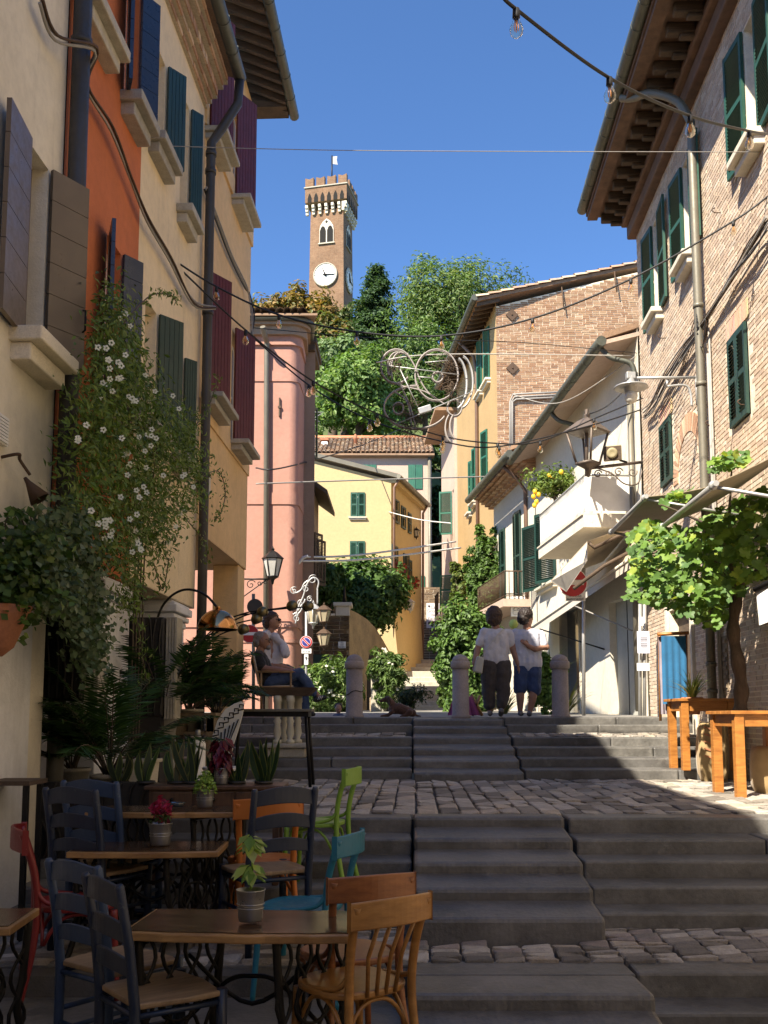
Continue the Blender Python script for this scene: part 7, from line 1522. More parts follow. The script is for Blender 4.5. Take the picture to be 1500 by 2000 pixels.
def ladder_chair(lab, mat, group='ladder back chairs'):
    T = thing('ladder_chair', lab, 'chair', (0, 0, 0), 0, group)
    for sx in (-1, 1):
        b = MB(); b.tube([(sx * .185, -.19, 0), (sx * .19, -.185, .25), (sx * .19, -.185, .46), (sx * .19, -.215, .70), (sx * .192, -.265, .945), (sx * .192, -.268, .96)], [.021, .023, .024, .022, .021, .014], 8); part(b, 'rear_post', mat, T, True)
        b = MB(); b.tube([(sx * .20, .20, 0), (sx * .20, .20, .3), (sx * .20, .20, .485)], [.02, .024, .024], 8); part(b, 'front_leg', mat, T, True)
    for z, h, y in ((.90, .085, -.252), (.755, .07, -.225), (.615, .065, -.203)): b = MB(); rail_arc(b, -.185, .185, y, z, h, .016); part(b, 'back_slat', mat, T, True, bevel=.004)
    b = MB(); pts = [(-.195, -.185), (.195, -.185), (.225, .05), (.215, .19), (.0, .215), (-.215, .19), (-.225, .05)]; b.poly([Vector((x, y, .455)) for x, y in pts], (0, 0, .026)); part(b, 'seat', m_seatw, T, True, bevel=.008)
    for (a, c) in (((-.2, .2, .43), (.2, .2, .43)), ((-.19, -.185, .43), (.19, -.185, .43)), ((-.195, -.185, .43), (-.2, .2, .43)), ((.195, -.185, .43), (.2, .2, .43)), ((-.2, .2, .20), (.2, .2, .20)), ((-.19, -.185, .16), (-.2, .2, .16)), ((.19, -.185, .16), (.2, .2, .16)), ((-.19, -.185, .26), (-.2, .2, .26)), ((.19, -.185, .26), (.2, .2, .26)), ((-.19, -.185, .20), (.19, -.185, .20))): b = MB(); b.tube([a, c], .013, 6); part(b, 'stretcher', mat, T, True)
    return T
def bent_chair(lab, mat, spindles=0, rail_h=.11, group='bentwood chairs', round_seat=True):
    T = thing('bentwood_chair', lab, 'chair', (0, 0, 0), 0, group)
    for sx in (-1, 1):
        b = MB(); ln = bez([(sx * .20, -.27, 0), (sx * .175, -.215, .25), (sx * .165, -.195, .46), (sx * .172, -.215, .65), (sx * .185, -.275, .84)], 6); b.tube(ln, [.019] * len(ln), 8); part(b, 'rear_post', mat, T, True)
        b = MB(); ln = bez([(sx * .19, .20, 0), (sx * .175, .185, .25), (sx * .165, .175, .44)], 5); b.tube(ln, [.015 + .006 * i / len(ln) for i in range(len(ln))], 8); part(b, 'front_leg', mat, T, True)
        b = MB(); b.tube(bez([(sx * .168, -.20, .56), (sx * .185, -.15, .50), (sx * .20, -.02, .475), (sx * .198, .04, .47)], 6), .012, 6); part(b, 'arm_brace', mat, T, True)
    b = MB(); rail_arc(b, -.215, .215, -.262, .80, rail_h, .018, .06, .012, 14); part(b, 'back_rail', mat, T, True, bevel=.006)
    for i in range(spindles): x = lerp(-.09, .09, i / (spindles - 1)); b = MB(); b.tube([(x * .8, -.195, .455), (x, -.225, .62), (x * 1.05, -.298, .76)], .0095, 6, flat=1.0); part(b, 'spindle', mat, T, True)
    b = MB(); pts = [Vector((.215 * math.copysign(abs(math.cos(a)) ** .75, math.cos(a)), .01 + .21 * math.copysign(abs(math.sin(a)) ** .75, math.sin(a)), .445)) for a in [2 * math.pi * k / 28 for k in range(28)]]; b.poly(pts, (0, 0, .032)); part(b, 'seat', mat, T, True, bevel=.01)
    for ax in range(4):
        c, s_ = [(1, 0), (0, 1), (-1, 0), (0, -1)][ax]; b = MB(); ln = [Vector((c * .165 + (-s_) * u * .16, s_ * .165 + c * u * .16, .43 - .14 * abs(u) ** 2.6)) for u in [lerp(-1, 1, k / 12) for k in range(13)]]; b.tube(ln, .010, 6); part(b, 'hoop_brace', mat, T, True)
    return T
def setp(T, px, Y, fwd, sc, zf=None, lab=None):
    x = P(px, 1700, Y).x; T.location = (x, Y, (zf if zf is not None else floorz(Y)) ); T.rotation_euler = (0, 0, math.atan2(-fwd[0], fwd[1])); T.scale = (sc,) * 3
    return T
setp(ladder_chair('near navy ladder back chair with a worn plank seat, in front', m_navy), 315, 4.33, (.80, .60), 1.0)
setp(ladder_chair('blue ladder back chair, light put into its paint, behind the near navy one', m_bluelit), 235, 4.78, (.62, .78), 1.0)
setp(ladder_chair('dark blue ladder back chair at the second table, nearer of the left pair', m_navy), 195, 6.32, (.45, .89), 1.06)
setp(ladder_chair('blue ladder back chair with a lit paint tone behind the dark one at the second table', m_bluelit), 222, 6.72, (.35, .93), 1.08)
setp(ladder_chair('navy ladder back chair in the middle before the orange one', m_navy), 520, 6.32, (-.50, .86), 1.06)
setp(bent_chair('red painted bentwood chair against the white wall', m_redc), 150, 5.86, (.93, .36), 1.13)
setp(bent_chair('turquoise bentwood chair seen side on beside the front table', m_turq), 592, 5.85, (-.95, .31), 1.09)
setp(bent_chair('lime green chair farthest up the steps', m_limec, rail_h=.12), 618, 7.15, (-.97, .22), .98, -1.21)
setp(bent_chair('orange bentwood chair behind the middle navy chair', m_orac, rail_h=.12), 512, 6.72, (-.25, .97), 1.07)
setp(bent_chair('honey coloured bentwood chair with spindles at the front', m_must, 4), 690, 4.42, (-.62, .78), 1.02)
setp(bent_chair('red brown bentwood chair tucked behind the honey coloured one', m_brnc, 0), 682, 4.88, (-.42, .91), 1.04)
# ================================================================ sewing machine tables
m_live = M_wood('live_edge_wood', (.22, .11, .042), (.46, .27, .11), .35, (2, 12, 12), 1.6); m_varn = M_wood('varnished_top', (.045, .026, .016), (.13, .075, .042), .17, (1.5, 14, 10), 1.5)
def sewing_table(lab, px0, px1, pyt, Y, dep, zf, rz, seed):
    rg = random.Random(seed); a, c = P(px0, pyt, Y), P(px1, pyt, Y); h = a.z - zf; w_ = c.x - a.x; T = thing('sewing_table', lab, 'table', ((a.x + c.x) / 2, Y, zf), rz, 'old sewing machine tables')
    pts = []; n = 16
    for i in range(n + 1): pts.append((lerp(-w_ / 2, w_ / 2, i / n), -dep / 2 + rg.uniform(-.008, .008) - .03 * math.sin(math.pi * i / n)))
    for i in range(n + 1): pts.append((lerp(w_ / 2, -w_ / 2, i / n) + rg.uniform(-.004, .004), dep / 2 + rg.uniform(-.012, .012)))
    b = MB(); b.poly([Vector((x, y, h - .04)) for x, y in pts], (0, 0, .036)); part(b, 'table_top', m_live, T, True, bevel=.006)
    b = MB(); b.poly([Vector((x * .96, y * .90, h - .0035)) for x, y in pts], (0, 0, .004)); part(b, 'varnished_surface', m_varn, T, True)
    sx_ = w_ * .30
    for sx in (-1, 1):
        b = MB(); x = sx * sx_; hh = h - .045
        for sy in (-1, 1): b.tube(bez([(x, sy * .23, 0), (x, sy * .20, .06), (x, sy * .15, .25), (x, sy * .17, hh * .6), (x, sy * .19, hh)], 5), .014, 6)
        for k in range(4):
            for ph in (0, math.pi): b.tube([(x, -.15 + .1 * k + .035 * math.sin(u * 9 + ph), .12 + (hh - .14) * u) for u in [i / 14 for i in range(15)]], .007, 5)
        b.tube([(x, -.19, hh), (x, .19, hh)], .014, 6); b.tube([(x, -.16, .12), (x, .16, .12)], .012, 6); b.tube(arc((x, 0, hh * .55), .09, 0, 6.283, 18, (0, 1, 0), (0, 0, 1)), .008, 5); b.v = [(vx + vy * .75, vy, vz) for vx, vy, vz in b.v]; part(b, 'iron_side', m_iron, T, True)
    b = MB(); b.tube([(-sx_, .03, .13), (sx_, .03, .13)], .012, 6); b.tube(bez([(-sx_, .12, .25), (-sx_ * .4, .12, .42), (0, .12, h * .62), (sx_ * .4, .12, .42), (sx_, .12, .25)], 6), .011, 6); b.tube(bez([(-sx_, .12, h * .75), (0, .12, h * .45), (sx_, .12, h * .75)], 6), .011, 6); part(b, 'cross_brace', m_iron, T, True)
    b = MB()
    for k in range(8): b.box(-.17, .17, -.12 + k * .035, -.105 + k * .035, .13, .142)
    for x in (-.17, 0, .16): b.box(x, x + .012, -.12, .15, .128, .145)
    part(b, 'treadle', m_iron, T, True)
    b = MB(); b.tube(arc((sx_ * .72, .12, h * .48), .15, 0, 6.283, 28, (0, .2, 1), (0, 1, -.2)), .012, 6, cap=False)
    for k in range(6): an = k * 1.047; b.tube([(sx_ * .72, .12, h * .48), (sx_ * .72, .12 + .15 * math.cos(an), h * .48 + .15 * math.sin(an))], .006, 5)
    part(b, 'flywheel', m_iron, T, True); return T, a.z
_, z1_ = sewing_table('front sewing machine table with a live edge top and potted plant', 268, 702, 1797, 4.50, .52, floorz(4.5), R(-3), 1)
_, z2_ = sewing_table('second sewing machine table with the magenta flower pot', 152, 436, 1652, 6.25, .5, -1.455, R(2), 2)
_, z3_ = sewing_table('third live edge table with the green fern pot', 185, 490, 1579, 6.68, .45, -1.455, R(0), 3)
sewing_table('table corner poking in at the left edge', -330, 45, 1793, 4.62, .45, floorz(4.6), R(4), 4)
b = MB()
T = thing('console_table', 'low brown console with drawers carrying snake plants', 'console', P(425, 1600, 7.3)); a, c = P(288, 1533, 7.25), P(556, 1533, 7.25); m_cons = M_wood('console_wood', (.055, .028, .015), (.13, .07, .04), .45, (20, 3, 3))
b.box(a.x, c.x, 7.15, 7.55, a.z - .03, a.z); part(b, 'console_top', m_cons, T, bevel=.006); b = MB(); b.box(a.x + .03, c.x - .03, 7.18, 7.53, a.z - .17, a.z - .031); part(b, 'console_case', m_cons, T)
for k in range(3): b = MB(); x0_, x1_ = lerp(a.x + .05, c.x - .05, k / 3) + .01, lerp(a.x + .05, c.x - .05, (k + 1) / 3) - .01; b.box(x0_, x1_, 7.165, 7.18, a.z - .155, a.z - .045); o = part(b, 'drawer', m_cons, T, bevel=.004); b = MB(); b.ball(((x0_ + x1_) / 2, 7.155, a.z - .10), .014, 8, 6); part(b, 'knob', m_iron, o)
for x in (a.x + .04, c.x - .08):
    for y in (7.2, 7.47): b = MB(); b.box(x, x + .045, y, y + .045, -1.21, a.z - .17); part(b, 'leg', m_cons, T)
ZC = a.z
# dark carved planter panel behind the chairs
T = thing('planter_screen', 'black carved planter panel behind the left chairs', 'screen', P(200, 1690, 7.5)); b = MB(); a, c = P(66, 1690, 7.62), P(300, 1528, 7.62); b.box(a.x, c.x, 7.62, 7.72, -1.21, c.z); m_blk = M_wood('charred_wood', (.008, .007, .006), (.03, .024, .02), .55, (3, 3, 14)); part(b, 'panel', m_blk, T, bevel=.006)
b = MB()
for k in range(9): x = lerp(a.x + .05, c.x - .05, k / 8); b.tube(bez([(x, 7.615, a.z), (x + .05, 7.61, a.z + .2), (x - .04, 7.61, a.z + .45), (x, 7.615, c.z)], 5), .012, 5)
part(b, 'carved_ribs', m_blk, T)
# dark carved blocks used as planters
for (x0_, x1_, y0_, y1_, Y, lab, post) in ((72, 166, 1180, 1368, 7.9, 'tall black carved wood block under the ivy, on a grey post', True), (246, 322, 1205, 1400, 9.6, 'black carved wood block behind the palms', False)):
    T = thing('carved_block', lab, 'planter', P((x0_ + x1_) / 2, y1_, Y)); a, c = P(x0_, y1_, Y), P(x1_, y0_, Y); b = MB(); b.box(a.x, c.x, Y, Y + .3, a.z, c.z); part(b, 'block', m_blk, T, bevel=.02); b = MB()
    for k in range(6):
        x = lerp(a.x + .03, c.x - .03, k / 5); b.tube(bez([(x, Y - .002, a.z + .02), (x + rnd.uniform(-.03, .03), Y - .006, lerp(a.z, c.z, .35)), (x + rnd.uniform(-.03, .03), Y - .006, lerp(a.z, c.z, .7)), (x, Y - .002, c.z - .02)], 5), .012, 5)
    part(b, 'carved_grooves', m_blk, T)
    for k in range(4): b = MB(); xx = c.x + .012 + k * .028; b.box(xx, xx + .022, Y + .02, Y + .28, a.z - .02, c.z - .25 if post else c.z); part(b, 'pale_slat', m_trim, T)
    if post: b = MB(); b.tube([(lerp(a.x, c.x, .32), Y + .15, a.z), (lerp(a.x, c.x, .32), Y + .15, -.96)], .07, 12); part(b, 'post', m_piper, T)
    else: b = MB(); b.box(a.x + .02, c.x - .02, Y + .02, Y + .28, -.83, a.z); part(b, 'plinth', m_blk, T)
# left shelf edge table by the white wall
T = thing('side_shelf', 'small dark metal side table against the white wall', 'table', P(30, 1640, 6.6)); b = MB(); a, c = P(-60, 1524, 6.6), P(68, 1524, 6.6); b.box(a.x, c.x, 6.5, 6.85, a.z - .03, a.z); part(b, 'table_top', m_timber, T); 
for x in (a.x + .02, c.x - .05):
    for y in (6.52, 6.78): b = MB(); b.box(x, x + .035, y, y + .035, -1.455, a.z - .03); part(b, 'leg', m_iron, T)
# work table, fan back chair, metal bar table, baluster table
m_oldw = M_wood('grey_old_wood', (.12, .085, .05), (.27, .20, .125), .7, (8, 3, 3))
T = thing('work_table', 'old wooden work table with a drawer gap behind the palms', 'table', P(380, 1510, 10.4)); a, c = P(322, 1392, 10.4), P(425, 1392, 10.4); b = MB(); b.box(a.x, c.x, 10.3, 11.0, a.z - .04, a.z); part(b, 'table_top', m_oldw, T, bevel=.006); b = MB(); b.box(a.x + .03, c.x - .35, 10.33, 10.96, a.z - .2, a.z - .041); b.box(c.x - .1, c.x - .03, 10.33, 10.96, a.z - .2, a.z - .041); b.box(a.x + .03, c.x - .03, 10.34, 10.95, a.z - .23, a.z - .2); part(b, 'apron', m_oldw, T)
for x in (a.x + .02, c.x - .11):
    for y in (10.33, 10.88): b = MB(); b.hexa([(x, y, -.82), (x + .07, y, -.82), (x + .07, y + .07, -.82), (x, y + .07, -.82), (x, y, a.z - .04), (x + .09, y, a.z - .04), (x + .09, y + .09, a.z - .04), (x, y + .09, a.z - .04)]); part(b, 'leg', m_oldw, T)
T = thing('fan_chair', 'white pierced iron chair back shaped like a fan', 'chair', P(440, 1530, 8.9)); m_wi = M_paint('white_iron', (.62, .59, .50), .5, .2, (.3, .25, .18)); b = MB(); o_ = lambda x, y: P(x, y, 8.9)
out = [(412, 1475), (414, 1440), (424, 1408), (440, 1385), (458, 1374), (470, 1370), (477, 1374), (474, 1395), (466, 1425), (456, 1455), (449, 1492), (440, 1512), (425, 1505)]
b.poly([o_(x, y) for x, y in out], (0, .02, 0)); part(b, 'fan_back', m_wi, T, bevel=.004)
b = MB()
for k in range(6): t = k / 5; p0, p1 = o_(432, 1490), o_(lerp(424, 466, t), lerp(1440, 1405, t ** .8)); q = p0.lerp(p1, .35); b.tube([q - Vector((0, .006, 0)), p1 - Vector((0, .006, 0))], [.004, .016], 5, flat=.4)
part(b, 'cut_rays', m_dark, T)
for k in range(6):
    t = k / 5; q = o_(lerp(421, 470, t), lerp(1432, 1382, t ** .75)); b = MB(); u = .026; b.tube([q + Vector((-u, -.004, -u)), q + Vector((u, -.004, -u * .6)), q + Vector((u, -.004, u)), q + Vector((-u * .4, -.004, u)), q + Vector((-u * .3, -.004, 0))], .006, 4); part(b, 'cut_key_motif', m_dark, T)
b = MB(); s0_ = o_(432, 1500); b.lathe([(.20, 0), (.21, .02), (.20, .03)], (s0_.x, 9.1, s0_.z - .03), 20); part(b, 'seat', m_wi, T)
for dx, dy in ((-.15, -.15), (.15, -.15), (-.15, .15), (.15, .15)): b = MB(); b.tube([(s0_.x + dx, 9.1 + dy, s0_.z - .03), (s0_.x + dx * 1.25, 9.1 + dy * 1.25, -.83)], .013, 6); part(b, 'leg', m_wi, T)
T = thing('bar_table', 'thin black metal bar table on slanting legs', 'table', P(535, 1530, 11.4)); a, c = P(448, 1388, 11.3), P(610, 1386, 11.3); b = MB(); b.box(a.x, c.x, 11.2, 11.75, a.z - .012, a.z + .02); part(b, 'table_top', m_piper, T, bevel=.004); b = MB(); b.box(a.x + .04, c.x - .04, 11.24, 11.7, a.z - .07, a.z - .0125); part(b, 'frame', m_iron, T)
for x, dx in ((a.x + .07, -.10), (c.x - .07, .10)):
    for y, dy in ((11.26, -.04), (11.66, .04)): b = MB(); b.tube([(x, y, a.z - .06), (x + dx * .6, y + dy, -.815)], .02, 6); part(b, 'leg', m_iron, T)
T = thing('baluster_table', 'wooden counter on four pale turned balusters', 'table', P(560, 1455, 13.3)); a, c = P(488, 1343, 13.3), P(618, 1343, 13.3); b = MB(); b.hexa([(a.x + .1, 13.2, a.z - .11), (c.x - .12, 13.2, a.z - .11), (c.x - .12, 13.7, a.z - .11), (a.x + .1, 13.7, a.z - .11), (a.x, 13.15, a.z), (c.x, 13.15, a.z), (c.x, 13.75, a.z), (a.x, 13.75, a.z)]); part(b, 'counter_top', m_timber, T); m_bal = M_paint('ivory_baluster', (.52, .48, .36), .5, .15, (.35, .3, .2))
zb_ = P(550, 1452, 13.3).z
for px, y in ((542, 13.25), (567, 13.25), (556, 13.6), (582, 13.6)):
    p = P(px, 1400, y); hh = a.z - .11 - zb_; b = MB(); b.lathe([(.06, 0), (.06, .04), (.03, .06), (.055, .14), (.04, .26), (.052, .30), (.035, .34), (.05, .42), (.052, .55), (.06, .56), (.06, hh)], (p.x, y, zb_), 14); part(b, 'baluster', m_bal, T)
b = MB(); b.box(a.x + .2, c.x - .1, 13.15, 13.75, zb_ - .06, zb_); b.box(a.x + .24, c.x - .14, 13.2, 13.7, -.55, zb_ - .06); part(b, 'stone_base', m_trim, T, bevel=.02)
# ================================================================ lamps of the left terrace
m_copper = M_paint('copper_chrome', (.52, .27, .12), .08, 0, (0, 0, 0), 1.0, 2, .05); m_bronze = M_paint('dull_bronze', (.17, .14, .07), .35, .15, (.25, .2, .1), .8)
T = thing('arc_lamp', 'polished copper dome lamp on a bent dark arm', 'floor lamp', P(325, 1520, 10.2)); Y = 10.2; cD = P(425, 1229, Y); rD = 39 / FPX * Y
b = MB(); b.lathe([(rD * math.cos(a), rD * math.sin(a)) for a in [math.pi / 2 * k / 14 for k in range(14)]] + [(.03, rD), (.028, rD + .03)], cD, 32, cap=False); part(b, 'dome_shade', m_copper, T)
b = MB(); b.lathe([(rD * .985 * math.cos(a), rD * .985 * math.sin(a)) for a in [math.pi / 2 * k / 10 for k in range(10)]], cD, 28, cap=False); part(b, 'shade_inside', m_dark, T); b = MB(); b.tube(arc(cD, rD, 0, 6.283, 36, X, (0, 1, 0)), .006, 6, cap=False); part(b, 'rim', m_copper, T)
b = MB(); b.tube(bez([P(425, 1188, Y), P(405, 1165, Y), P(380, 1153, Y), P(355, 1153, Y), P(330, 1168, Y), P(312, 1195, Y), P(302, 1240, Y), P(298, 1320, Y), P(298, 1500, Y)], 8), .013, 8); part(b, 'bent_arm', m_iron, T); b = MB(); pb = P(298, 1545, Y); b.lathe([(.16, -.02), (.16, .02), (.02, .03)], (pb.x, Y, -.815), 20); part(b, 'base', m_iron, T)
T = thing('branch_lamp', 'five armed floor lamp with small bronze shades', 'floor lamp', P(385, 1520, 10.8)); Y = 10.8; hub = P(372, 1330, Y)
for (pts, tip) in ((((372, 1335), (385, 1270), (415, 1235), (455, 1205), (500, 1198)), (512, 1194)), (((372, 1335), (390, 1260), (430, 1220), (480, 1197), (545, 1188)), (570, 1182)), (((372, 1335), (395, 1265), (440, 1222), (500, 1196), (590, 1186)), (601, 1183)), (((372, 1335), (390, 1275), (420, 1238), (455, 1220), (485, 1212)), (501, 1208)), (((372, 1335), (388, 1285), (415, 1250), (440, 1235), (462, 1230)), (475, 1228))):
    b = MB(); b.tube(bez([P(x, y, Y) for x, y in pts] + [P(tip[0] - 8, tip[1] + 3, Y)], 6), .008, 6); part(b, 'arm', m_iron, T); b = MB(); c_ = P(*tip, Y); rr = .067; b.lathe([(.02, .05)] + [(rr * math.cos(a), rr * math.sin(a) * .95 - .01) for a in [math.pi / 2 - math.pi * .75 * k / 12 for k in range(1, 13)]], c_, 18, Matrix.Rotation(R(-22), 3, 'Y')); part(b, 'shade', m_bronze, T)
b = MB(); b.tube([hub, (hub.x, Y, -.8)], .014, 8); b.lathe([(.15, 0), (.15, .02), (.02, .03)], (hub.x, Y, -.815), 20); part(b, 'stem', m_iron, T)
# ================================================================ palms, snake plants, potted plants
def palm(lab, base, n, ln, seed, pal=None, up=.75, leaf=.26):
    rs = np.random.RandomState(seed); T = thing('palm_plant', lab, 'plant', base, 0, 'potted palms on the left terrace'); Mi = MATR[T.name].inverted(); pos = []; nr = []; dr = []; sz = []; b = MB()
    for i in range(n):
        an = rs.uniform(0, 6.283); d = Vector((math.cos(an), math.sin(an), 0)); tl = rs.uniform(.12, 1.0); L_ = ln * rs.uniform(.65, 1.1); v = (d * math.sin(tl) + Zv * math.cos(tl)).normalized(); p = Vector(base) + d * rs.uniform(0, .05); ln_ = [p]
        for s_ in range(12): p = p + v * L_ / 12; v = (v + Vector((0, 0, -.16 * up * (s_ / 12 + .25))) + d * .02).normalized(); ln_.append(p)
        b.tube(ln_, [.008 * (1 - .8 * k / 12) for k in range(13)], 5)
        for s_ in range(4, 13):
            for q in range(3):
                t = (ln_[s_] - ln_[s_ - 1]).normalized(); sd = t.cross(Zv).normalized(); c = ln_[s_ - 1].lerp(ln_[s_], q / 3)
                for sg in (-1, 1): w_ = leaf * (.55 + .45 * math.sin(math.pi * (s_ - 3) / 10)); dv = (sd * sg * .8 + t * .65 + Vector((0, 0, -.25))).normalized(); pos.append(c + dv * w_ * .5); dr.append(dv); nr.append(dv.cross(t) * sg + Zv * .2 + Vector(rs.normal(0, .15, 3))); sz.append(w_)
    part(b, 'fronds', m_bark, T, kind='stuff'); me = leaf_mesh('leaflets', np.array(pos), np.array(nr), np.array(sz), pick(pal or [(.022, .055, .016), (.032, .075, .02), (.045, .095, .028)], len(pos), rs), m_leafg, .11, .03, Mi, dirs=np.array(dr), rs=rs); plant_part(me, 'leaflets', T, 'stuff')
    b = MB(); bs = Vector(base); b.lathe([(.11, -.24), (.15, 0), (.16, 0), (.16, -.03)], bs, 16); part(b, 'pot', m_trim, T); return T
p = P(215, 1512, 7.95); palm('areca palm with fine dark fronds behind the blue chairs', p, 26, .95, 3, leaf=.24)
p = P(320, 1400, 9.9); palm('broad palm spreading over the work table', p, 22, 1.05, 4, leaf=.30)
p = P(425, 1395, 11.6); palm('low palm beside the seated man', p, 22, .75, 5, leaf=.24)
p = P(140, 1500, 8.3); palm('small dark palm under the carved block', p, 14, .6, 6, leaf=.2)
p = P(370, 1385, 10.7); palm('palm behind the copper lamp', p, 16, .85, 7, leaf=.26)
def snake(lab, px, py, Y, n, h, seed, w_=.055):
    rs = np.random.RandomState(seed); base = P(px, py, Y); T = thing('snake_plant', lab, 'plant', base, 0, 'snake plants on the console'); b = MB()
    for i in range(n):
        an = rs.uniform(0, 6.283); tl = rs.uniform(.03, .38); d = Vector((math.cos(an), math.sin(an) * .5, 0)); L_ = h * rs.uniform(.65, 1.1); v = (d * math.sin(tl) + Zv * math.cos(tl)).normalized(); sd = Vector((math.cos(an * 2), -.35 * math.sin(an), .0)).normalized(); p = Vector(base) + d * .03
        for (k, c) in ((1.0, (.16, .19, .06)), (.72, (.028, .055, .026))):
            vs = []
            for s_ in range(7): t = s_ / 6; ww = w_ * k * math.sin(math.pi * (.18 + .80 * t)) ** .8 if t < 1 else .002; q = p + v * L_ * t * (1 if k == 1 else .97) + Vector((0, -.004 * (k < 1), 0)) + sd * .02 * math.sin(t * 3 + an); vs += [q - sd * ww / 2, q + sd * ww / 2]
            b.cc = tuple(x * rs.uniform(.8, 1.2) for x in c); b.add(vs, [(2 * s_, 2 * s_ + 1, 2 * s_ + 3, 2 * s_ + 2) for s_ in range(6)], True)
    part(b, 'leaves', m_leafg, T); b = MB(); b.lathe([(.05, -.012), (.07, .02), (.07, .0)], base, 14); part(b, 'pot', m_blk, T)
for (px, h, n_, lab) in ((285, .32, 6, 'dark snake plant at the left of the console'), (345, .34, 6, 'snake plant beside the cream urn'), (375, .36, 7, 'tall pointed snake plant in the middle of the console'), (415, .30, 5, 'snake plant behind the lime fern'), (462, .30, 7, 'snake plant right of the maroon coleus'), (515, .32, 11, 'variegated snake plant at the right end of the console'), (235, .30, 5, 'snake plant at the far left over the black panel')):
    snake(lab, px, 1530, 7.35 if px > 250 else 7.75, n_, h, px)
def bucket(lab, px, py, Y, r, h, kind, seed):
    rs = np.random.RandomState(seed); base = P(px, py, Y); T = thing('potted_plant', lab, 'plant', base, 0, 'zinc pots on the tables'); b = MB()
    b.lathe([(r * .78, 0), (r * .80, .008), (r * .84, .012), (r * .90, h * .5), (r, h - .004), (r * 1.04, h), (r * .97, h), (r * .93, h - .03)], base, 24); part(b, 'zinc_pot', m_zinc, T); b = MB()
    for k in (.42, .55): b.tube(arc(base + Zv * h * k, r * (.80 + .2 * k) + .002, 0, 6.283, 28, X, (0, 1, 0)), .0025, 5, cap=False)
    part(b, 'pot_rings', m_zinc, T); b = MB(); b.lathe([(.004, h - .02), (r * .93, h - .02)], base, 16, cap=False); part(b, 'soil', m_earth, T)
    Mi = MATR[T.name].inverted(); top = base + Zv * h
    if kind == 'coleus_green':
        b = MB(); b.tube([top, top + Vector((.01, 0, .20))], .006, 6); part(b, 'stem', m_limec, T); pos = []; nr = []; dr = []; sz = []
        for k in range(44): tier = rs.choice([.06, .09, .17, .20, .22]); an = rs.uniform(0, 6.28); d = Vector((math.cos(an), math.sin(an), rs.uniform(-.55, .1))).normalized(); s_ = rs.uniform(.06, .105); pos.append(top + Zv * tier + d * (s_ * .6)); dr.append(d); nr.append(Zv * .8 + d * .5 + Vector((0, -.3, 0))); sz.append(s_)
        me = leaf_mesh('leaves', np.array(pos), np.array(nr), np.array(sz), pick([(.30, .40, .10), (.42, .48, .20), (.20, .32, .06), (.13, .24, .04)], len(pos), rs), m_leaf, .55, .1, Mi, dirs=np.array(dr), rs=rs); plant_part(me, 'leaves', T)
    elif kind == 'celosia':
        pos = []; nr = []; cs = []
        for k in range(240): an = rs.uniform(0, 6.28); rr_ = rs.uniform(0, 1) ** .6; z_ = rs.uniform(0, .16); pos.append(top + Vector((math.cos(an) * rr_ * r * .9, math.sin(an) * rr_ * r * .9, z_ * (1.15 - rr_ * .5)))); nr.append(Vector(rs.normal(0, 1, 3)) + Vector((0, -.4, .4))); cs.append((.32, .015, .07) if z_ > .07 else ((.05, .09, .025) if rs.uniform() < .7 else (.2, .02, .04)))
        me = leaf_mesh('flower_plumes', np.array(pos), np.array(nr), rs.uniform(.025, .05, len(pos)), np.array(cs) * rs.uniform(.7, 1.3, (len(pos), 1)), m_leaf, .5, .1, Mi, rs=rs); plant_part(me, 'flower_plumes', T)
    elif kind == 'fern':
        pos = []; nr = []
        for k in range(420): an = rs.uniform(0, 6.28); rr_ = rs.uniform(0, 1) ** .5; hz = .11 * (1 - rr_ ** 2) + rs.uniform(-.03, .02); pos.append(top + Vector((math.cos(an) * rr_ * r * 1.25, math.sin(an) * rr_ * r * 1.25, hz))); nr.append(Vector((math.cos(an) * rr_, math.sin(an) * rr_, .8)) + Vector(rs.normal(0, .4, 3)))
        me = leaf_mesh('leaves', np.array(pos), np.array(nr), rs.uniform(.018, .035, len(pos)), pick([(.20, .33, .05), (.28, .40, .08), (.14, .25, .04)], len(pos), rs), m_leaf, .6, .1, Mi, rs=rs); plant_part(me, 'leaves', T)
    else:
        pos = []; nr = []; dr = []; sz = []
        for k in range(110): an = rs.uniform(0, 6.28); z_ = rs.uniform(0, .20); d = Vector((math.cos(an), math.sin(an), rs.uniform(-.9, .1))).normalized(); s_ = rs.uniform(.06, .12); pos.append(top + Zv * z_ + d * s_ * .6); dr.append(d); nr.append(Zv * .6 + d * .6 + Vector((0, -.2, 0))); sz.append(s_)
        me = leaf_mesh('leaves', np.array(pos), np.array(nr), np.array(sz), pick([(.09, .008, .018), (.13, .012, .025), (.06, .006, .012)], len(pos), rs), m_leafg, .5, .12, Mi, dirs=np.array(dr), rs=rs); plant_part(me, 'leaves', T)
bucket('zinc pot with pale variegated coleus on the front table', 489, 1798, 4.42, .064, .135, 'coleus_green', 1); bucket('zinc pot with magenta celosia on the second table', 313, 1650, 6.2, .072, .135, 'celosia', 2); bucket('zinc pot with lime green fern on the third table', 400, 1576, 6.66, .062, .115, 'fern', 3); bucket('zinc pot with maroon coleus on the console', 432, 1532, 7.25, .058, .12, 'coleus_red', 4)
T = thing('glass_ashtray', 'small dark glass bowl on the third table', 'bowl', P(347, 1574, 6.6)); b = MB(); b.lathe([(.03, 0), (.035, .004), (.055, .03), (.05, .03), (.03, .008)], P(347, 1576, 6.6), 18); part(b, 'bowl', m_glass, T)
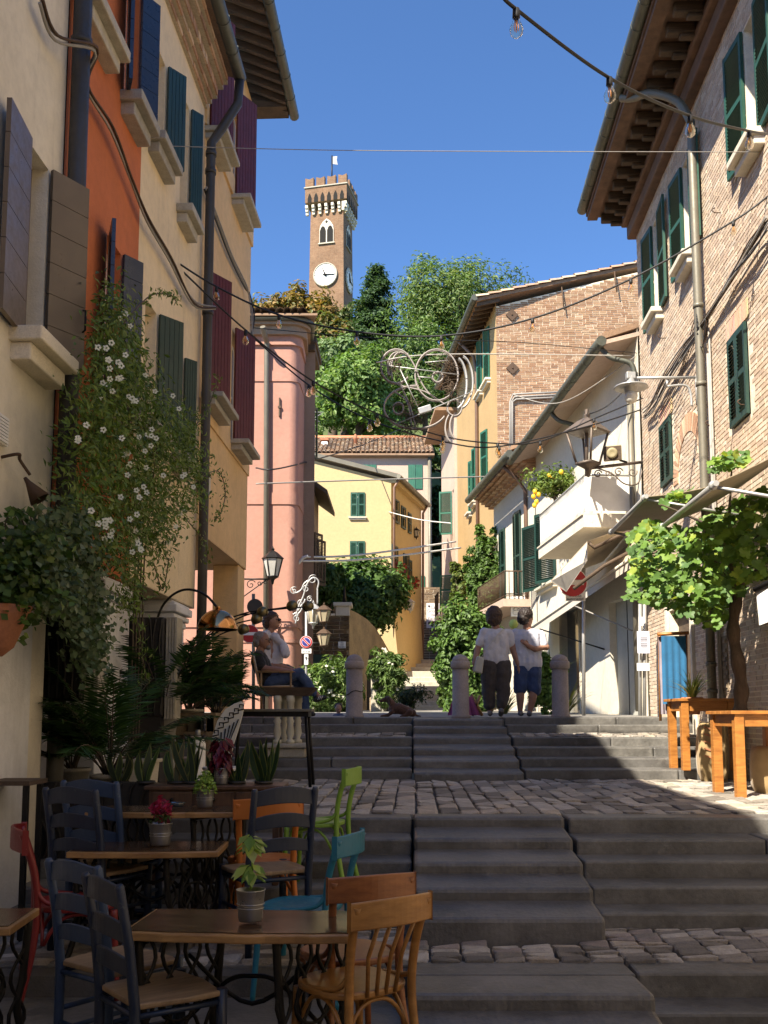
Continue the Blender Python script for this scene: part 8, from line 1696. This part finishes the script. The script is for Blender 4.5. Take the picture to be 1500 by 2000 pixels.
T = thing('gas_bottle', 'slim white bottle under the work table', 'bottle', P(385, 1500, 10.2)); p = P(385, 1500, 10.2); p.z = -.82; b = MB(); hh = P(385, 1438, 10.2).z + .82; b.lathe([(.08, 0), (.085, .03), (.085, hh - .08), (.06, hh - .02), (.03, hh)], p, 18); part(b, 'body', m_whitep, T); b = MB(); b.lathe([(.03, hh), (.03, hh + .06), (.02, hh + .07)], p, 12); part(b, 'valve', m_grey, T)
T = thing('cream_urn', 'cream square planter urn behind the console', 'planter', P(273, 1530, 7.9)); b = MB(); a, c = P(245, 1530, 7.9), P(302, 1490, 7.9); b.hexa([(a.x + .04, 7.85, -.96), (c.x - .04, 7.85, -.96), (c.x - .04, 8.05, -.96), (a.x + .04, 8.05, -.96), (a.x, 7.82, c.z), (c.x, 7.82, c.z), (c.x, 8.08, c.z), (a.x, 8.08, c.z)]); part(b, 'urn_body', m_trimw, T, bevel=.01); b = MB(); b.box(a.x - .02, c.x + .02, 7.80, 8.10, c.z, c.z + .03); part(b, 'urn_rim', m_trimw, T, bevel=.006)
# ================================================================ people
m_skin = M_plain('skin', (.36, .19, .125), .55); m_skin2 = M_plain('skin_tanned', (.30, .15, .095), .55)
m_hairb = M_plain('hair_dark', (.022, .013, .010), .6); m_hairbr = M_plain('hair_brown', (.06, .032, .020), .6); m_hairg = M_plain('hair_grey', (.22, .20, .19), .7)
m_tee = M_fabric('white_cotton', (.62, .60, .62), .95, 9, .10); m_teeb = M_fabric('pale_blue_cotton', (.55, .56, .64), .95, 9, .10); m_blackc = M_fabric('black_cotton', (.014, .013, .014), .95, 9, .2); m_jeans = M_fabric('blue_denim', (.045, .075, .15), .9, 9, .25); m_capri = M_fabric('brown_trousers', (.060, .048, .042), .9, 9, .25); m_shorts = M_fabric('navy_shorts', (.035, .06, .14), .9, 9, .25); m_olive = M_fabric('dark_green_trousers', (.035, .04, .03), .9, 9, .25)
m_shoe = M_plain('grey_shoe', (.16, .15, .16), .7); m_shoeb = M_plain('black_shoe', (.02, .02, .022), .6); m_bag = M_fabric('cream_bag', (.52, .50, .42), .8, 9, .1)
FOLD = bpy.data.textures.new('folds', 'CLOUDS'); FOLD.noise_scale = .16; FOLD.noise_depth = 2; HAIRT = bpy.data.textures.new('hair_tufts', 'CLOUDS'); HAIRT.noise_scale = .03
def caps(b, pts, rs, n=12):
    pts = [Vector(p) for p in pts]; b.tube(pts, list(rs), n)
    for p, r in zip(pts, rs): b.ball(p, r * .995, n, 8)
def skinned(b, name, mat, parent, vox=.012, sm=4):
    o = part(b, name, mat, parent); m = o.modifiers.new('r', 'REMESH'); m.mode = 'VOXEL'; m.voxel_size = vox; m.use_smooth_shade = True
    s = o.modifiers.new('s', 'SMOOTH'); s.iterations = sm; s.factor = .5
    if name not in ('body', 'shoe'):
        d = o.modifiers.new('d', 'DISPLACE'); d.texture = FOLD if name != 'hair' else HAIRT; d.strength = .045 if name != 'hair' else .03; d.mid_level = .5; d.texture_coords = 'LOCAL'
    return o
class Fig:
    def __init__(f, name, label, Y, px, py, z=None):
        f.Y = Y; f.k = Y / FPX; base = P(px, py, Y)
        if z is not None: base.z = z
        f.T = thing('person', label, 'person', base); f.b = {}
    def J(f, px, py, dy=0): return P(px, py, f.Y + dy)
    def limb(f, part_, pts, rs):
        f.b.setdefault(part_, MB()); caps(f.b[part_], [f.J(*p) for p in pts], [r * f.k for r in rs])
    def blob(f, part_, px, py, dy, rx, ry, rz): f.b.setdefault(part_, MB()); f.b[part_].ball(f.J(px, py, dy), f.k, 16, 12, (rx, ry, rz))
    def hand(f, wr, tip, bend=(0, 0, -1), part_='body', spread=(0, 1, 0)):
        """palm and five fingers from wrist point towards tip"""
        w_, t = f.J(*wr), f.J(*tip); d = (t - w_).normalized(); s_ = Vector(spread); s_ = (s_ - d * s_.dot(d)).normalized(); u = Vector(bend); b = f.b.setdefault(part_, MB()); L_ = .085
        caps(b, [w_, w_ + d * .04, w_ + d * L_], [.024, .030, .030], 10)
        for i, ln in enumerate((.062, .074, .070, .056)):
            a = w_ + d * L_ + s_ * (i - 1.5) * .018; m_ = a + d * ln * .55 + u * ln * .12; caps(b, [a, m_, m_ + d * ln * .35 + u * ln * .35], [.0095, .009, .008], 8)
        a = w_ + d * .03 + s_ * .03; caps(b, [a, a + s_ * .022 + d * .03, a + s_ * .022 + d * .06 + u * .012], [.012, .011, .009], 8)
    def done(f, mats, vox=.011):
        for k, b in f.b.items(): skinned(b, k.rstrip('2'), mats[k.rstrip('2')], f.T, .008 if k == 'body' else vox)
def head(f, px, py, r, face, dy=0, long=1.22):
    """skull, jaw, nose, ears; face = (dx, dydepth) direction of the nose"""
    fx, fy = face; f.blob('body', px, py, dy, r * .86, r * .95, r * long); f.blob('body', px + fx * r * .22, py + r * .55, dy + fy * r * .22 * f.k, r * .64, r * .66, r * .72)
    c = f.J(px, py, dy); F = Vector((fx, fy, 0)).normalized(); sd = Vector((-F.y, F.x, 0)); b = f.b['body']; k = r * f.k
    b.ball(c + F * k * .98 - Zv * k * .18, k * .17, 8, 6, (1, 1, 1.4)); b.ball(c + F * k * .86 - Zv * k * .62, k * .16, 8, 6, (1.1, 1.1, .6))
    for sg in (-1, 1): b.ball(c + sd * sg * k * .86 - Zv * k * .12 - F * k * .08, k * .2, 8, 6, (.5, 1, 1.3)); b.ball(c + F * k * .80 + sd * sg * k * .34 + Zv * k * .02, k * .13, 8, 6)
    return c, F, sd, k
# ---------------- woman walking away with the shoulder bag
f = Fig('person', 'woman in a white t-shirt and brown cropped trousers walking away with a cream bag', 15.95, 968, 1397, -.012)
head(f, 966, 1204, 14.5, (.25, 1)); f.limb('body', [(967, 1214, 0), (968, 1230, 0)], [7.5, 8.5]); f.limb('body', [(968, 1240, 0), (968, 1290, 0)], [10, 10])
f.limb('body', [(942, 1240, 0), (933, 1268, 0), (927, 1296, -.05)], [7.5, 6.6, 5.0]); f.hand((927, 1298, -.05), (925, 1314, -.05), (.3, .2, -.3)); f.limb('body', [(995, 1242, 0), (1004, 1272, 0), (1012, 1296, -.04)], [7.5, 6.6, 5.0]); f.hand((1012, 1298, -.04), (1014, 1314, -.04), (-.3, .2, -.3))
for (hx, kx, ax, dy) in ((957, 954, 957, 0), (982, 983, 979, -.1)): f.limb('body', [(kx, 1362, dy), (ax, 1378, dy), (ax, 1391, dy)], [6, 6, 5])
f.limb('shirt', [(945, 1236, 0), (992, 1238, 0)], [10.5, 10.5]); f.limb('shirt', [(960, 1244, 0), (960, 1270, 0), (959, 1288, 0)], [18, 16.5, 17]); f.limb('shirt', [(968, 1246, 0), (968, 1288, 0)], [18.5, 18]); f.limb('shirt', [(976, 1244, 0), (977, 1270, 0), (978, 1290, 0)], [18, 16.5, 17]); f.limb('shirt', [(943, 1238, 0), (937, 1256, 0)], [9.5, 9.5]); f.limb('shirt', [(995, 1240, 0), (999, 1256, 0)], [9.5, 9.5])
f.limb('trousers', [(957, 1300, 0), (956, 1325, 0), (954, 1352, 0), (956, 1376, 0)], [19, 16.5, 13, 11.5]); f.limb('trousers', [(980, 1300, 0), (982, 1325, -.02), (983, 1352, -.05), (980, 1374, -.1)], [19, 16.5, 13, 11.5])
f.blob('hair', 965, 1200, -.03, 16.5, 16, 17.5); f.blob('hair', 965, 1210, -.05, 15.5, 13, 13)
f.limb('shoe', [(957, 1393, -.06), (957, 1394, .12)], [5.5, 5]); f.limb('shoe2', [(979, 1388, -.16), (978, 1395, -.01)], [5.5, 5])
f.done({'body': m_skin, 'shirt': m_tee, 'trousers': m_capri, 'hair': m_hairbr, 'shoe': m_shoe})
T = thing('shoulder_bag', 'cream shoulder bag with a long strap on the walking woman', 'bag', P(935, 1316, 15.7)); b = MB(); q = [P(925, 1311, 15.72), P(942, 1316, 15.72), P(946, 1284, 15.72), P(932, 1281, 15.72)]; b.poly(q, (0, .12, 0)); part(b, 'bag_body', m_bag, T, bevel=.02); b = MB(); b.tube(bez([P(940, 1284, 15.75), P(955, 1262, 15.73), P(972, 1240, 15.74), P(984, 1228, 15.84)], 6), .012, 6, flat=.4); part(b, 'strap', m_bag, T)
# ---------------- man with an arm behind his back
f = Fig('person', 'man in a pale t-shirt and navy shorts walking away, one arm behind his back', 16.0, 1030, 1397, -.012)
head(f, 1029, 1206, 13.5, (.85, .5)); f.limb('body', [(1029, 1215, 0), (1030, 1230, 0)], [7.8, 9]); f.limb('body', [(1030, 1240, 0), (1030, 1290, 0)], [10, 10])
f.limb('body', [(1058, 1244, 0), (1067, 1264, -.05), (1045, 1268, -.16), (1032, 1262, -.19)], [7.6, 6.6, 5.6, 4.8]); f.hand((1032, 1262, -.19), (1020, 1252, -.2), (-.2, .2, .2), spread=(0, 0, 1)); f.limb('body', [(1003, 1244, .02), (1002, 1268, .08), (1008, 1290, .14)], [7.6, 6.6, 5.2])
for (kx, ax, dy) in ((1016, 1016, 0), (1044, 1035, -.04)): f.limb('body', [(kx, 1340, dy), (lerp(kx, ax, .4), 1362, dy - .02), (ax, 1390, dy)], [8.5, 8.2, 4.8])
f.limb('shirt', [(1006, 1238, 0), (1054, 1240, 0)], [10.5, 10.5]); f.limb('shirt', [(1021, 1246, 0), (1021, 1272, 0), (1020, 1296, 0)], [19, 18, 18]); f.limb('shirt', [(1030, 1248, 0), (1030, 1297, 0)], [19.5, 19]); f.limb('shirt', [(1039, 1246, 0), (1040, 1272, 0), (1041, 1298, 0)], [19, 18, 18]); f.limb('shirt', [(1056, 1242, 0), (1062, 1258, -.03)], [10, 10.5]); f.limb('shirt', [(1004, 1242, 0), (1002, 1256, .03)], [10, 10.5])
f.limb('shorts', [(1020, 1302, 0), (1018, 1325, 0), (1016, 1345, 0)], [17, 14.5, 13]); f.limb('shorts', [(1041, 1302, 0), (1043, 1325, -.02), (1044, 1346, -.03)], [17, 14.5, 13])
f.blob('hair', 1026, 1200, -.02, 15.2, 16.5, 15); f.blob('hair', 1022, 1209, -.05, 12.5, 12.5, 11.5)
f.limb('shoe', [(1016, 1393, -.06), (1018, 1394, .12)], [5.3, 5]); f.limb('shoe2', [(1034, 1393, -.08), (1034, 1395, .08)], [5.3, 5])
f.done({'body': m_skin, 'shirt': m_teeb, 'shorts': m_shorts, 'hair': m_hairb, 'shoe': m_shoe})
# ---------------- seated man with glasses
f = Fig('person', 'grey haired man in a black t-shirt and jeans seated with legs crossed', 15.55, 540, 1398, -.012)
c, F, sd, k = head(f, 514, 1251, 14, (1, -.15)); f.limb('body', [(510, 1262, 0), (507, 1275, 0)], [8, 9]); f.limb('body', [(508, 1290, 0), (522, 1322, 0)], [15, 15])
f.limb('body', [(503, 1285, -.16), (517, 1306, -.20), (545, 1309, -.24), (558, 1310, -.24)], [8, 7, 5.8, 4.6]); f.hand((558, 1310, -.24), (574, 1311, -.24), (.1, 0, -.4), spread=(0, 1, 0)); f.limb('body', [(512, 1285, .16), (525, 1305, .24), (550, 1308, .26)], [8, 7, 5]); f.hand((550, 1308, .26), (568, 1309, .26), (.1, 0, -.4), spread=(0, -1, 0))
f.limb('body', [(616, 1352, -.1), (622, 1360, -.1)], [4.5, 4.5]); f.limb('body', [(597, 1380, .05), (597, 1390, .05)], [4.5, 4.5])
f.limb('shirt', [(504, 1281, -.14), (510, 1281, .14)], [11, 11]); f.limb('shirt', [(506, 1288, -.06), (513, 1306, -.06), (523, 1326, -.06)], [17, 17, 17]); f.limb('shirt', [(508, 1288, .06), (515, 1306, .06), (525, 1326, .06)], [17, 17, 17]); f.limb('shirt', [(503, 1284, -.16), (511, 1298, -.19)], [10, 9.5]); f.limb('shirt', [(510, 1284, .16), (519, 1298, .22)], [10, 9.5])
f.limb('jeans', [(528, 1330, -.08), (560, 1322, -.1), (586, 1316, -.1), (603, 1338, -.1), (614, 1354, -.1)], [16, 14, 11.5, 9, 7]); f.limb('jeans', [(528, 1332, .1), (565, 1330, .1), (590, 1332, .08), (594, 1360, .06), (597, 1384, .05)], [16, 14, 11.5, 9, 7.5])
f.blob('hair', 509, 1245, 0, 14.5, 13.2, 12.5); f.blob('hair', 503, 1254, 0, 9.5, 12.5, 11); f.blob('beard', 524, 1264, 0, 6, 7.5, 6)
f.limb('shoe', [(617, 1366, -.1), (634, 1362, -.1)], [6, 4.6]); f.limb('shoe2', [(596, 1393, .05), (612, 1395, .05)], [6, 4.6])
f.done({'body': m_skin2, 'shirt': m_blackc, 'jeans': m_jeans, 'hair': m_hairg, 'beard': m_hairg, 'shoe': m_shoeb})
b = MB()
for i in range(3): p = f.J(622 + 3.4 * i, 1363 - .5 * i, -.145); b.tube([p + Vector((-.012, 0, -.03)), p + Vector((.014, 0, .03))], .006, 5)
part(b, 'shoe_stripes', m_whitep, f.T, kind='stuff')
b = MB(); e = c + Zv * k * .10; b.tube([e + sd * k * .75 - F * k * .2, e + sd * k * .7 + F * k * .85], .005, 5); b.tube([e - sd * k * .75 - F * k * .2, e - sd * k * .7 + F * k * .85], .005, 5)
for sg in (-1, 1): b.tube(arc(e + F * k * .95 + sd * sg * k * .36 - Zv * k * .02, k * .26, 0, 6.283, 14, sd, Zv), .004, 4, cap=False)
part(b, 'glasses', m_black, f.T)
# ---------------- woman in the white shirt behind him
f = Fig('person', 'woman with a brown bob in a loose white shirt, hand to her chin', 16.15, 545, 1398, -.01)
c, F, sd, k = head(f, 533, 1212, 14.5, (1, -.1)); f.limb('body', [(530, 1224, 0), (528, 1236, 0)], [7, 8]); f.limb('body', [(530, 1250, 0), (528, 1300, 0)], [13, 14])
f.limb('body', [(548, 1246, -.1), (556, 1276, -.2), (549, 1254, -.16), (545, 1238, -.1)], [6.5, 6, 5, 4]); f.hand((545, 1238, -.1), (547, 1224, -.06), (.5, 0, .1), spread=(0, 1, 0)); f.limb('body', [(520, 1300, -.1), (550, 1302, -.16), (566, 1306, -.14)], [5.5, 5, 4.2]); f.hand((566, 1306, -.14), (580, 1311, -.14), (.1, 0, -.4), spread=(0, 1, 0))
f.limb('shirt', [(520, 1240, -.1), (522, 1240, .12)], [10, 10]); f.limb('shirt', [(520, 1245, 0), (520, 1272, 0), (522, 1300, 0)], [15, 17, 18]); f.limb('shirt', [(538, 1248, 0), (542, 1272, 0), (536, 1298, 0)], [13, 14, 15]); f.limb('shirt', [(536, 1242, -.1), (552, 1258, -.16), (558, 1278, -.2)], [8.5, 8, 8.5]); f.limb('shirt', [(518, 1245, -.12), (516, 1275, -.16), (523, 1297, -.14)], [9, 8, 7.5])
f.limb('trousers', [(526, 1306, 0), (558, 1310, -.06), (586, 1318, -.06), (588, 1350, -.06), (589, 1386, -.06)], [15, 13, 10.5, 9, 8]); f.limb('trousers', [(526, 1306, .12), (560, 1312, .12), (584, 1322, .12), (582, 1350, .12), (583, 1386, .12)], [15, 13, 10.5, 9, 8])
f.blob('hair', 529, 1207, 0, 16, 14.5, 14.5); f.blob('hair', 522, 1217, 0, 10, 13, 12)
f.limb('shoe', [(588, 1393, -.06), (602, 1395, -.06)], [5.5, 4.5]); f.limb('shoe2', [(582, 1393, .12), (596, 1395, .12)], [5.5, 4.5])
f.done({'body': m_skin, 'shirt': m_tee, 'trousers': m_olive, 'hair': m_hairbr, 'shoe': m_shoeb})
b = MB(); e = c + Zv * k * .08
for sg in (-1, 1): b.ball(e + F * k * .92 + sd * sg * k * .36, k * .28, 10, 8, (.6, .9, .8)); b.tube([e + F * k * .9 + sd * sg * k * .6, e - F * k * .1 + sd * sg * k * .86], .005, 5)
part(b, 'sunglasses', m_black, f.T, kind='stuff')
T = thing('stool', 'dark wooden stool under the woman in the white shirt', 'stool', P(527, 1398, 16.2)); a = P(508, 1322, 16.0); c = P(548, 1322, 16.0); b = MB(); b.box(a.x, c.x, 16.0, 16.36, a.z - .05, a.z); part(b, 'seat', m_timber, T)
for x in (a.x + .03, c.x - .03):
    for y in (16.03, 16.33): b = MB(); b.tube([(x, y, a.z - .05), (x, y, -.012)], .018, 6); part(b, 'leg', m_timber, T)
# director chair
T = thing('director_chair', 'wooden director chair with pale canvas under the seated man', 'chair', P(530, 1398, 15.55)); m_dw = M_wood('chair_beech', (.24, .13, .05), (.40, .24, .10), .5); Y = 15.55
for dy in (-.26, .26):
    b = MB(); b.tube([P(503, 1312, Y + dy), P(573, 1312, Y + dy)], .02, 6); part(b, 'arm_rest', m_dw, T)
    for px in (510, 568): b = MB(); b.tube([P(px, 1312, Y + dy), P(px, 1394, Y + dy)], .017, 6); part(b, 'leg', m_dw, T)
    b = MB(); b.tube([P(507, 1342, Y + dy), P(570, 1342, Y + dy)], .016, 6); part(b, 'side_rail', m_dw, T); b = MB(); b.tube([P(508, 1340, Y + dy), P(492, 1274, Y + dy)], .016, 6); part(b, 'back_post', m_dw, T)
b = MB(); q = [P(487, 1340, Y - .25), P(500, 1340, Y - .25), P(505, 1318, Y - .25), P(496, 1278, Y - .25), P(486, 1275, Y - .25)]; b.poly([P(503, 1336, Y - .27), P(492, 1276, Y - .27), P(496, 1275, Y - .27), P(507, 1336, Y - .27)], (0, .54, 0)); part(b, 'canvas_back', m_canw, T)
b = MB(); b.poly([P(508, 1340, Y - .25), P(570, 1338, Y - .25), P(570, 1341, Y - .25), P(508, 1343, Y - .25)], (0, .5, 0)); part(b, 'canvas_seat', m_canw, T)
# seated child far back
f = Fig('person', 'small dark haired child in navy sitting by the left bollard', 18.2, 661, 1402, .02); head(f, 661, 1383, 7.5, (.3, -1)); f.limb('body', [(661, 1392, 0), (661, 1398, 0)], [4, 4.5]); f.limb('top', [(655, 1400, 0), (667, 1400, 0)], [6, 6]); f.limb('top', [(661, 1402, 0), (661, 1414, 0)], [9, 9]); f.blob('hair', 661, 1380, .02, 8.2, 7.5, 7.5); f.done({'body': m_skin, 'top': m_shorts, 'hair': m_hairb})
# ---------------- brown dog lying down
m_dog = M_fabric('red_brown_fur', (.085, .035, .018), .8, 12, .35); Yd = 16.9; T = thing('dog', 'brown dog lying on the square with its head up', 'dog', P(780, 1398, Yd)); kk = Yd / FPX; b = MB(); D = lambda x, y, dy=0: P(x, y, Yd + dy)
caps(b, [D(768, 1385), D(780, 1384), D(795, 1389), D(806, 1393)], [10 * kk, 11 * kk, 9.5 * kk, 7.5 * kk]); caps(b, [D(769, 1380), D(763, 1371), D(757, 1365)], [8 * kk, 6.8 * kk, 6.2 * kk]); caps(b, [D(757, 1365), D(750, 1367), D(744, 1369)], [6.4 * kk, 4.6 * kk, 3.2 * kk])
for dy in (-.07, .07): caps(b, [D(766, 1390, dy), D(758, 1397, dy), D(745, 1399, dy)], [4.5 * kk, 3.4 * kk, 2.6 * kk]); caps(b, [D(800, 1391, dy), D(792, 1398, dy), D(783, 1400, dy)], [6.5 * kk, 4 * kk, 2.8 * kk])
caps(b, [D(806, 1394), D(815, 1398, .05), D(822, 1399, .1)], [3 * kk, 2.2 * kk, 1.4 * kk])
for dy in (-.055, .055): caps(b, [D(759, 1362, dy), D(762, 1368, dy * 1.35), D(763, 1374, dy * 1.3)], [2.2 * kk, 3.0 * kk, 2.2 * kk])
skinned(b, 'body', m_dog, T, .010, 3); b = MB(); b.ball(D(741.5, 1367.6), 1.6 * kk, 8, 6); part(b, 'nose', m_black, T)
for dy in (-.035, .035): b = MB(); b.ball(D(752.5, 1362.8, dy), 1.0 * kk, 8, 6); part(b, 'eye', m_black, T)
# pink cloth over a chair frame by the middle bollard
T = thing('draped_chair', 'wooden folding chair draped with a mauve cloth behind the middle bollard', 'chair', P(905, 1398, 17.2)); m_mauve = M_fabric('mauve_cloth', (.38, .10, .24), .9, 4, .2); Y = 17.2; b = MB(); vs = []; n = 18
for j in range(9):
    for i in range(n + 1): t = j / 8; p = P(lerp(886 - 12 * t, 922 + 16 * t, i / n), lerp(1360, 1397, t), Y); vs.append(p + Vector((0, .05 * math.sin(i * 1.9) * t, 0)))
F_ = [(j * (n + 1) + i, j * (n + 1) + i + 1, (j + 1) * (n + 1) + i + 1, (j + 1) * (n + 1) + i) for j in range(8) for i in range(n)]; b.add(vs, F_, True); b.add([v + Vector((0, .015, 0)) for v in vs], [q[::-1] for q in F_], True); part(b, 'cloth', m_mauve, T)
for (a, c) in (((920, 1356), (942, 1398)), ((938, 1358), (922, 1398)), ((890, 1358), (884, 1398))): b = MB(); b.tube([P(*a, Y + .1), P(*c, Y + .1)], .028, 6); part(b, 'frame_bar', m_dw, T)
T = thing('balloon_lamp', 'yellow green paper globe between the heads of the walking couple', 'lampion', P(1003, 1225, 22)); b = MB(); b.ball(P(1003, 1219, 22), .105, 16, 12, (1, 1, 1.05)); part(b, 'globe', M_plain('lime_paper', (.45, .52, .12), .6), T)
